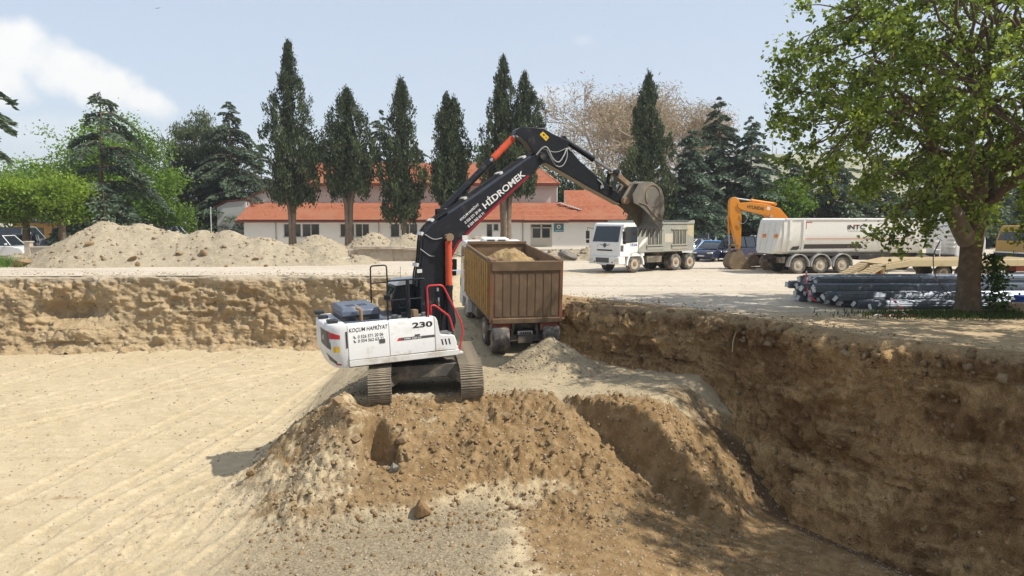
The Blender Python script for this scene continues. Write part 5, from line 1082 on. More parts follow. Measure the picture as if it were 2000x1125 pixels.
# ------------------------------------------------------------------ cars
def car(loc, rz, col, label, kind='sedan', group=None, rack=False):
    root = empty({'van': 'parked_van', 'sedan': 'parked_car', 'hatch': 'parked_car', 'minibus': 'minibus'}[kind], loc, rz); tag(root, label, 'van' if kind == 'van' else ('minibus' if kind == 'minibus' else 'car'), group)
    L, W, H, low, gh = {'sedan': (4.4, 1.72, 1.42, .86, [(-1.55, .88), (-.95, 1.40), (.35, 1.42), (1.15, .92)]), 'hatch': (4.0, 1.7, 1.48, .88, [(-1.85, .92), (-1.6, 1.42), (.3, 1.48), (1.2, .94)]),
        'van': (4.3, 1.78, 1.85, 1.0, [(-2.0, 1.0), (-1.9, 1.78), (.35, 1.84), (1.1, 1.08)]), 'minibus': (5.6, 1.95, 2.4, 1.15, [(-2.6, 1.15), (-2.55, 2.32), (1.4, 2.38), (2.25, 1.25)])}[kind]
    x0, x1 = -L / 2, L / 2; pm = M('car_paint', col, .25, .1, var=.03, coat=.5)
    prof = [(x0, .35), (x0 + .02, low * .92), (x0 + .15, low), (gh[-1][0], low + .02), (x1 - .25, low * .86), (x1 - .02, low * .68), (x1, .35), (x1 - .1, .24), (x0 + .1, .24)]
    rings = [[Vector((x * (1 if abs(y) < W * .45 else .985), y, z if z > .3 else z)) for x, z in prof] for y in (-W / 2, -W * .44, W * .44, W / 2)]
    body = MB().loft(rings).build('body', pm, root, bevel=.05)
    def ringg(y, k): return [Vector((gh[1][0] + (x - gh[1][0]) * 1.0, y * k, z)) for x, z in gh]
    wd = W / 2 - .04
    gr = MB(); pts = []
    for s in (-1, 1): pts.append([Vector((x, s * (wd - (z - gh[0][1]) * .22), z)) for x, z in gh])
    gr.loft(pts).build('glasshouse', m_glass, root, bevel=.03)
    rf = MB().loft([[Vector((x, s * (wd - (z - gh[0][1]) * .22) * 1.01, z + .012)) for x, z in ((gh[1][0] - .06, gh[1][1] - .05), gh[1], gh[2], (gh[2][0] + .08, gh[2][1] - .05))] for s in (-1, 1)], close=False, caps=False).build('roof', pm, root)
    for s in (-1, 1):
        def on(x, z): return Vector((x, s * (wd - (z - gh[0][1]) * .22 + .012), z))
        pl = MB()
        for f in ((0.0,) if kind == 'sedan' else (0.0, .33)):
            for xb in (gh[0][0] + .1 + f * 2, gh[2][0] - .45): pl.tube([on(xb, gh[0][1]), on(xb + .05, gh[1][1])], .035, 5)
        pl.tube([on(gh[3][0], gh[3][1]), on(gh[2][0] + .02, gh[2][1])], .035, 5); pl.tube([on(gh[0][0], gh[0][1]), on(gh[1][0], gh[1][1])], .05, 5); pl.build('pillar', pm, root)
        for wx in (x0 + .78, x1 - .82): wheel(root, (wx, s * (W / 2 - .02), .30), (0, s, 0), .30, .19, hub=m_rim)
        MB().box(x1 - .16, x1 - .01, s * W * .36 - .16, s * W * .36 + .16, low * .68, low * .80).build('head_lamp', m_lamp, root, bevel=.02)
        MB().box(x0 - .005, x0 + .06, s * W * .40 - .08, s * W * .40 + .08, low * .62, low * .88).build('tail_lamp', m_tail, root, bevel=.02)
        MB().box(gh[3][0] - .35, gh[3][0] - .2, s * (W / 2 + .1) - .08, s * (W / 2 + .1) + .08, gh[3][1] + .02, gh[3][1] + .16).build('mirror', pm, root, bevel=.02)
    MB().box(x1 - .03, x1 + .012, -.26, .26, .40, .50).build('number_plate', m_plate, root)
    if rack: MB().tube([(-.9, -.6, H + .08), (-.9, .6, H + .08)], .02, 5).tube([(.2, -.6, H + .08), (.2, .6, H + .08)], .02, 5).build('roof_rack', m_black, root)
    return root
car((-40.6, 61.5, 0), rad(-3), (.72, .72, .70), 'white van parked beside the low wall at the left edge', 'van')
car((-43.5, 68.5, 0), rad(-70), (.38, .40, .42), 'silver van facing the yard behind the white van', 'van')
car((-42.0, 75.5, 0), rad(5), (.05, .055, .065), 'dark minibus with a silver roof parked under the left trees', 'minibus')
car((-38.3, 66.0, 0), rad(0), (.35, .37, .38), 'silver car with roof rack behind the low wall', 'hatch', rack=True)
car((-36.2, 73.0, 0), rad(10), (.10, .12, .18), 'dark blue van half hidden behind the soil pile', 'van')
car((-49.5, 77.0, 0), rad(0), (.42, .43, .42), 'grey box minibus parked beneath the left trees', 'minibus')
car((-37.0, 82.0, 0), rad(5), (.70, .70, .68), 'white minibus with dark windows far behind the soil pile', 'minibus')
car((17.0, 58.2, 0), rad(215), (.012, .018, .05), 'dark navy van parked behind the orange excavator arm', 'van')
car((15.2, 57.8, 0), rad(228), (.02, .025, .05), 'navy hatchback with pale head lamps beside the navy van', 'hatch')
car((16.2, 62.0, 0), rad(235), (.10, .32, .62), 'light blue car between the white truck and orange arm', 'sedan')
car((16.0, 66.8, 0), rad(200), (.70, .70, .70), 'white car behind the light blue car', 'sedan')
car((18.0, 76.0, 0), rad(180), (.66, .67, .68), 'white van parked under the dark cedars', 'van')
car((25.5, 80.0, 0), rad(180), (.62, .63, .60), 'pale car under the cedars right of the orange arm', 'hatch')
# yellow lorry at the right edge, half behind leaves
YL = empty('yellow_lorry', (29.6, 43.6, 0), rz=rad(188)); tag(YL, 'yellow lorry with dark blue lower body behind the tree at right', 'truck')
m_yel = M('yellow_lorry_paint', (.42, .26, .06), .6, dirt=(.34, .25, .13), amt=.4); m_navy = M('navy_panel', (.025, .03, .06), .5)
yc = MB().loft([[Vector((x, y, z)) for x, z in ((-.7, 1.2), (-.7, 2.75), (1.1, 2.75), (1.4, 1.9), (1.45, 1.2))] for y in (-1.2, 1.2)]).build('cab', m_yel, YL, bevel=.06)
MB().box(-.7, 1.5, -1.22, 1.22, .55, 1.2).build('lower_body', m_navy, YL, bevel=.04); MB().box(-.72, 1.53, -1.24, 1.24, 1.2, 1.27).build('white_strip', m_wtext, YL)
MB().prism([(.1, 1.75), (.1, 2.55), (.95, 2.55), (1.15, 1.75)], 1.2, 1.215).build('side_window', m_glass, yc); MB().add([(1.41, -1.05, 1.9), (1.41, 1.05, 1.9), (1.13, 1.0, 2.65), (1.13, -1.0, 2.65)], [(0, 1, 2, 3)]).build('windscreen', m_glass, yc)
MB().box(-4.8, -.8, -1.2, 1.2, 1.1, 1.3).box(-4.8, -.8, 1.15, 1.2, 1.3, 1.9).box(-4.8, -.8, -1.2, -1.15, 1.3, 1.9).box(-.85, -.8, -1.2, 1.2, 1.3, 1.9).build('load_bed', m_yel, YL, bevel=.02)
for x in (.5, -3.4):
    for s in (-1, 1): wheel(YL, (x, s * 1.12, .48), (0, s, 0), .48, .3)
# ------------------------------------------------------------------ long building with tiled roofs
def roof_mat():
    m, nt, b = nodes_of('red_roof_tiles'); c = coords(nt)
    vo = N(nt, 'ShaderNodeTexVoronoi'); vo.inputs['Scale'].default_value = 3.2; nt.links.new(c, vo.inputs['Vector'])
    sc_ = N(nt, 'ShaderNodeSeparateColor'); nt.links.new(vo.outputs['Color'], sc_.inputs[0])
    col = mixc(nt, sc_.outputs[0], (.36, .11, .058), (.48, .19, .105))
    at = N(nt, 'ShaderNodeAttribute'); at.attribute_name = 'tone'; col = mixc(nt, mrange(nt, at.outputs['Fac'], .1, .9, 0, .75), col, (.53, .22, .13))
    col = mixc(nt, mrange(nt, noise(nt, c, .35, 5, .6), .48, .68), col, (.48, .215, .13))
    col = mixc(nt, mth(nt, 'MULTIPLY', mrange(nt, noise(nt, c, 2.2, 6, .7), .62, .74), .6), col, (.22, .10, .06))
    nt.links.new(col, b.inputs['Base Color']); b.inputs['Roughness'].default_value = .85; b.inputs['Specular IOR Level'].default_value = .15
    return m
m_roof = roof_mat()
m_plaster = M('white_plaster', (.80, .785, .75), .9, dirt=(.70, .67, .62), amt=.2, dsc=.6, var=.04, vsc=1)
m_pink = M('pinkish_plaster', (.63, .55, .50), .9, dirt=(.60, .56, .51), amt=.25, dsc=.5, var=.05, vsc=.8)
m_grey = M('grey_render', (.46, .46, .44), .9, dirt=(.28, .28, .26), amt=.25, dsc=.5, var=.08, vsc=.7)
m_fascia = M('dark_red_fascia', (.17, .045, .028), .6)
m_frame = M('white_window_frame', (.64, .63, .60), .5)
m_doorp = M('cream_door', (.52, .49, .42), .6)
BLD = empty('tiled_roof_building', (0, 88, 0)); tag(BLD, 'long white building with red tiled roofs behind the cypresses', 'building')
def X88(p): return (p - 1000) / 1500 * 88
def tile_roof(name, e0, e1, r0, r1, n, parent, wave=.26):
    e0, e1, r0, r1 = [np.array(q, float) for q in (e0, e1, r0, r1)]
    nx = int(abs(e1[0] - e0[0]) / wave * 2) + 2; V = []; nrm = np.cross(e1 - e0, r0 - e0); nrm /= np.linalg.norm(nrm); nrm = nrm if nrm[2] > 0 else -nrm
    s = np.linspace(0, 1, nx)[:, None]
    rows = []; tn = []; r_ = np.random.default_rng(int(abs(e0[0]) * 10) + n)
    for i in range(n):
        tr_ = np.clip(r_.random() * .7 + r_.normal(size=nx) * .18, 0, 1); tn += [np.clip(tr_ + .45, 0, 1), tr_ * .6]
        for t, lift in ((i / n, .14), ((i + 1) / n, .0)):
            a = e0 + (r0 - e0) * t; b = e1 + (r1 - e1) * t; P = a + (b - a) * s
            rows.append(P + nrm * (lift + .02 * (np.arange(nx)[:, None] % 2)))
    V = np.concatenate(rows); o = npmesh(name, V, gridfaces(2 * n, nx), m_roof, parent, attrs={'tone': np.concatenate(tn)}); o['kind'] = 'stuff'; return o
# openings in the front wall: (x0, x1, z0, z1)
wz = (1.12, 2.66)
ops = [(X88(555), X88(589), *wz), (X88(591), X88(625), *wz), (X88(665), X88(693), *wz), (X88(694.5), X88(722), *wz), (X88(763), X88(781), *wz), (X88(784), X88(816), *wz),
       (X88(950), X88(962), *wz), (X88(963.5), X88(974), 1.85, 2.66), (X88(988), X88(999), *wz), (X88(1036), X88(1078), .02, 2.62)]
xL, xR = X88(478), 15.2
wb_ = MB(); xs = xL
for (a, b, c0, c1) in ops:
    wb_.box(xs, a, 0, .25, -.1, 3.02); wb_.box(a, b, 0, .25, c1, 3.02)
    if c0 > .1: wb_.box(a, b, 0, .25, -.1, c0)
    xs = b
wb_.box(xs, xR, 0, .25, -.1, 3.02)
wb_.box(xL, xL + .25, .25, 4.2, -.1, 3.0).prism([(.25, 3.0), (4.2, 3.0), (4.2, 4.9)], xL, xL + .25, 'x').box(xR - .25, xR, .25, 9, -.1, 3.0)
wb_.build('wall', m_plaster, BLD)
MB().box(xL + .3, xR - .3, .9, 1.0, 0, 3.0).build('dark_interior', M('dark_room', (.035, .038, .04), .9), BLD)
for (a, b, c0, c1) in ops[:-1]:
    w = MB().box(a, a + .07, .08, .16, c0, c1).box(b - .07, b, .08, .16, c0, c1).box(a, b, .08, .16, c1 - .07, c1).box(a, b, .08, .16, c0, c0 + .07)
    if b - a > 1.3: w.box((a + b) / 2 - .045, (a + b) / 2 + .045, .08, .16, c0, c1)
    w = w.build('window', m_frame, BLD)
    MB().box(a + .06, b - .06, .11, .13, c0 + .06, c1 - .06).build('pane', m_glass, w); MB().box(a - .08, b + .08, -.08, .1, c0 - .07, c0).build('sill', m_frame, w)
    if random.random() < .5: MB().box(a + .1, a + (b - a) * .45, .16, .17, c0 + .1, c1 - .12).build('curtain', M('pale_curtain', (.10, .105, .10), .9), w)
a, b, c0, c1 = ops[-1]; mid = (a + b) / 2
dr = MB().box(a, a + .09, .04, .16, 0, c1).box(b - .09, b, .04, .16, 0, c1).box(mid - .1, mid + .1, .04, .16, 0, c1).box(a, b, .04, .16, c1 - .08, c1).box(a, b, .04, .16, 2.12, 2.24).box(a, b, .06, .14, 0, 1.05).box(a + .09, a + .25, .05, .15, 1.05, 2.1).box(b - .25, b - .09, .05, .15, 1.05, 2.1).build('door', m_doorp, BLD)
for q0, q1, z0, z1 in ((a + .25, mid - .1, 1.08, 2.1), (mid + .1, b - .25, 1.08, 2.1), (a + .09, mid - .1, 2.24, 2.54), (mid + .1, b - .09, 2.24, 2.54)): MB().box(q0, q1, .09, .11, z0, z1).build('pane', m_glass, dr)
sg = MB().box(X88(1081.5), X88(1100.5), -.06, -.001, 1.72, 2.66).build('sign', M('teal_sign', (.045, .19, .22), .5), BLD)
sx_ = (X88(1081.5) + X88(1100.5)) / 2
MB().cyl((sx_, -.061, 2.30), (sx_, -.072, 2.30), .23, n=24).build('emblem', m_wtext, sg); MB().cyl((sx_, -.073, 2.29), (sx_, -.08, 2.29), .13, n=18).build('emblem_centre', M('emblem_red', (.45, .12, .08), .6), sg)
MB().box(sx_ - .40, sx_ + .40, -.066, -.06, 1.84, 1.89).build('print_line', m_wtext, sg)
tile_roof('roof', (xL - .9, -.45, 2.98), (X88(1110), -.45, 2.98), (xL - .35, 4.1, 5.12), (X88(1110), 4.1, 5.12), 13, BLD)
tile_roof('roof', (X88(1110), -.45, 2.98), (xR + .3, -.45, 2.98), (X88(1110), 8.2, 6.75), (xR - 2.5, 8.2, 6.75), 24, BLD)
MB().box(xL - .9, X88(1023), -.50, -.40, 2.78, 3.0).box(X88(1110), xR + .3, -.50, -.40, 2.80, 3.0).build('fascia', m_fascia, BLD)
MB().box(X88(1023), X88(1110), -.75, -.65, 2.76, 2.98).build('fascia', m_fascia, BLD); tile_roof('porch_roof', (X88(1023), -.72, 2.92), (X88(1110), -.72, 2.92), (X88(1023), .6, 3.58), (X88(1110), .6, 3.58), 4, BLD)
MB().prism([(-.45, 2.9), (8.2, 6.7), (8.2, 2.9)], X88(1110) + .02, xR - .2, 'x').build('attic', m_pink, BLD)
MB().prism([(-.45, 2.9), (4.1, 5.04), (4.1, 2.9)], xL + .1, X88(1110), 'x').build('attic', m_pink, BLD)
for p in (540.5, 741, 1021): MB().cyl((X88(p), -.10, .1), (X88(p), -.10, 2.75), .05, n=8).tube([(X88(p), -.10, 2.7), (X88(p), -.42, 2.85)], .05, 6).build('downpipe', M('downpipe_grey', (.30, .25, .22), .6), BLD)
# clerestory block behind
def X92(p): return (p - 1000) / 1500 * 92.2
uL, uR = X92(556), X92(1086)
MB().box(uL, uR, 4.2, 14, 4.6, 7.36).build('upper_wall', m_pink, BLD)
MB().prism([(X92(470), 4.9), (X92(470), 5.25), (X92(546), 7.05), (uL, 7.2), (uL, 4.9)], 4.2, 4.45).build('upper_wall', m_pink, BLD)
MB().prism([(X92(466), 5.16), (X92(466), 5.32), (X92(546), 7.22), (X92(546), 7.06)], 3.95, 8).build('verge_board', m_fascia, BLD)
tile_roof('upper_roof', (uL - .6, 3.6, 7.28), (uR + .35, 3.6, 7.28), (uL + 3.2, 9.2, 10.02), (uR - 2.7, 9.2, 10.02), 16, BLD)
hip = MB().add([(uR + .35, 3.6, 7.28), (uR + .35, 14.6, 7.28), (uR - 2.7, 9.2, 10.02)], [(0, 1, 2)]).add([(uL - .6, 3.6, 7.28), (uL + 3.2, 9.2, 10.02), (uL - .6, 14.6, 7.28)], [(0, 1, 2)]).add([(uL - .6, 14.6, 7.28), (uL + 3.2, 9.2, 10.02), (uR - 2.7, 9.2, 10.02), (uR + .35, 14.6, 7.28)], [(0, 1, 2, 3)]).build('upper_roof_back', m_roof, BLD)
MB().box(uL - .6, uR + .35, 3.56, 3.66, 7.08, 7.28).build('fascia', m_fascia, BLD)
MB().tube([(uL + 3.2, 9.2, 10.05), (uR - 2.7, 9.2, 10.05), (uR + .35, 3.6, 7.36)], .13, 8).build('ridge_cap', m_roof, BLD)
for p in (548, 720): MB().cyl((X92(p), 4.12, 5.1), (X92(p), 4.12, 7.1), .06, n=8).build('downpipe', m_frame, BLD)
MB().cyl((uR + .06, 4.1, 5.2), (uR + .06, 4.1, 7.1), .07, n=8).build('downpipe', m_frame, BLD)
for k in range(9): MB().box(uR + .2 + .28 * k, uR + .55 + .28 * k, 3.0 - .35 * k * .4, 3.4 - .35 * k * .4, 5.05 - .10 * k, 5.15 - .10 * k).build('loose_tile', m_plaster, BLD)
GB = MB().prism([(-34.6, -.1), (-34.6, 4.55), (-33.3, 5.15), (-31.2, 5.35), (-31.2, -.1)], 0, 6).build('grey_annex', m_grey, None); GB.location = (0, 90.5, 0); tag(GB, 'plain grey rendered annex at the left end of the long building', 'building')
MB().prism([(-34.9, 4.5), (-33.4, 5.2), (-31.0, 5.42), (-31.0, 5.52), (-33.4, 5.32), (-34.9, 4.62)], -.15, 6.2).build('roof_edge', m_fascia, GB)
PO = MB().cyl((0, 0, 0), (0, 0, 4.4), .06, n=8).cyl((0, 0, 4.4), (0, 0, 4.55), .09, n=8).build('lamp_post', M('pole_grey', (.50, .51, .52), .5)); PO.location = (-34.6, 88.6, 0); tag(PO, 'thin grey pole standing left of the grey annex', 'pole')
# small kiosk far left behind the trees
KI = empty('kiosk', (-53, 88, 0)); tag(KI, 'ochre kiosk with a flat dark roof behind the left trees', 'kiosk')
MB().box(-4, 4, 0, 4, 0, 2.7).build('wall', M('ochre_plaster', (.52, .30, .10), .85), KI); MB().box(-5, 5, -1, 4.5, 2.7, 2.95).build('roof', m_band, KI); MB().box(-3, -.5, -.03, 0, .9, 2.2).build('shutter', m_glass, KI)
KJ = empty('kiosk', (-44, 90, 0)); tag(KJ, 'beige kiosk with a red panel behind the left trees', 'kiosk'); MB().box(-3, 3, 0, 4, 0, 3.2).build('wall', m_pink, KJ); MB().box(-1.2, .6, -.05, 0, 1.2, 2.0).build('red_panel', M('red_panel', (.45, .03, .03), .5), KJ); MB().box(-3.3, 3.3, -.4, 4.3, 3.2, 3.4).build('roof', m_band, KJ)
# low boundary wall at the left
m_stonew = M('pale_wall_stone', (.44, .38, .30), .9, dirt=(.33, .28, .21), amt=.3)
LW = empty('boundary_wall', (-38, 58.4, 0)); tag(LW, 'low pale stone boundary wall with square posts at the far left', 'wall')
for x0, x1 in ((-6.0, -1.6), (1.4, 5.6)): MB().box(x0, x1, 0, .25, 0, .95).build('panel', m_stonew, LW, bevel=.02); MB().box(x0 - .05, x1 + .05, -.08, .33, .95, 1.07).build('coping', m_stonew, LW, bevel=.02)
for x in (-1.5, 1.2): MB().box(x - .22, x + .22, -.1, .35, 0, 1.35).build('post', m_stonew, LW, bevel=.02); MB().box(x - .28, x + .28, -.16, .41, 1.35, 1.46).build('post_cap', m_stonew, LW, bevel=.02)

# ------------------------------------------------------------------ soil piles
m_pile = soil_mat('tan_spoil', ((.32, .265, .18), (.37, .31, .215), (.42, .36, .26)), 1.3, .07)
def soil_pile(cones, pad, step, label, seed, nst, slope=.62, lump=.10):
    xs = [c[0] for c in cones]; ys = [c[1] for c in cones]; rm = max(c[2] for c in cones) / slope + pad
    x0, x1, y0, y1 = min(xs) - rm, max(xs) + rm, min(ys) - rm * .9, max(ys) + rm * .9
    nx = int((x1 - x0) / step); ny = int((y1 - y0) / step); gx, gy = [a.ravel() for a in np.meshgrid(np.linspace(x0, x1, nx), np.linspace(y0, y1, ny))]
    def hf(x, y):
        w = .35 * fbm(P3(x, y, 0, .5), 3, s=seed); z = np.full(len(x), -.4)
        for cx, cy, h in cones:
            d = np.sqrt((x - cx) ** 2 + ((y - cy) * 1.05) ** 2 + .55); z = smax(z, h + .42 - d * slope + w * .55, .40)
        k = np.clip((z + .1) / .4, 0, 1)
        return z + k * (lump * fbm(P3(x, y, 0, 1.3), 4, .55, s=seed + 3, ridge=True) + .05 * fbm(P3(x, y, 0, 4.5), 3, .6, s=seed + 5))
    o = npmesh('soil_pile', np.stack([gx, gy, np.maximum(hf(gx, gy), -.3)], 1), gridfaces(ny, nx), m_pile, smooth=True); tag(o, label, 'soil pile', 'soil piles along the yard')
    r = np.random.default_rng(seed); X = r.uniform(x0, x1, nst); Y = r.uniform(y0, y1, nst); Z_ = hf(X, Y); k = Z_ > .02
    s_ = stone_cloud('stones', X[k], Y[k], Z_[k], sizes(r, int(k.sum()), .05, .26, 3), m_grav, o, seed=seed)
    return o, hf
bp, bpf = soil_pile([(-31.5, 53.5, 1.3), (-28.4, 54, 3.0), (-26.3, 54.5, 2.85), (-24.0, 54.2, 2.25), (-21.9, 54.5, 2.3), (-20.0, 54.3, 2.35), (-17.6, 54, 1.85), (-15.4, 53.5, 1.25), (-34.0, 52.5, .6), (-13.0, 53.0, .85), (-10.8, 54.0, .55)], .8, .13, 'long pale soil pile with two peaks along the left of the yard', 101, 2600)
soil_pile([(-16.9, 67, 1.75), (-15.8, 64.5, 1.1)], .8, .15, 'rounded soil pile under the second cypress window', 111, 500)
soil_pile([(-12.3, 68, 1.85)], .8, .15, 'rounded soil pile between the second and third cypress', 121, 400)
soil_pile([(-9.1, 68, 1.85), (-7.6, 67, 1.3)], .8, .15, 'rounded soil pile below the third cypress beside the boom', 131, 400)
soil_pile([(-2.6, 66, 1.7)], .8, .15, 'soil pile behind the brown truck cab', 141, 300)
soil_pile([(6.4, 60, .95), (8.0, 61, .9), (4.6, 60.5, .8), (3.4, 58.5, .7)], .7, .13, 'low rubble pile in front of the building door', 151, 700)
rock('boulder', (7.0, 59.0, 1.15), 1.15, m_rock, 'brown boulder on top of the rubble pile left of the white truck', seed=3, squash=(1, .8, .9))
MBk = rock('tarpaulin_heap', (4.1, 57.6, .45), 2.2, M('grey_tarpaulin', (.19, .17, .145), .9, dirt=(.45, .42, .38), amt=.2, dsc=3), 'grey covered heap behind the right side of the brown truck', seed=9, squash=(1, .6, .5), cat='tarpaulin')
for i, (x, y, s) in enumerate([(-31.9, 50.2, 1.3), (-27.9, 51.0, .7), (-24.9, 50.3, .75), (-24.4, 50.0, .55), (-20.6, 51.3, .9), (-17.1, 51.2, .6), (-22.3, 51.4, .6), (-26.6, 50.0, .5), (-16.2, 50.4, .5), (-18.7, 50.1, .45)]):
    z = max(0, float(bpf(np.array([x]), np.array([y]))[0]))
    rock('rock', (x, y, z + s * .12), s, m_rock, ['large brown slab leaning at the left foot of the long soil pile'][0] if i == 0 else 'brown rock embedded in the front of the long soil pile', None if i == 0 else 'rocks on the long soil pile', seed=20 + i, squash=(1.2, .8, .65))
CL = empty('concrete_ledge', (-8.6, 57.5, 0), rz=rad(1)); tag(CL, 'broken concrete retaining ledge crusted with dirt, left of the boom', 'concrete ledge')
m_conc = M('crusted_concrete', (.42, .35, .265), .9, dirt=(.31, .245, .165), amt=.5, dsc=1.2, bmp=.6, bsc=8)
def lump_box(name, x0, x1, y0, y1, z0, z1, sd):
    nx = 26; nz = 8; V = []; 
    gx, gz_ = [a.ravel() for a in np.meshgrid(np.linspace(x0, x1, nx), np.linspace(z0, z1, nz))]
    f = .10 * fbm(np.stack([gx * 1.3, gz_ * 1.3, gx * 0 + sd], 1), 4, .6, s=sd, ridge=True); fr_ = np.stack([gx, y0 - f, gz_ + .05 * f], 1); bk_ = np.stack([gx, np.full_like(gx, y1), gz_], 1)
    mb = MB(); F = gridfaces(nz, nx); mb.add(fr_, [tuple(q) for q in F]); mb.add(bk_, [tuple(q[::-1]) for q in F])
    n_ = nx * nz; t0 = (nz - 1) * nx
    mb.f += [(t0 + k, t0 + k + 1, n_ + t0 + k + 1, n_ + t0 + k) for k in range(nx - 1)] + [(nx * i, nx * (i + 1), n_ + nx * (i + 1), n_ + nx * i) for i in range(nz - 1)] + [(nx * i + nx - 1, nx * (i + 1) + nx - 1, n_ + nx * (i + 1) + nx - 1, n_ + nx * i + nx - 1) for i in range(nz - 1)]
    return mb.build(name, m_conc, CL, smooth=60)
lump_box('block', -2.9, -.3, -.2, 1.2, 0, .98, 3); lump_box('block', -.32, 2.9, -.05, 1.2, 0, .88, 5); lump_box('coping', -3.1, .6, -.35, 1.3, .9, 1.1, 7); lump_box('coping', .55, 3.0, -.25, 1.3, .82, 1.0, 8); lump_box('block', -3.7, -2.85, .1, 1.1, .35, .8, 9)

# ------------------------------------------------------------------ single rocks and clods by the mound
spots = [(-7.9, 23.3, .26), (-7.3, 23.1, .2), (-7.7, 23.9, .18), (-6.9, 22.2, .22), (-7.0, 21.6, .16), (-6.4, 24.9, .2), (-6.1, 24.6, .24), (-5.8, 24.9, .2), (-6.6, 20.8, .18), (-3.9, 18.3, .32), (-2.3, 18.0, .30), (-2.75, 18.6, .26), (-4.5, 19.2, .34), (-4.2, 17.9, .2), (-1.6, 16.9, .22), (1.0, 18.2, .34), (.5, 17.6, .22), (1.5, 17.1, .18), (-.4, 18.6, .24), (2.4, 16.4, .2), (3.1, 15.9, .16), (.2, 16.3, .18), (-5.2, 17.6, .16), (-3.2, 16.6, .15), (4.2, 16.9, .2), (3.6, 17.4, .22), (5.0, 17.6, .2)]
for i, (x, y, s) in enumerate(spots):
    rock('clod', (x, y, gz(x, y) + s * .08), s * .85, m_rock, ('brown clod on the pale floor left of the excavator mound' if i < 9 else 'brown clod on the dug slope below the excavator'), ('clods left of the excavator mound' if i < 9 else 'clods on the slope below the excavator'), seed=60 + i, squash=(1, .85, .7), cat='clod')
for i, (x, y, sz_) in enumerate([(-4.35, 19.0, .5), (-4.1, 18.45, .42), (-3.75, 18.05, .36), (-2.65, 18.1, .44), (-2.45, 17.75, .34), (.55, 20.15, .34), (1.05, 20.45, .3), (-.1, 19.2, .32), (.7, 18.9, .3), (-4.7, 19.7, .4)]):
    rock('soil_lump', (x, y, gz(x, y) + .02), sz_, m_rock, 'large lump of dug soil %s' % ('beside the hole below the left track' if i < 5 or i == 9 else 'on the brown slope right of the hole'), 'large soil lumps beside the hole' if i < 5 or i == 9 else 'large soil lumps on the brown slope', seed=150 + i, squash=(1.1, .9, .7), cat='soil lump')
rock('boulder', (-1.95, 16.35, gz(-1.95, 16.35) + .12), .62, m_rock, 'largest brown rock on the gravel below the excavator', seed=90, squash=(1, .8, .75))
rock('boulder', (-6.6, 18.9, gz(-6.6, 18.9) + .08), .36, m_rock, 'single pale brown rock alone on the left gravel floor', seed=91, squash=(1, .9, .85))
rock('boulder', (-2.75, 17.4, gz(-2.75, 17.4) + .10), .42, stone_mat('grey_stone', (.20, .185, .15), (.28, .26, .21)), 'grey pointed stone in the gravel below the dug hole', seed=93, squash=(1, .7, .9))
# drain pipe end in the right bank, roots
pd = MB().lathe([(.10, -.5), (.17, -.5), (.17, .04), (.13, .05), (.12, .0), (.115, -.45)], (0, 0, 0), (-.62, -.78, -.05), 20).build('drain_pipe', M('dark_pipe', (.05, .05, .052), .6), smooth=40); pd.location = (4.62, 25.35, -1.72); tag(pd, 'broken dark drain pipe end sticking out of the right pit bank', 'pipe')
for i, (P, r) in enumerate([([(8.05, 22.0, .15), (7.95, 21.85, -.25), (8.0, 21.7, -.75)], .022), ([(5.7, 25.2, -.5), (5.5, 24.95, -.62), (5.2, 24.8, -.6)], .015), ([(6.9, 23.4, -.35), (6.75, 23.2, -.6), (6.7, 23.1, -.95)], .015), ([(8.9, 20.0, -.2), (8.7, 19.8, -.5), (8.75, 19.7, -1.0)], .018)]):
    o = MB().tube(spline(P), r, 6).build('root', m_timber); tag(o, ['stick standing at the pit rim above the right bank', 'thin pale root curving out of the bank near the drain pipe', 'short root hanging from the middle of the right bank', 'root hanging near the right end of the bank'][i], 'root')
# ------------------------------------------------------------------ foliage helpers
def foliage_mat(name, dark, light, trans=.25, tcol=None):
    m, nt, b = nodes_of(name); at = N(nt, 'ShaderNodeAttribute'); at.attribute_name = 'tone'
    col = mixc(nt, at.outputs['Fac'], dark, light); nt.links.new(col, b.inputs['Base Color']); b.inputs['Roughness'].default_value = .6; b.inputs['Specular IOR Level'].default_value = .25
    if trans:
        tr = N(nt, 'ShaderNodeBsdfTranslucent'); mx = N(nt, 'ShaderNodeMixShader'); mx.inputs[0].default_value = trans
        tcl = mixc(nt, at.outputs['Fac'], tuple(x * 1.3 for x in dark), tcol or tuple(min(1, x * 1.5) for x in light)); nt.links.new(tcl, tr.inputs['Color'])
        nt.links.new(b.outputs[0], mx.inputs[1]); nt.links.new(tr.outputs[0], mx.inputs[2]); nt.links.new(mx.outputs[0], nt.nodes['Material Output'].inputs[0])
    return m
def unit(a): return a / (np.linalg.norm(a, axis=1)[:, None] + 1e-9)
def leaf_cloud(name, C, D, size, asp, tone, mat, parent, r):
    """one small rhombic leaf or sprig per point: C centre, D long axis"""
    n = len(C); D = unit(D); q = unit(r.normal(size=(n, 3))); B = unit(np.cross(D, q)); Nn = np.cross(D, B)
    s = size[:, None]; w = (size * asp)[:, None]
    V = np.stack([C - D * s * .5, C + B * w * .5 + D * s * .05 + Nn * w * .12, C + D * s * .5, C - B * w * .5 + D * s * .05 + Nn * w * .12], 1).reshape(-1, 3)
    F = np.arange(n * 4).reshape(n, 4)
    o = npmesh(name, V, F, mat, parent, attrs={'tone': np.repeat(np.clip(tone, 0, 1), 4)}); o['kind'] = 'stuff'; return o
m_bark = M('brown_bark', (.12, .082, .052), .9, dirt=(.20, .15, .10), amt=.45, dsc=4, bmp=.9, bsc=14, var=.25)
m_bark_c = M('cypress_bark', (.17, .125, .085), .9, dirt=(.26, .20, .15), amt=.45, dsc=2, bmp=.6, bsc=10, var=.2)
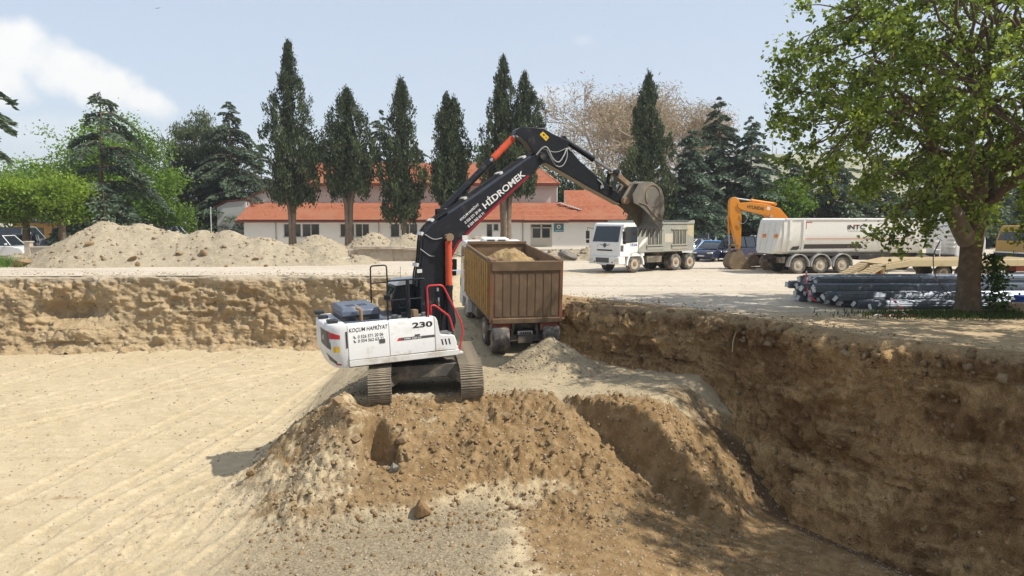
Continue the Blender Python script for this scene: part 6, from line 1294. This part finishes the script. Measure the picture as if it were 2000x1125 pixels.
m_bark_p = M('pale_plane_bark', (.36, .30, .22), .9, var=.2)
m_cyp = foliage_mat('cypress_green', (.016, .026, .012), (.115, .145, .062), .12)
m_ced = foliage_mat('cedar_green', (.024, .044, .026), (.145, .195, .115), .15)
m_ced2 = foliage_mat('blue_cedar_green', (.030, .054, .036), (.170, .230, .145), .15)
m_pine = foliage_mat('pine_green', (.020, .032, .014), (.120, .150, .055), .12)
m_dec = foliage_mat('fresh_green', (.045, .085, .012), (.20, .32, .040), .42)
m_dec2 = foliage_mat('yellow_green', (.08, .135, .014), (.32, .43, .05), .45)
m_decd = foliage_mat('mid_green', (.020, .040, .014), (.095, .145, .045), .25)
def trunk_tube(name, pts, rad_, mat, parent, n=9): return MB().tube(pts, rad_, n).build(name, mat, parent, smooth=60)

def cypress(x, y, H, zf, rmax, label, seed, tops=((0, 0, 1.0),), stems=5, trunk_r=.45, K=330, q=46, peak=.34):
    r = np.random.default_rng(seed); root = empty('cypress_tree', (x, y, 0)); tag(root, label, 'tree', 'cypresses in front of the building')
    mb = MB(); rr = random.Random(seed)
    for k in range(stems):
        a = 6.28 * k / stems + rr.random(); b = .16 * trunk_r / .45; mb.tube([(math.cos(a) * b * 1.3, math.sin(a) * b * 1.3, -.1), (math.cos(a) * b, math.sin(a) * b, zf * .35), (math.cos(a) * b * 1.7, math.sin(a) * b * 1.7, zf * .8), (math.cos(a) * (.3 + .25 * rmax), math.sin(a) * (.3 + .25 * rmax), zf + 1.5)], [trunk_r * .62, trunk_r * .48, trunk_r * .40, .06], 7)
    mb.tube([(0, 0, zf * .6), (0, 0, H * .6), (0, 0, H * .93)], [trunk_r * .5, .18, .03], 6); mb.build('trunk', m_bark_c, root, smooth=60)
    Cs, Ds, Ss, Ts = [], [], [], []
    for tx, ty, hs in tops:
        Ht = zf + (H - zf) * hs; Kk = int(K / len(tops) ** .6)
        t = r.random(Kk) ** 1.15; prof = np.where(t < peak, .62 + .38 * (t / peak) ** .7, ((1 - t) / (1 - peak)) ** .72) * (1 + .10 * r.normal(size=Kk))
        an = r.uniform(0, 6.283, Kk); prof = prof * (1 + .85 * fbm(np.stack([np.cos(an) * 1.2 + 5, np.sin(an) * 1.2, t * 6.5 + seed], 1), 3, .6, s=seed % 50))
        rad_c = rmax * np.clip(prof, .03, 1.3) * np.where(r.random(Kk) < .85, r.uniform(.66, 1.0, Kk), r.uniform(0, .66, Kk)) * np.where(r.random(Kk) < .10, 1.15, 1.0) * (.78 if len(tops) > 1 else 1)
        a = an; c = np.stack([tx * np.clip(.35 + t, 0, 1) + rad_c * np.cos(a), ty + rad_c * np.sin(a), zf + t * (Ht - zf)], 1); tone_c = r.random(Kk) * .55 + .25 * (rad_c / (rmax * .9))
        off = r.normal(size=(Kk, q, 3)) * np.array([.17, .17, .36]) * (1.15 - .45 * t)[:, None, None]
        P = (c[:, None] + off).reshape(-1, 3); out = np.repeat(np.stack([np.cos(a), np.sin(a), 0 * a], 1), q, 0)
        Cs.append(P); Ds.append(out * r.uniform(.0, .7, (len(P), 1)) + np.array([0, 0, 1.0]) + r.normal(size=(len(P), 3)) * .3); Ss.append(r.uniform(.22, .46, len(P)) * np.repeat(1.1 - .45 * t, q)); Ts.append(np.repeat(tone_c, q) + r.normal(size=len(P)) * .16)
        m = 700; t = r.random(m); rc = rmax * .45 * np.where(t < peak, 1, ((1 - t) / (1 - peak))) * r.random(m); a = r.uniform(0, 6.28, m)
        Cs.append(np.stack([tx * np.clip(.35 + t, 0, 1) + rc * np.cos(a), ty + rc * np.sin(a), zf + .2 + t * (Ht - zf) * .93], 1)); Ds.append(r.normal(size=(m, 3)) * .4 + np.array([0, 0, 1])); Ss.append(np.full(m, .8)); Ts.append(r.random(m) * .15)
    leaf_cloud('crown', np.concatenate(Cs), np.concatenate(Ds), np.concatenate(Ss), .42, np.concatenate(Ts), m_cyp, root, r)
    return root
def cedar(x, y, H, lmax, label, seed, mat=None, z0=.10, levels=17, perlev=6, droop=.55, dens=30, group='conifers round the yard', up=.25, pw=.85, sz=(.30, .66), name='cedar_tree', lean=0, jit=.45):
    r = np.random.default_rng(seed); root = empty(name, (x, y, 0)); tag(root, label, 'tree', group)
    MB().tube([(0, 0, -.1), (lean * .3, 0, H * .4), (lean, 0, H * .8), (lean * 1.1, 0, H * .95)], [H * .017, H * .011, H * .004, .01], 8).build('trunk', m_bark, root, smooth=60)
    bm_ = MB(); Cs, Ds, Ss, Ts = [], [], [], []
    for lv in range(levels):
        nb = max(4, int(perlev * 1.25 * (1 - .35 * lv / levels)))
        for b in range(nb):
            t = (lv + r.normal() * jit) / levels; t = min(max(t, 0), .99); z = H * (z0 + (1 - z0) * t)
            a = r.uniform(0, 6.283); L = lmax * ((1 - t) ** pw + .05) * r.uniform(.62, 1.15); L = max(L, .35); n = 7
            s = np.linspace(0, 1, n); rad_ = L * s; dz = L * ((up + r.normal() * .12) * s - droop * r.uniform(.6, 1.3) * s ** 2.2)
            px_ = lean * t + rad_ * math.cos(a); py_ = rad_ * math.sin(a); P = np.stack([px_, py_, z + dz], 1)
            if L > 1.2: bm_.tube([tuple(q) for q in P[::2]], [.05 + .02 * L * .3, .03 + .008 * L, .02, .008], 4)
            m = int(dens * 1.08 * L * (1 + .09 * L)) + 6; u_ = r.random(m) ** .8; u_ = .12 + .88 * u_
            cx = np.interp(u_, s, P[:, 0]); cy = np.interp(u_, s, P[:, 1]); cz = np.interp(u_, s, P[:, 2])
            wd = L * .30 * (1.2 - u_) * np.sqrt(u_) * 1.6 + .12; lat = r.uniform(-1, 1, m) * wd
            C = np.stack([cx - math.sin(a) * lat, cy + math.cos(a) * lat, cz - np.abs(lat) * .30 - r.random(m) * .22], 1)
            sg_ = np.sign(lat); D = np.stack([math.cos(a) * .8 - math.sin(a) * sg_ * .7, math.sin(a) * .8 + math.cos(a) * sg_ * .7, np.full(m, -.35)], 1) + r.normal(size=(m, 3)) * .3
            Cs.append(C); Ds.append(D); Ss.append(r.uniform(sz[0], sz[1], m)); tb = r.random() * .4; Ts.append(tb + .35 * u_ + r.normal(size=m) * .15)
    if bm_.v: bm_.build('branches', m_bark, root)['kind'] = 'stuff'
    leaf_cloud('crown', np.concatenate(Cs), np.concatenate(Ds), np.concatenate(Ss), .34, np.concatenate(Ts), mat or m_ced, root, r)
    return root
def broadleaf(x, y, H, rad3, label, seed, mat, zc=None, K=130, q=85, size=(.22, .42), group='leafy trees at the left', trunk=.25, cat_name='leafy_tree', spike=0, asp=.7, cl=.62):
    r = np.random.default_rng(seed); root = empty(cat_name, (x, y, 0)); tag(root, label, 'tree', group)
    rx, ry, rz_ = rad3; zc = zc if zc is not None else H - rz_
    v = unit(r.normal(size=(K, 3))); k = np.where(r.random(K) < .75, r.uniform(.72, 1.0, K), r.uniform(.2, .72, K)) * (1 + .12 * r.normal(size=K)); c = v * k[:, None] * np.array([rx, ry, rz_]) + np.array([0, 0, zc])
    mb = MB().tube([(0, 0, -.1), (.1, 0, zc * .5), (0, 0, zc)], [trunk * 1.25, trunk, trunk * .55], 8)
    for j in range(0, K, 6): mb.tube([(0, 0, zc * .62), tuple((c[j] * .5 + np.array([0, 0, zc * .42]))), tuple(c[j])], [trunk * .4, trunk * .2, .02], 5)
    mb.build('trunk', m_bark, root, smooth=60)
    P = (c[:, None] + r.normal(size=(K, q, 3)) * np.array([cl, cl, cl * .72]) * (rx / 4) ** .5).reshape(-1, 3)
    D = r.normal(size=(len(P), 3)) * (.4 if spike else 1) + (np.array([0, 0, spike]) if spike else 0)
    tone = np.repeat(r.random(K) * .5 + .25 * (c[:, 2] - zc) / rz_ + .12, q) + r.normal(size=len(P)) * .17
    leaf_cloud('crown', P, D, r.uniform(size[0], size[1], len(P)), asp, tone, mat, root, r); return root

def at_px(p, Y): return (p - 1000) / 1500 * Y
# the six cypresses
cypress(at_px(572, 78), 78, 20.6, 5.0, 2.35, 'tallest cypress, a dense dark column in front of the left windows', 201, K=420)
cypress(at_px(683, 78), 78, 15.9, 5.7, 2.9, 'broad spindle-shaped cypress above the second pair of windows', 202, K=380, peak=.36, trunk_r=.5)
cypress(at_px(787, 78), 78, 17.0, 3.5, 2.2, 'slim ragged cypress on a single stem, third from the left', 203, stems=1, trunk_r=.42, K=330)
cypress(at_px(878, 78), 78, 15.4, 5.0, 2.5, 'cypress with a split top just left of the boom', 204, tops=((-.2, 0, 1.0), (.55, .2, .96)), K=360)
cypress(at_px(988, 78), 78, 19.0, 6.0, 3.1, 'twin-topped cypress with bundled stems behind the boom', 205, tops=((-.3, 0, 1.0), (1.9, .2, .88)), K=480, trunk_r=.65)
cypress(at_px(1262, 76), 76, 17.0, 2.2, 2.45, 'dark full cypress behind the raised bucket and white truck', 206, K=480, trunk_r=.4, peak=.38)
# left group
cedar(at_px(203, 71), 71, 15.6, 6.6, 'tall sparse cedar with drooping tiers and a bent tip at left', 211, levels=9, perlev=5, droop=.66, up=.26, dens=40, pw=.62, z0=.10, lean=.3, jit=.2)
cedar(-33.2, 45.5, 13.4, 3.9, 'cedar mostly out of frame at the left edge, only branch tips showing', 212, levels=5, perlev=8, droop=.5, up=.3, dens=46, pw=.30, z0=.60, jit=.25)
broadleaf(at_px(225, 88), 88, 14.4, (6.4, 5.5, 6.2), 'large bright green tree behind the sparse cedar', 213, m_dec, K=230, q=85)
broadleaf(at_px(45, 96), 96, 10.0, (6.2, 5, 3.8), 'wide mid-green tree at the far left behind the small trees', 214, m_dec, K=150)
broadleaf(at_px(52, 66), 66, 6.5, (2.1, 2.0, 1.65), 'small yellow-green tree, the middle one of the row by the parked vans', 215, m_dec2, K=70, q=75, size=(.18, .34), trunk=.28)
broadleaf(at_px(122, 65.5), 65.5, 6.7, (2.3, 2.2, 1.75), 'small yellow-green tree nearest the soil pile', 216, m_dec2, K=85, q=75, size=(.18, .34), trunk=.30)
broadleaf(at_px(88, 68.5), 74, 7.2, (2.3, 2.2, 1.9), 'small yellow-green tree set back between the other two small trees', 240, m_dec2, K=80, q=75, size=(.18, .34))
broadleaf(at_px(-8, 65), 65, 6.2, (2.0, 2.0, 1.6), 'small yellow-green tree cut by the left edge', 217, m_dec2, K=60, q=70, size=(.18, .34))
broadleaf(at_px(300, 84), 84, 8.8, (4.2, 3.5, 4.2), 'lower green tree filling the gap left of the dark pine', 218, m_dec, K=120)
broadleaf(at_px(150, 90), 90, 9.6, (4.5, 4, 4.0), 'green tree behind the small yellow-green trees', 219, m_dec, K=110)
broadleaf(at_px(398, 99), 99, 16.8, (5.0, 4.2, 7.9), 'dark bushy pine left of the grey annex', 220, m_pine, K=330, q=95, size=(.28, .55), spike=.9, asp=.3, group='conifers round the yard', cat_name='pine_tree', trunk=.3, cl=.42)
cedar(at_px(456, 95), 95, 18.2, 7.0, 'dark layered cedar rising behind the bushy pine', 221, m_ced, levels=15, perlev=7, dens=34, up=.2)
cedar(at_px(515, 104), 104, 14.6, 5.5, 'dark conifer just left of the tallest cypress', 222, m_ced, levels=13, perlev=7, dens=30)
cedar(at_px(745, 106), 106, 18.2, 6.0, 'layered cedar showing behind the third cypress', 223, m_ced2, levels=14, perlev=7, dens=32)
cedar(at_px(815, 108), 108, 14.5, 6.0, 'conifer behind the roof between third and fourth cypress', 224, m_ced, levels=13, perlev=7, dens=30)
broadleaf(at_px(640, 106), 106, 13.2, (4.5, 4, 4.5), 'rounded dark tree behind the roof by the second cypress', 225, m_decd, K=110, group='trees behind the building')
broadleaf(at_px(935, 110), 110, 13.2, (4.0, 4, 5), 'rounded dark tree behind the roof left of the twin cypress', 226, m_decd, K=100, group='trees behind the building')
broadleaf(at_px(1095, 112), 112, 11.5, (5.5, 4, 5), 'dark green tree behind the hip of the upper roof', 227, m_decd, K=130, group='trees behind the building')
broadleaf(at_px(1165, 113), 113, 10.0, (5.5, 4, 4.5), 'dark green tree behind the right roof ridge', 228, m_decd, K=120, group='trees behind the building')
broadleaf(at_px(1215, 100), 100, 5.6, (1.6, 1.6, 2), 'small bright tree behind the bucket linkage', 229, m_dec, K=40, group='trees behind the building')
# right conifers
cedar(at_px(1400, 88), 88, 17.0, 6.6, 'tallest layered cedar right of the dark cypress', 231, m_ced, levels=17, perlev=8, dens=34, droop=.45)
cedar(at_px(1345, 78), 78, 12.6, 4.8, 'blue-green cedar just behind the white truck body', 232, m_ced2, levels=16, perlev=8, dens=36, droop=.5, z0=.05)
cedar(at_px(1462, 86), 86, 14.6, 6.6, 'broad cedar above the orange excavator arm', 233, m_ced2, levels=15, perlev=8, dens=34, droop=.5)
cedar(at_px(1545, 90), 90, 10.6, 6.5, 'low spreading cedar above the white trailer tail', 234, m_ced, levels=12, perlev=8, dens=34)
cedar(at_px(1620, 86), 86, 11.6, 6.5, 'spreading cedar behind the middle of the white trailer', 235, m_ced, levels=13, perlev=8, dens=32)
b0 = cedar(at_px(1715, 88), 88, 11.0, 6.5, 'dark cedar behind the front of the white trailer', 236, m_ced, levels=13, perlev=8, dens=32)
for p, Y, s, lab in ((1800, 90, 1.05, 'dark cedar behind the leafy tree, left of its trunk'), (1900, 88, 1.1, 'dark cedar right behind the trunk of the leafy tree'), (2010, 90, 1.0, 'dark cedar at the right edge behind the leafy tree'), (1300, 96, .9, 'dark cedar between the cypress and the blue-green cedar')):
    c = copy_tree(b0); c.location = (at_px(p, Y), Y, 0); c.scale = (s, s, s); c.rotation_euler = (0, 0, p); c['label'] = lab
broadleaf(at_px(1530, 84), 84, 7.2, (3, 2.6, 2.6), 'brighter green tree among the cedars above the trailer tail', 238, m_dec, K=80, group='conifers round the yard')
# leafless plane trees
def bare_tree(x, y, H, spread, label, seed):
    r = random.Random(seed); root = empty('bare_tree', (x, y, 0)); tag(root, label, 'tree', 'leafless trees behind the building'); mb = MB(); tips = []
    def grow(p, d, L, rad_, dep):
        q = [Vector(p)]; dd = Vector(d)
        for k in range(3): dd = (dd + Vector((r.uniform(-.25, .25), r.uniform(-.25, .25), r.uniform(-.12, .22)))).normalized(); q.append(q[-1] + dd * (L / 3))
        mb.tube(q, [rad_, rad_ * .85, rad_ * .72, rad_ * .6], 4 if dep < 3 else 3, caps=False)
        if dep >= 6: tips.append(q[-1]); return
        for k in range(3 if dep in (0, 1, 3, 4) else 2):
            nd = (dd + Vector((r.gauss(0, .62), r.gauss(0, .62), r.gauss(.05, .35)))).normalized(); grow(q[-1 if r.random() < .6 else 2], nd, L * r.uniform(.62, .86), max(rad_ * .62, .050), dep + 1)
    for k in range(5):
        a = 6.28 * k / 5 + r.random(); grow((0, 0, H * .22), (math.cos(a) * spread, math.sin(a) * spread, 1), H * .25, H * .016, 0)
    mb.tube([(0, 0, -.1), (0, 0, H * .24)], [H * .035, H * .026], 9); mb.build('branches', m_bark_p, root, smooth=60)['kind'] = 'stuff'
    C = np.array([tuple(t) for t in tips]); rr = np.random.default_rng(seed); C = np.repeat(C, 11, 0) + rr.normal(size=(len(C) * 11, 3)) * .65
    leaf_cloud('buds', C, rr.normal(size=C.shape), rr.uniform(.30, .85, len(C)), .18, rr.random(len(C)), foliage_mat('tan_buds', (.22, .16, .09), (.42, .33, .20), .2), root, rr)
bare_tree(at_px(1190, 122), 122, 26.0, .95, 'large leafless plane tree left of the dark cypress', 241)
bare_tree(at_px(1310, 132), 132, 24.0, .7, 'leafless tree showing right of the dark cypress', 242)

# ------------------------------------------------------------------ hills and mast
def hill(name, x0, x1, Y, prof, mat, depth=220):
    xs = np.linspace(x0, x1, 90); h = np.interp(xs, [p[0] for p in prof], [p[1] for p in prof]); h = h + 1.5 * fbm(P3(xs, xs * 0, 0, .02), 4, s=7)
    rows = []
    for t in np.linspace(0, 1, 14): rows.append(np.stack([xs, np.full_like(xs, Y + depth * t), np.maximum(-2, h * math.sin(t * math.pi / 2 * 1.0) ** .8 if t > 0 else h * 0 - 1)], 1))
    o = npmesh(name, np.concatenate(rows), gridfaces(14, 90), mat, smooth=True); struct(o)
m_hill = soil_mat('dry_grass_hill', ((.24, .235, .15), (.29, .28, .18), (.34, .325, .225)), .03, .3)
m_hillf = soil_mat('far_hill', ((.27, .30, .31), (.30, .33, .34), (.33, .36, .37)), .01, .3)
hill('hill_right', 60, 900, 430, [(60, 0), (150, 34), (190, 56), (235, 57), (300, 54), (420, 60), (600, 45), (900, 40)], m_hill)
hill('hill_left', -1500, 300, 1100, [(-1500, 60), (-1100, 90), (-700, 74), (-500, 66), (-250, 60), (0, 30), (300, 10)], m_hillf, 400)
MS = MB().cyl((0, 0, 0), (0, 0, 30), .5, .15, 6).build('radio_mast', M('mast_grey', (.45, .45, .45), .6)); MS.location = (at_px(1503, 630), 630, 52); tag(MS, 'thin radio mast on the hill right of the cedars', 'mast')
MB().cyl((3.4, 0, 0), (3.4, 0, 9), .9, .9, 8).build('tower', M('tower_white', (.62, .62, .6), .6), MS)
# ------------------------------------------------------------------ the big leafy tree at the right
def big_tree():
    r = np.random.default_rng(301); rr = random.Random(301)
    root = empty('mulberry_tree', (14.95, 25.0, 0)); tag(root, 'large leafy tree with a thick trunk at the right edge of the pit', 'tree')
    mb = MB()
    mb.tube([(0, 0, -.1), (-.02, 0, .25), (-.03, .02, 1.0), (.0, .03, 2.0), (.05, .02, 2.9), (.10, .05, 3.6)], [.52, .40, .345, .33, .35, .26], 14)
    fork = np.array([.08, .04, 3.2])
    ctr = np.array([.0, -.6, 7.4]); R = np.array([6.4, 5.8, 5.4])
    # leaf cluster centres fill the crown unevenly
    K = 540; v = unit(r.normal(size=(K * 3, 3))); k = np.where(r.random(K * 3) < .72, r.uniform(.70, 1.03, K * 3), r.uniform(.25, .7, K * 3)); c = ctr + v * k[:, None] * R
    keep = (c[:, 2] > np.where(c[:, 0] < -2.2, 4.0, 3.3)) & (fbm(c * .42, 3, s=77) > -.22); c = c[keep][:K]
    low = np.array([[-2.4, -.5, 2.75], [-2.9, -.6, 2.5], [-1.9, -.9, 2.95], [-3.4, -.4, 2.6], [-3.0, -1.0, 3.2], [-1.6, -.6, 3.1], [1.2, -.6, 2.9], [1.6, -.9, 2.4], [2.2, -.5, 2.8], [2.8, -.8, 2.3], [1.9, -1.1, 3.2], [3.2, -.5, 3.0], [-5.4, -.2, 4.5], [-6.0, .2, 5.0], [-5.6, -1.4, 4.6], [-1.2, -2.2, 3.4], [.4, -2.0, 3.3], [2.6, -1.8, 3.5], [3.6, -1.2, 3.6], [4.2, -.6, 3.0], [3.4, .5, 2.6]])
    c = np.concatenate([c, low])
    n1 = 11; a = np.arange(n1) * 2.399; lim = np.stack([np.cos(a) * r.uniform(1.2, 3.0, n1), np.sin(a) * r.uniform(1.0, 2.6, n1) - .3, r.uniform(4.6, 7.6, n1)], 1)
    sec = c[r.choice(len(c), 74, replace=False)]; sec = ctr * .25 + np.array([0, 0, .6]) + sec * .72
    def branch(p, q, r0, r1, wob, n=5, sides=6):
        P = []; d = q - p; L = np.linalg.norm(d)
        for i in range(n + 1):
            t = i / n; P.append(tuple(p + d * t + np.array([rr.uniform(-1, 1), rr.uniform(-1, 1), rr.uniform(-.3, 1.2) * .8]) * wob * L * math.sin(math.pi * t)))
        mb.tube(P, [r0 + (r1 - r0) * i / n for i in range(n + 1)], sides, caps=False); return np.array(P)
    for q in lim: branch(fork, q, .15, .07, .10, 6, 8)
    for q in sec:
        j = np.argmin(np.linalg.norm(lim - q, axis=1)); branch(lim[j], q, .075, .035, .12, 5, 6)
    tw = []
    for q in c:
        j = np.argmin(np.linalg.norm(sec - q, axis=1)); branch(sec[j], q, .035, .012, .10, 4, 4)
    bark = mb.build('trunk', m_bark, root, smooth=60)
    # broken stub to the left of the fork
    st_ = MB(); st_.tube([(-.2, -.1, 2.35), (-.55, -.25, 2.85), (-.85, -.35, 3.3), (-1.0, -.38, 3.65)], [.30, .30, .27, .20], 9)
    for k in range(7): a_ = 6.28 * k / 7; st_.cyl((-1.0 + .12 * math.cos(a_), -.38 + .12 * math.sin(a_), 3.55), (-1.05 + .15 * math.cos(a_), -.4 + .15 * math.sin(a_), 3.75 + rr.uniform(0, .2)), .05, .01, 5)
    st_.build('broken_branch', M('weathered_stub', (.19, .15, .11), .9, dirt=(.34, .29, .23), amt=.4, dsc=5, bmp=.8, bsc=10), root, smooth=50)
    MB().tube(spline([(-1.2, -.3, 2.4), (-1.45, -.4, 1.9), (-1.35, -.45, 1.2), (-.9, -.5, .6)]), .018, 5).build('hanging_vine', m_bark, root)
    # twigs carry the leaves
    nt_, nl = 9, 11; dirs = unit((unit((c - ctr) / R)[:, None] * .45 + r.normal(size=(len(c), nt_, 3)) * .75).reshape(-1, 3)); dirs[:, 2] -= .12; st0 = np.repeat(c, nt_, 0) - dirs * .12; ln = r.uniform(.45, 1.05, len(dirs)); en = st0 + dirs * ln[:, None]; en[:, 2] -= .10 * ln
    tv = []; sd = unit(np.cross(dirs, r.normal(size=dirs.shape))); s2 = np.cross(dirs, sd)
    V3 = np.stack([st0 + sd * .009, st0 - sd * .005 + s2 * .008, st0 - sd * .005 - s2 * .008, en], 1).reshape(-1, 3); b_ = np.arange(len(dirs))[:, None] * 4
    F3 = np.concatenate([b_ + np.array([0, 1, 3]), b_ + np.array([1, 2, 3]), b_ + np.array([2, 0, 3])]); tw = npmesh('twigs', V3, F3, m_bark, root); tw['kind'] = 'stuff'
    tt = np.linspace(.22, 1.05, nl)[None] + r.normal(size=(len(dirs), nl)) * .05
    P = (st0[:, None] + (en - st0)[:, None] * tt[..., None] + r.normal(size=(len(dirs), nl, 3)) * .075).reshape(-1, 3)
    t2 = r.random((len(c), 1, 1)) * .40 + .12 + r.normal(size=(len(c), nt_, 1)) * .10; tone = (np.broadcast_to(t2, (len(c), nt_, nl)) + r.normal(size=(len(c), nt_, nl)) * .17).ravel()
    D = r.normal(size=P.shape) + np.array([0, 0, -.5])
    n = len(P); D = unit(D); qv = unit(r.normal(size=(n, 3)) * .8 + np.array([0, 0, .9])); B = unit(np.cross(D, qv)); Nn = np.cross(D, B)
    s = r.uniform(.085, .175, n)[:, None]; w = s * .82
    V = np.stack([P - D * s * .5, P + B * w * .5 - D * s * .12 + Nn * w * .16, P + B * w * .30 + D * s * .28 + Nn * w * .1, P + D * s * .55, P - B * w * .30 + D * s * .28 + Nn * w * .1, P - B * w * .5 - D * s * .12 + Nn * w * .16], 1).reshape(-1, 3)
    o = npmesh('leaves', V, np.arange(n * 6).reshape(n, 6), foliage_mat('mulberry_leaf', (.08, .125, .022), (.35, .44, .07), .50, (.56, .66, .09)), root, attrs={'tone': np.repeat(np.clip(tone, 0, 1), 6)}); o['kind'] = 'stuff'
    # suckers on the right of the trunk
    m = 900; u_ = r.random(m); P = np.stack([.55 + .55 * r.random(m) * (1.25 - u_) + .1 * r.normal(size=m), -.15 + r.normal(size=m) * .28, u_ * 1.9 + .05], 1)
    leaf_cloud('sucker_leaves', P, r.normal(size=P.shape), r.uniform(.08, .16, m), .7, r.random(m) * .7, foliage_mat('sucker_leaf', (.02, .045, .008), (.10, .17, .03), .3), root, r)
    return root
big = big_tree()
t2_ = copy_tree(big); t2_.location = (17.9, 13.4, 0); t2_.rotation_euler = (0, 0, 2.1); t2_['label'] = 'second leafy tree beyond the right edge whose shade falls into the pit'
t3_ = copy_tree(big); t3_.location = (21.5, 10.2, 0); t3_.rotation_euler = (0, 0, 4.0); t3_['label'] = 'third leafy tree beyond the right edge, nearest the camera'
# grass and weeds
def grass(name, X, Y, h, mat, label, seed, z=0.0):
    r = np.random.default_rng(seed); n = len(X); hh = h * r.uniform(.4, 1.2, n); a = r.uniform(0, 6.283, n); w = .012 + .02 * r.random(n); lx = r.normal(size=n) * .35 * hh; ly = r.normal(size=n) * .35 * hh
    V = np.stack([np.stack([X - w * np.cos(a), Y - w * np.sin(a), np.full(n, z - .02)], 1), np.stack([X + w * np.cos(a), Y + w * np.sin(a), np.full(n, z - .02)], 1), np.stack([X + lx, Y + ly, z + hh], 1)], 1).reshape(-1, 3)
    o = npmesh(name, V, np.arange(n * 3).reshape(n, 3), mat, attrs={'tone': np.repeat(r.random(n), 3)}); o['kind'] = 'stuff'; o['label'] = label; o['category'] = 'grass'
m_gr = foliage_mat('dark_grass', (.02, .035, .008), (.11, .15, .04), .2); m_gr2 = foliage_mat('bright_grass', (.05, .10, .015), (.16, .26, .05), .25)
r5 = np.random.default_rng(55)
n = 5200; Xq = r5.normal(14.6, 1.5, n); Yq = r5.normal(24.5, .45, n) - .03 * (Xq - 14.6); grass('grass', Xq, Yq, .16, m_gr, 'dark grass and weeds round the foot of the leafy tree', 1)
n = 1500; Xq = r5.uniform(16.0, 20.5, n); Yq = r5.normal(24.2, .35, n) - (Xq - 16) * .18; grass('grass', Xq, Yq, .14, m_gr, 'thin grass in front of the stone kerb', 2)
n = 2600; Xq = r5.normal(-34.6, 1.1, n); Yq = r5.normal(51.2, .9, n); grass('grass', Xq, Yq, .65, m_gr2, 'bright green grass at the left end of the long soil pile', 3)
# crumbs and pebbles strewn on the yard near the rim
n = 2000; s_ = r5.random(n); cr2 = catmull(RIM_R[3:], .2); idx = (s_ * (len(cr2) - 1)).astype(int); off = np.abs(r5.normal(0, 1.0, n)); Xq = cr2[idx, 0] + off * .75 + r5.normal(size=n) * .2; Yq = cr2[idx, 1] + off * .65 + r5.normal(size=n) * .2
stone_cloud('rim_pebbles', Xq, Yq, np.zeros(n), sizes(r5, n, .012, .07, 4), m_clod, seed=12)
n = 1800; Xq = r5.uniform(-34, -4, n); Yq = 42.6 + np.abs(r5.normal(0, 1.6, n)) - np.clip((-Xq - 28) * .25, 0, 4) * .5; stone_cloud('rim_pebbles', Xq, Yq, np.zeros(n), sizes(r5, n, .02, .12, 5), m_grav, seed=13)
n = 1200; Xq = r5.uniform(-2, 16, n); Yq = r5.uniform(30, 56, n); stone_cloud('yard_pebbles', Xq, Yq, np.zeros(n), sizes(r5, n, .012, .05, 4), m_clod, seed=14)
BI = MB().add([(-.28, 0, .06), (0, .05, 0), (.28, 0, .07), (0, -.06, 0)], [(0, 1, 3), (1, 2, 3)]).build('bird', m_black); BI.location = (-22.5, 50, 16.4); tag(BI, 'tiny dark bird high in the sky at left', 'bird')
# ------------------------------------------------------------------ thin summer haze over the whole site
hm = bpy.data.materials.new('haze_air'); hm.use_nodes = True; hn = hm.node_tree
for n_ in list(hn.nodes): hn.nodes.remove(n_)
ho = hn.nodes.new('ShaderNodeOutputMaterial'); hv = hn.nodes.new('ShaderNodeVolumePrincipled'); hv.inputs['Color'].default_value = (.93, .96, 1, 1); hv.inputs['Density'].default_value = .00034; hv.inputs['Anisotropy'].default_value = .2
hn.links.new(hv.outputs[0], ho.inputs['Volume'])
hx = MB().box(-1650, 1650, -450, 1700, -8, 125).build('haze', hm); hx['kind'] = 'stuff'
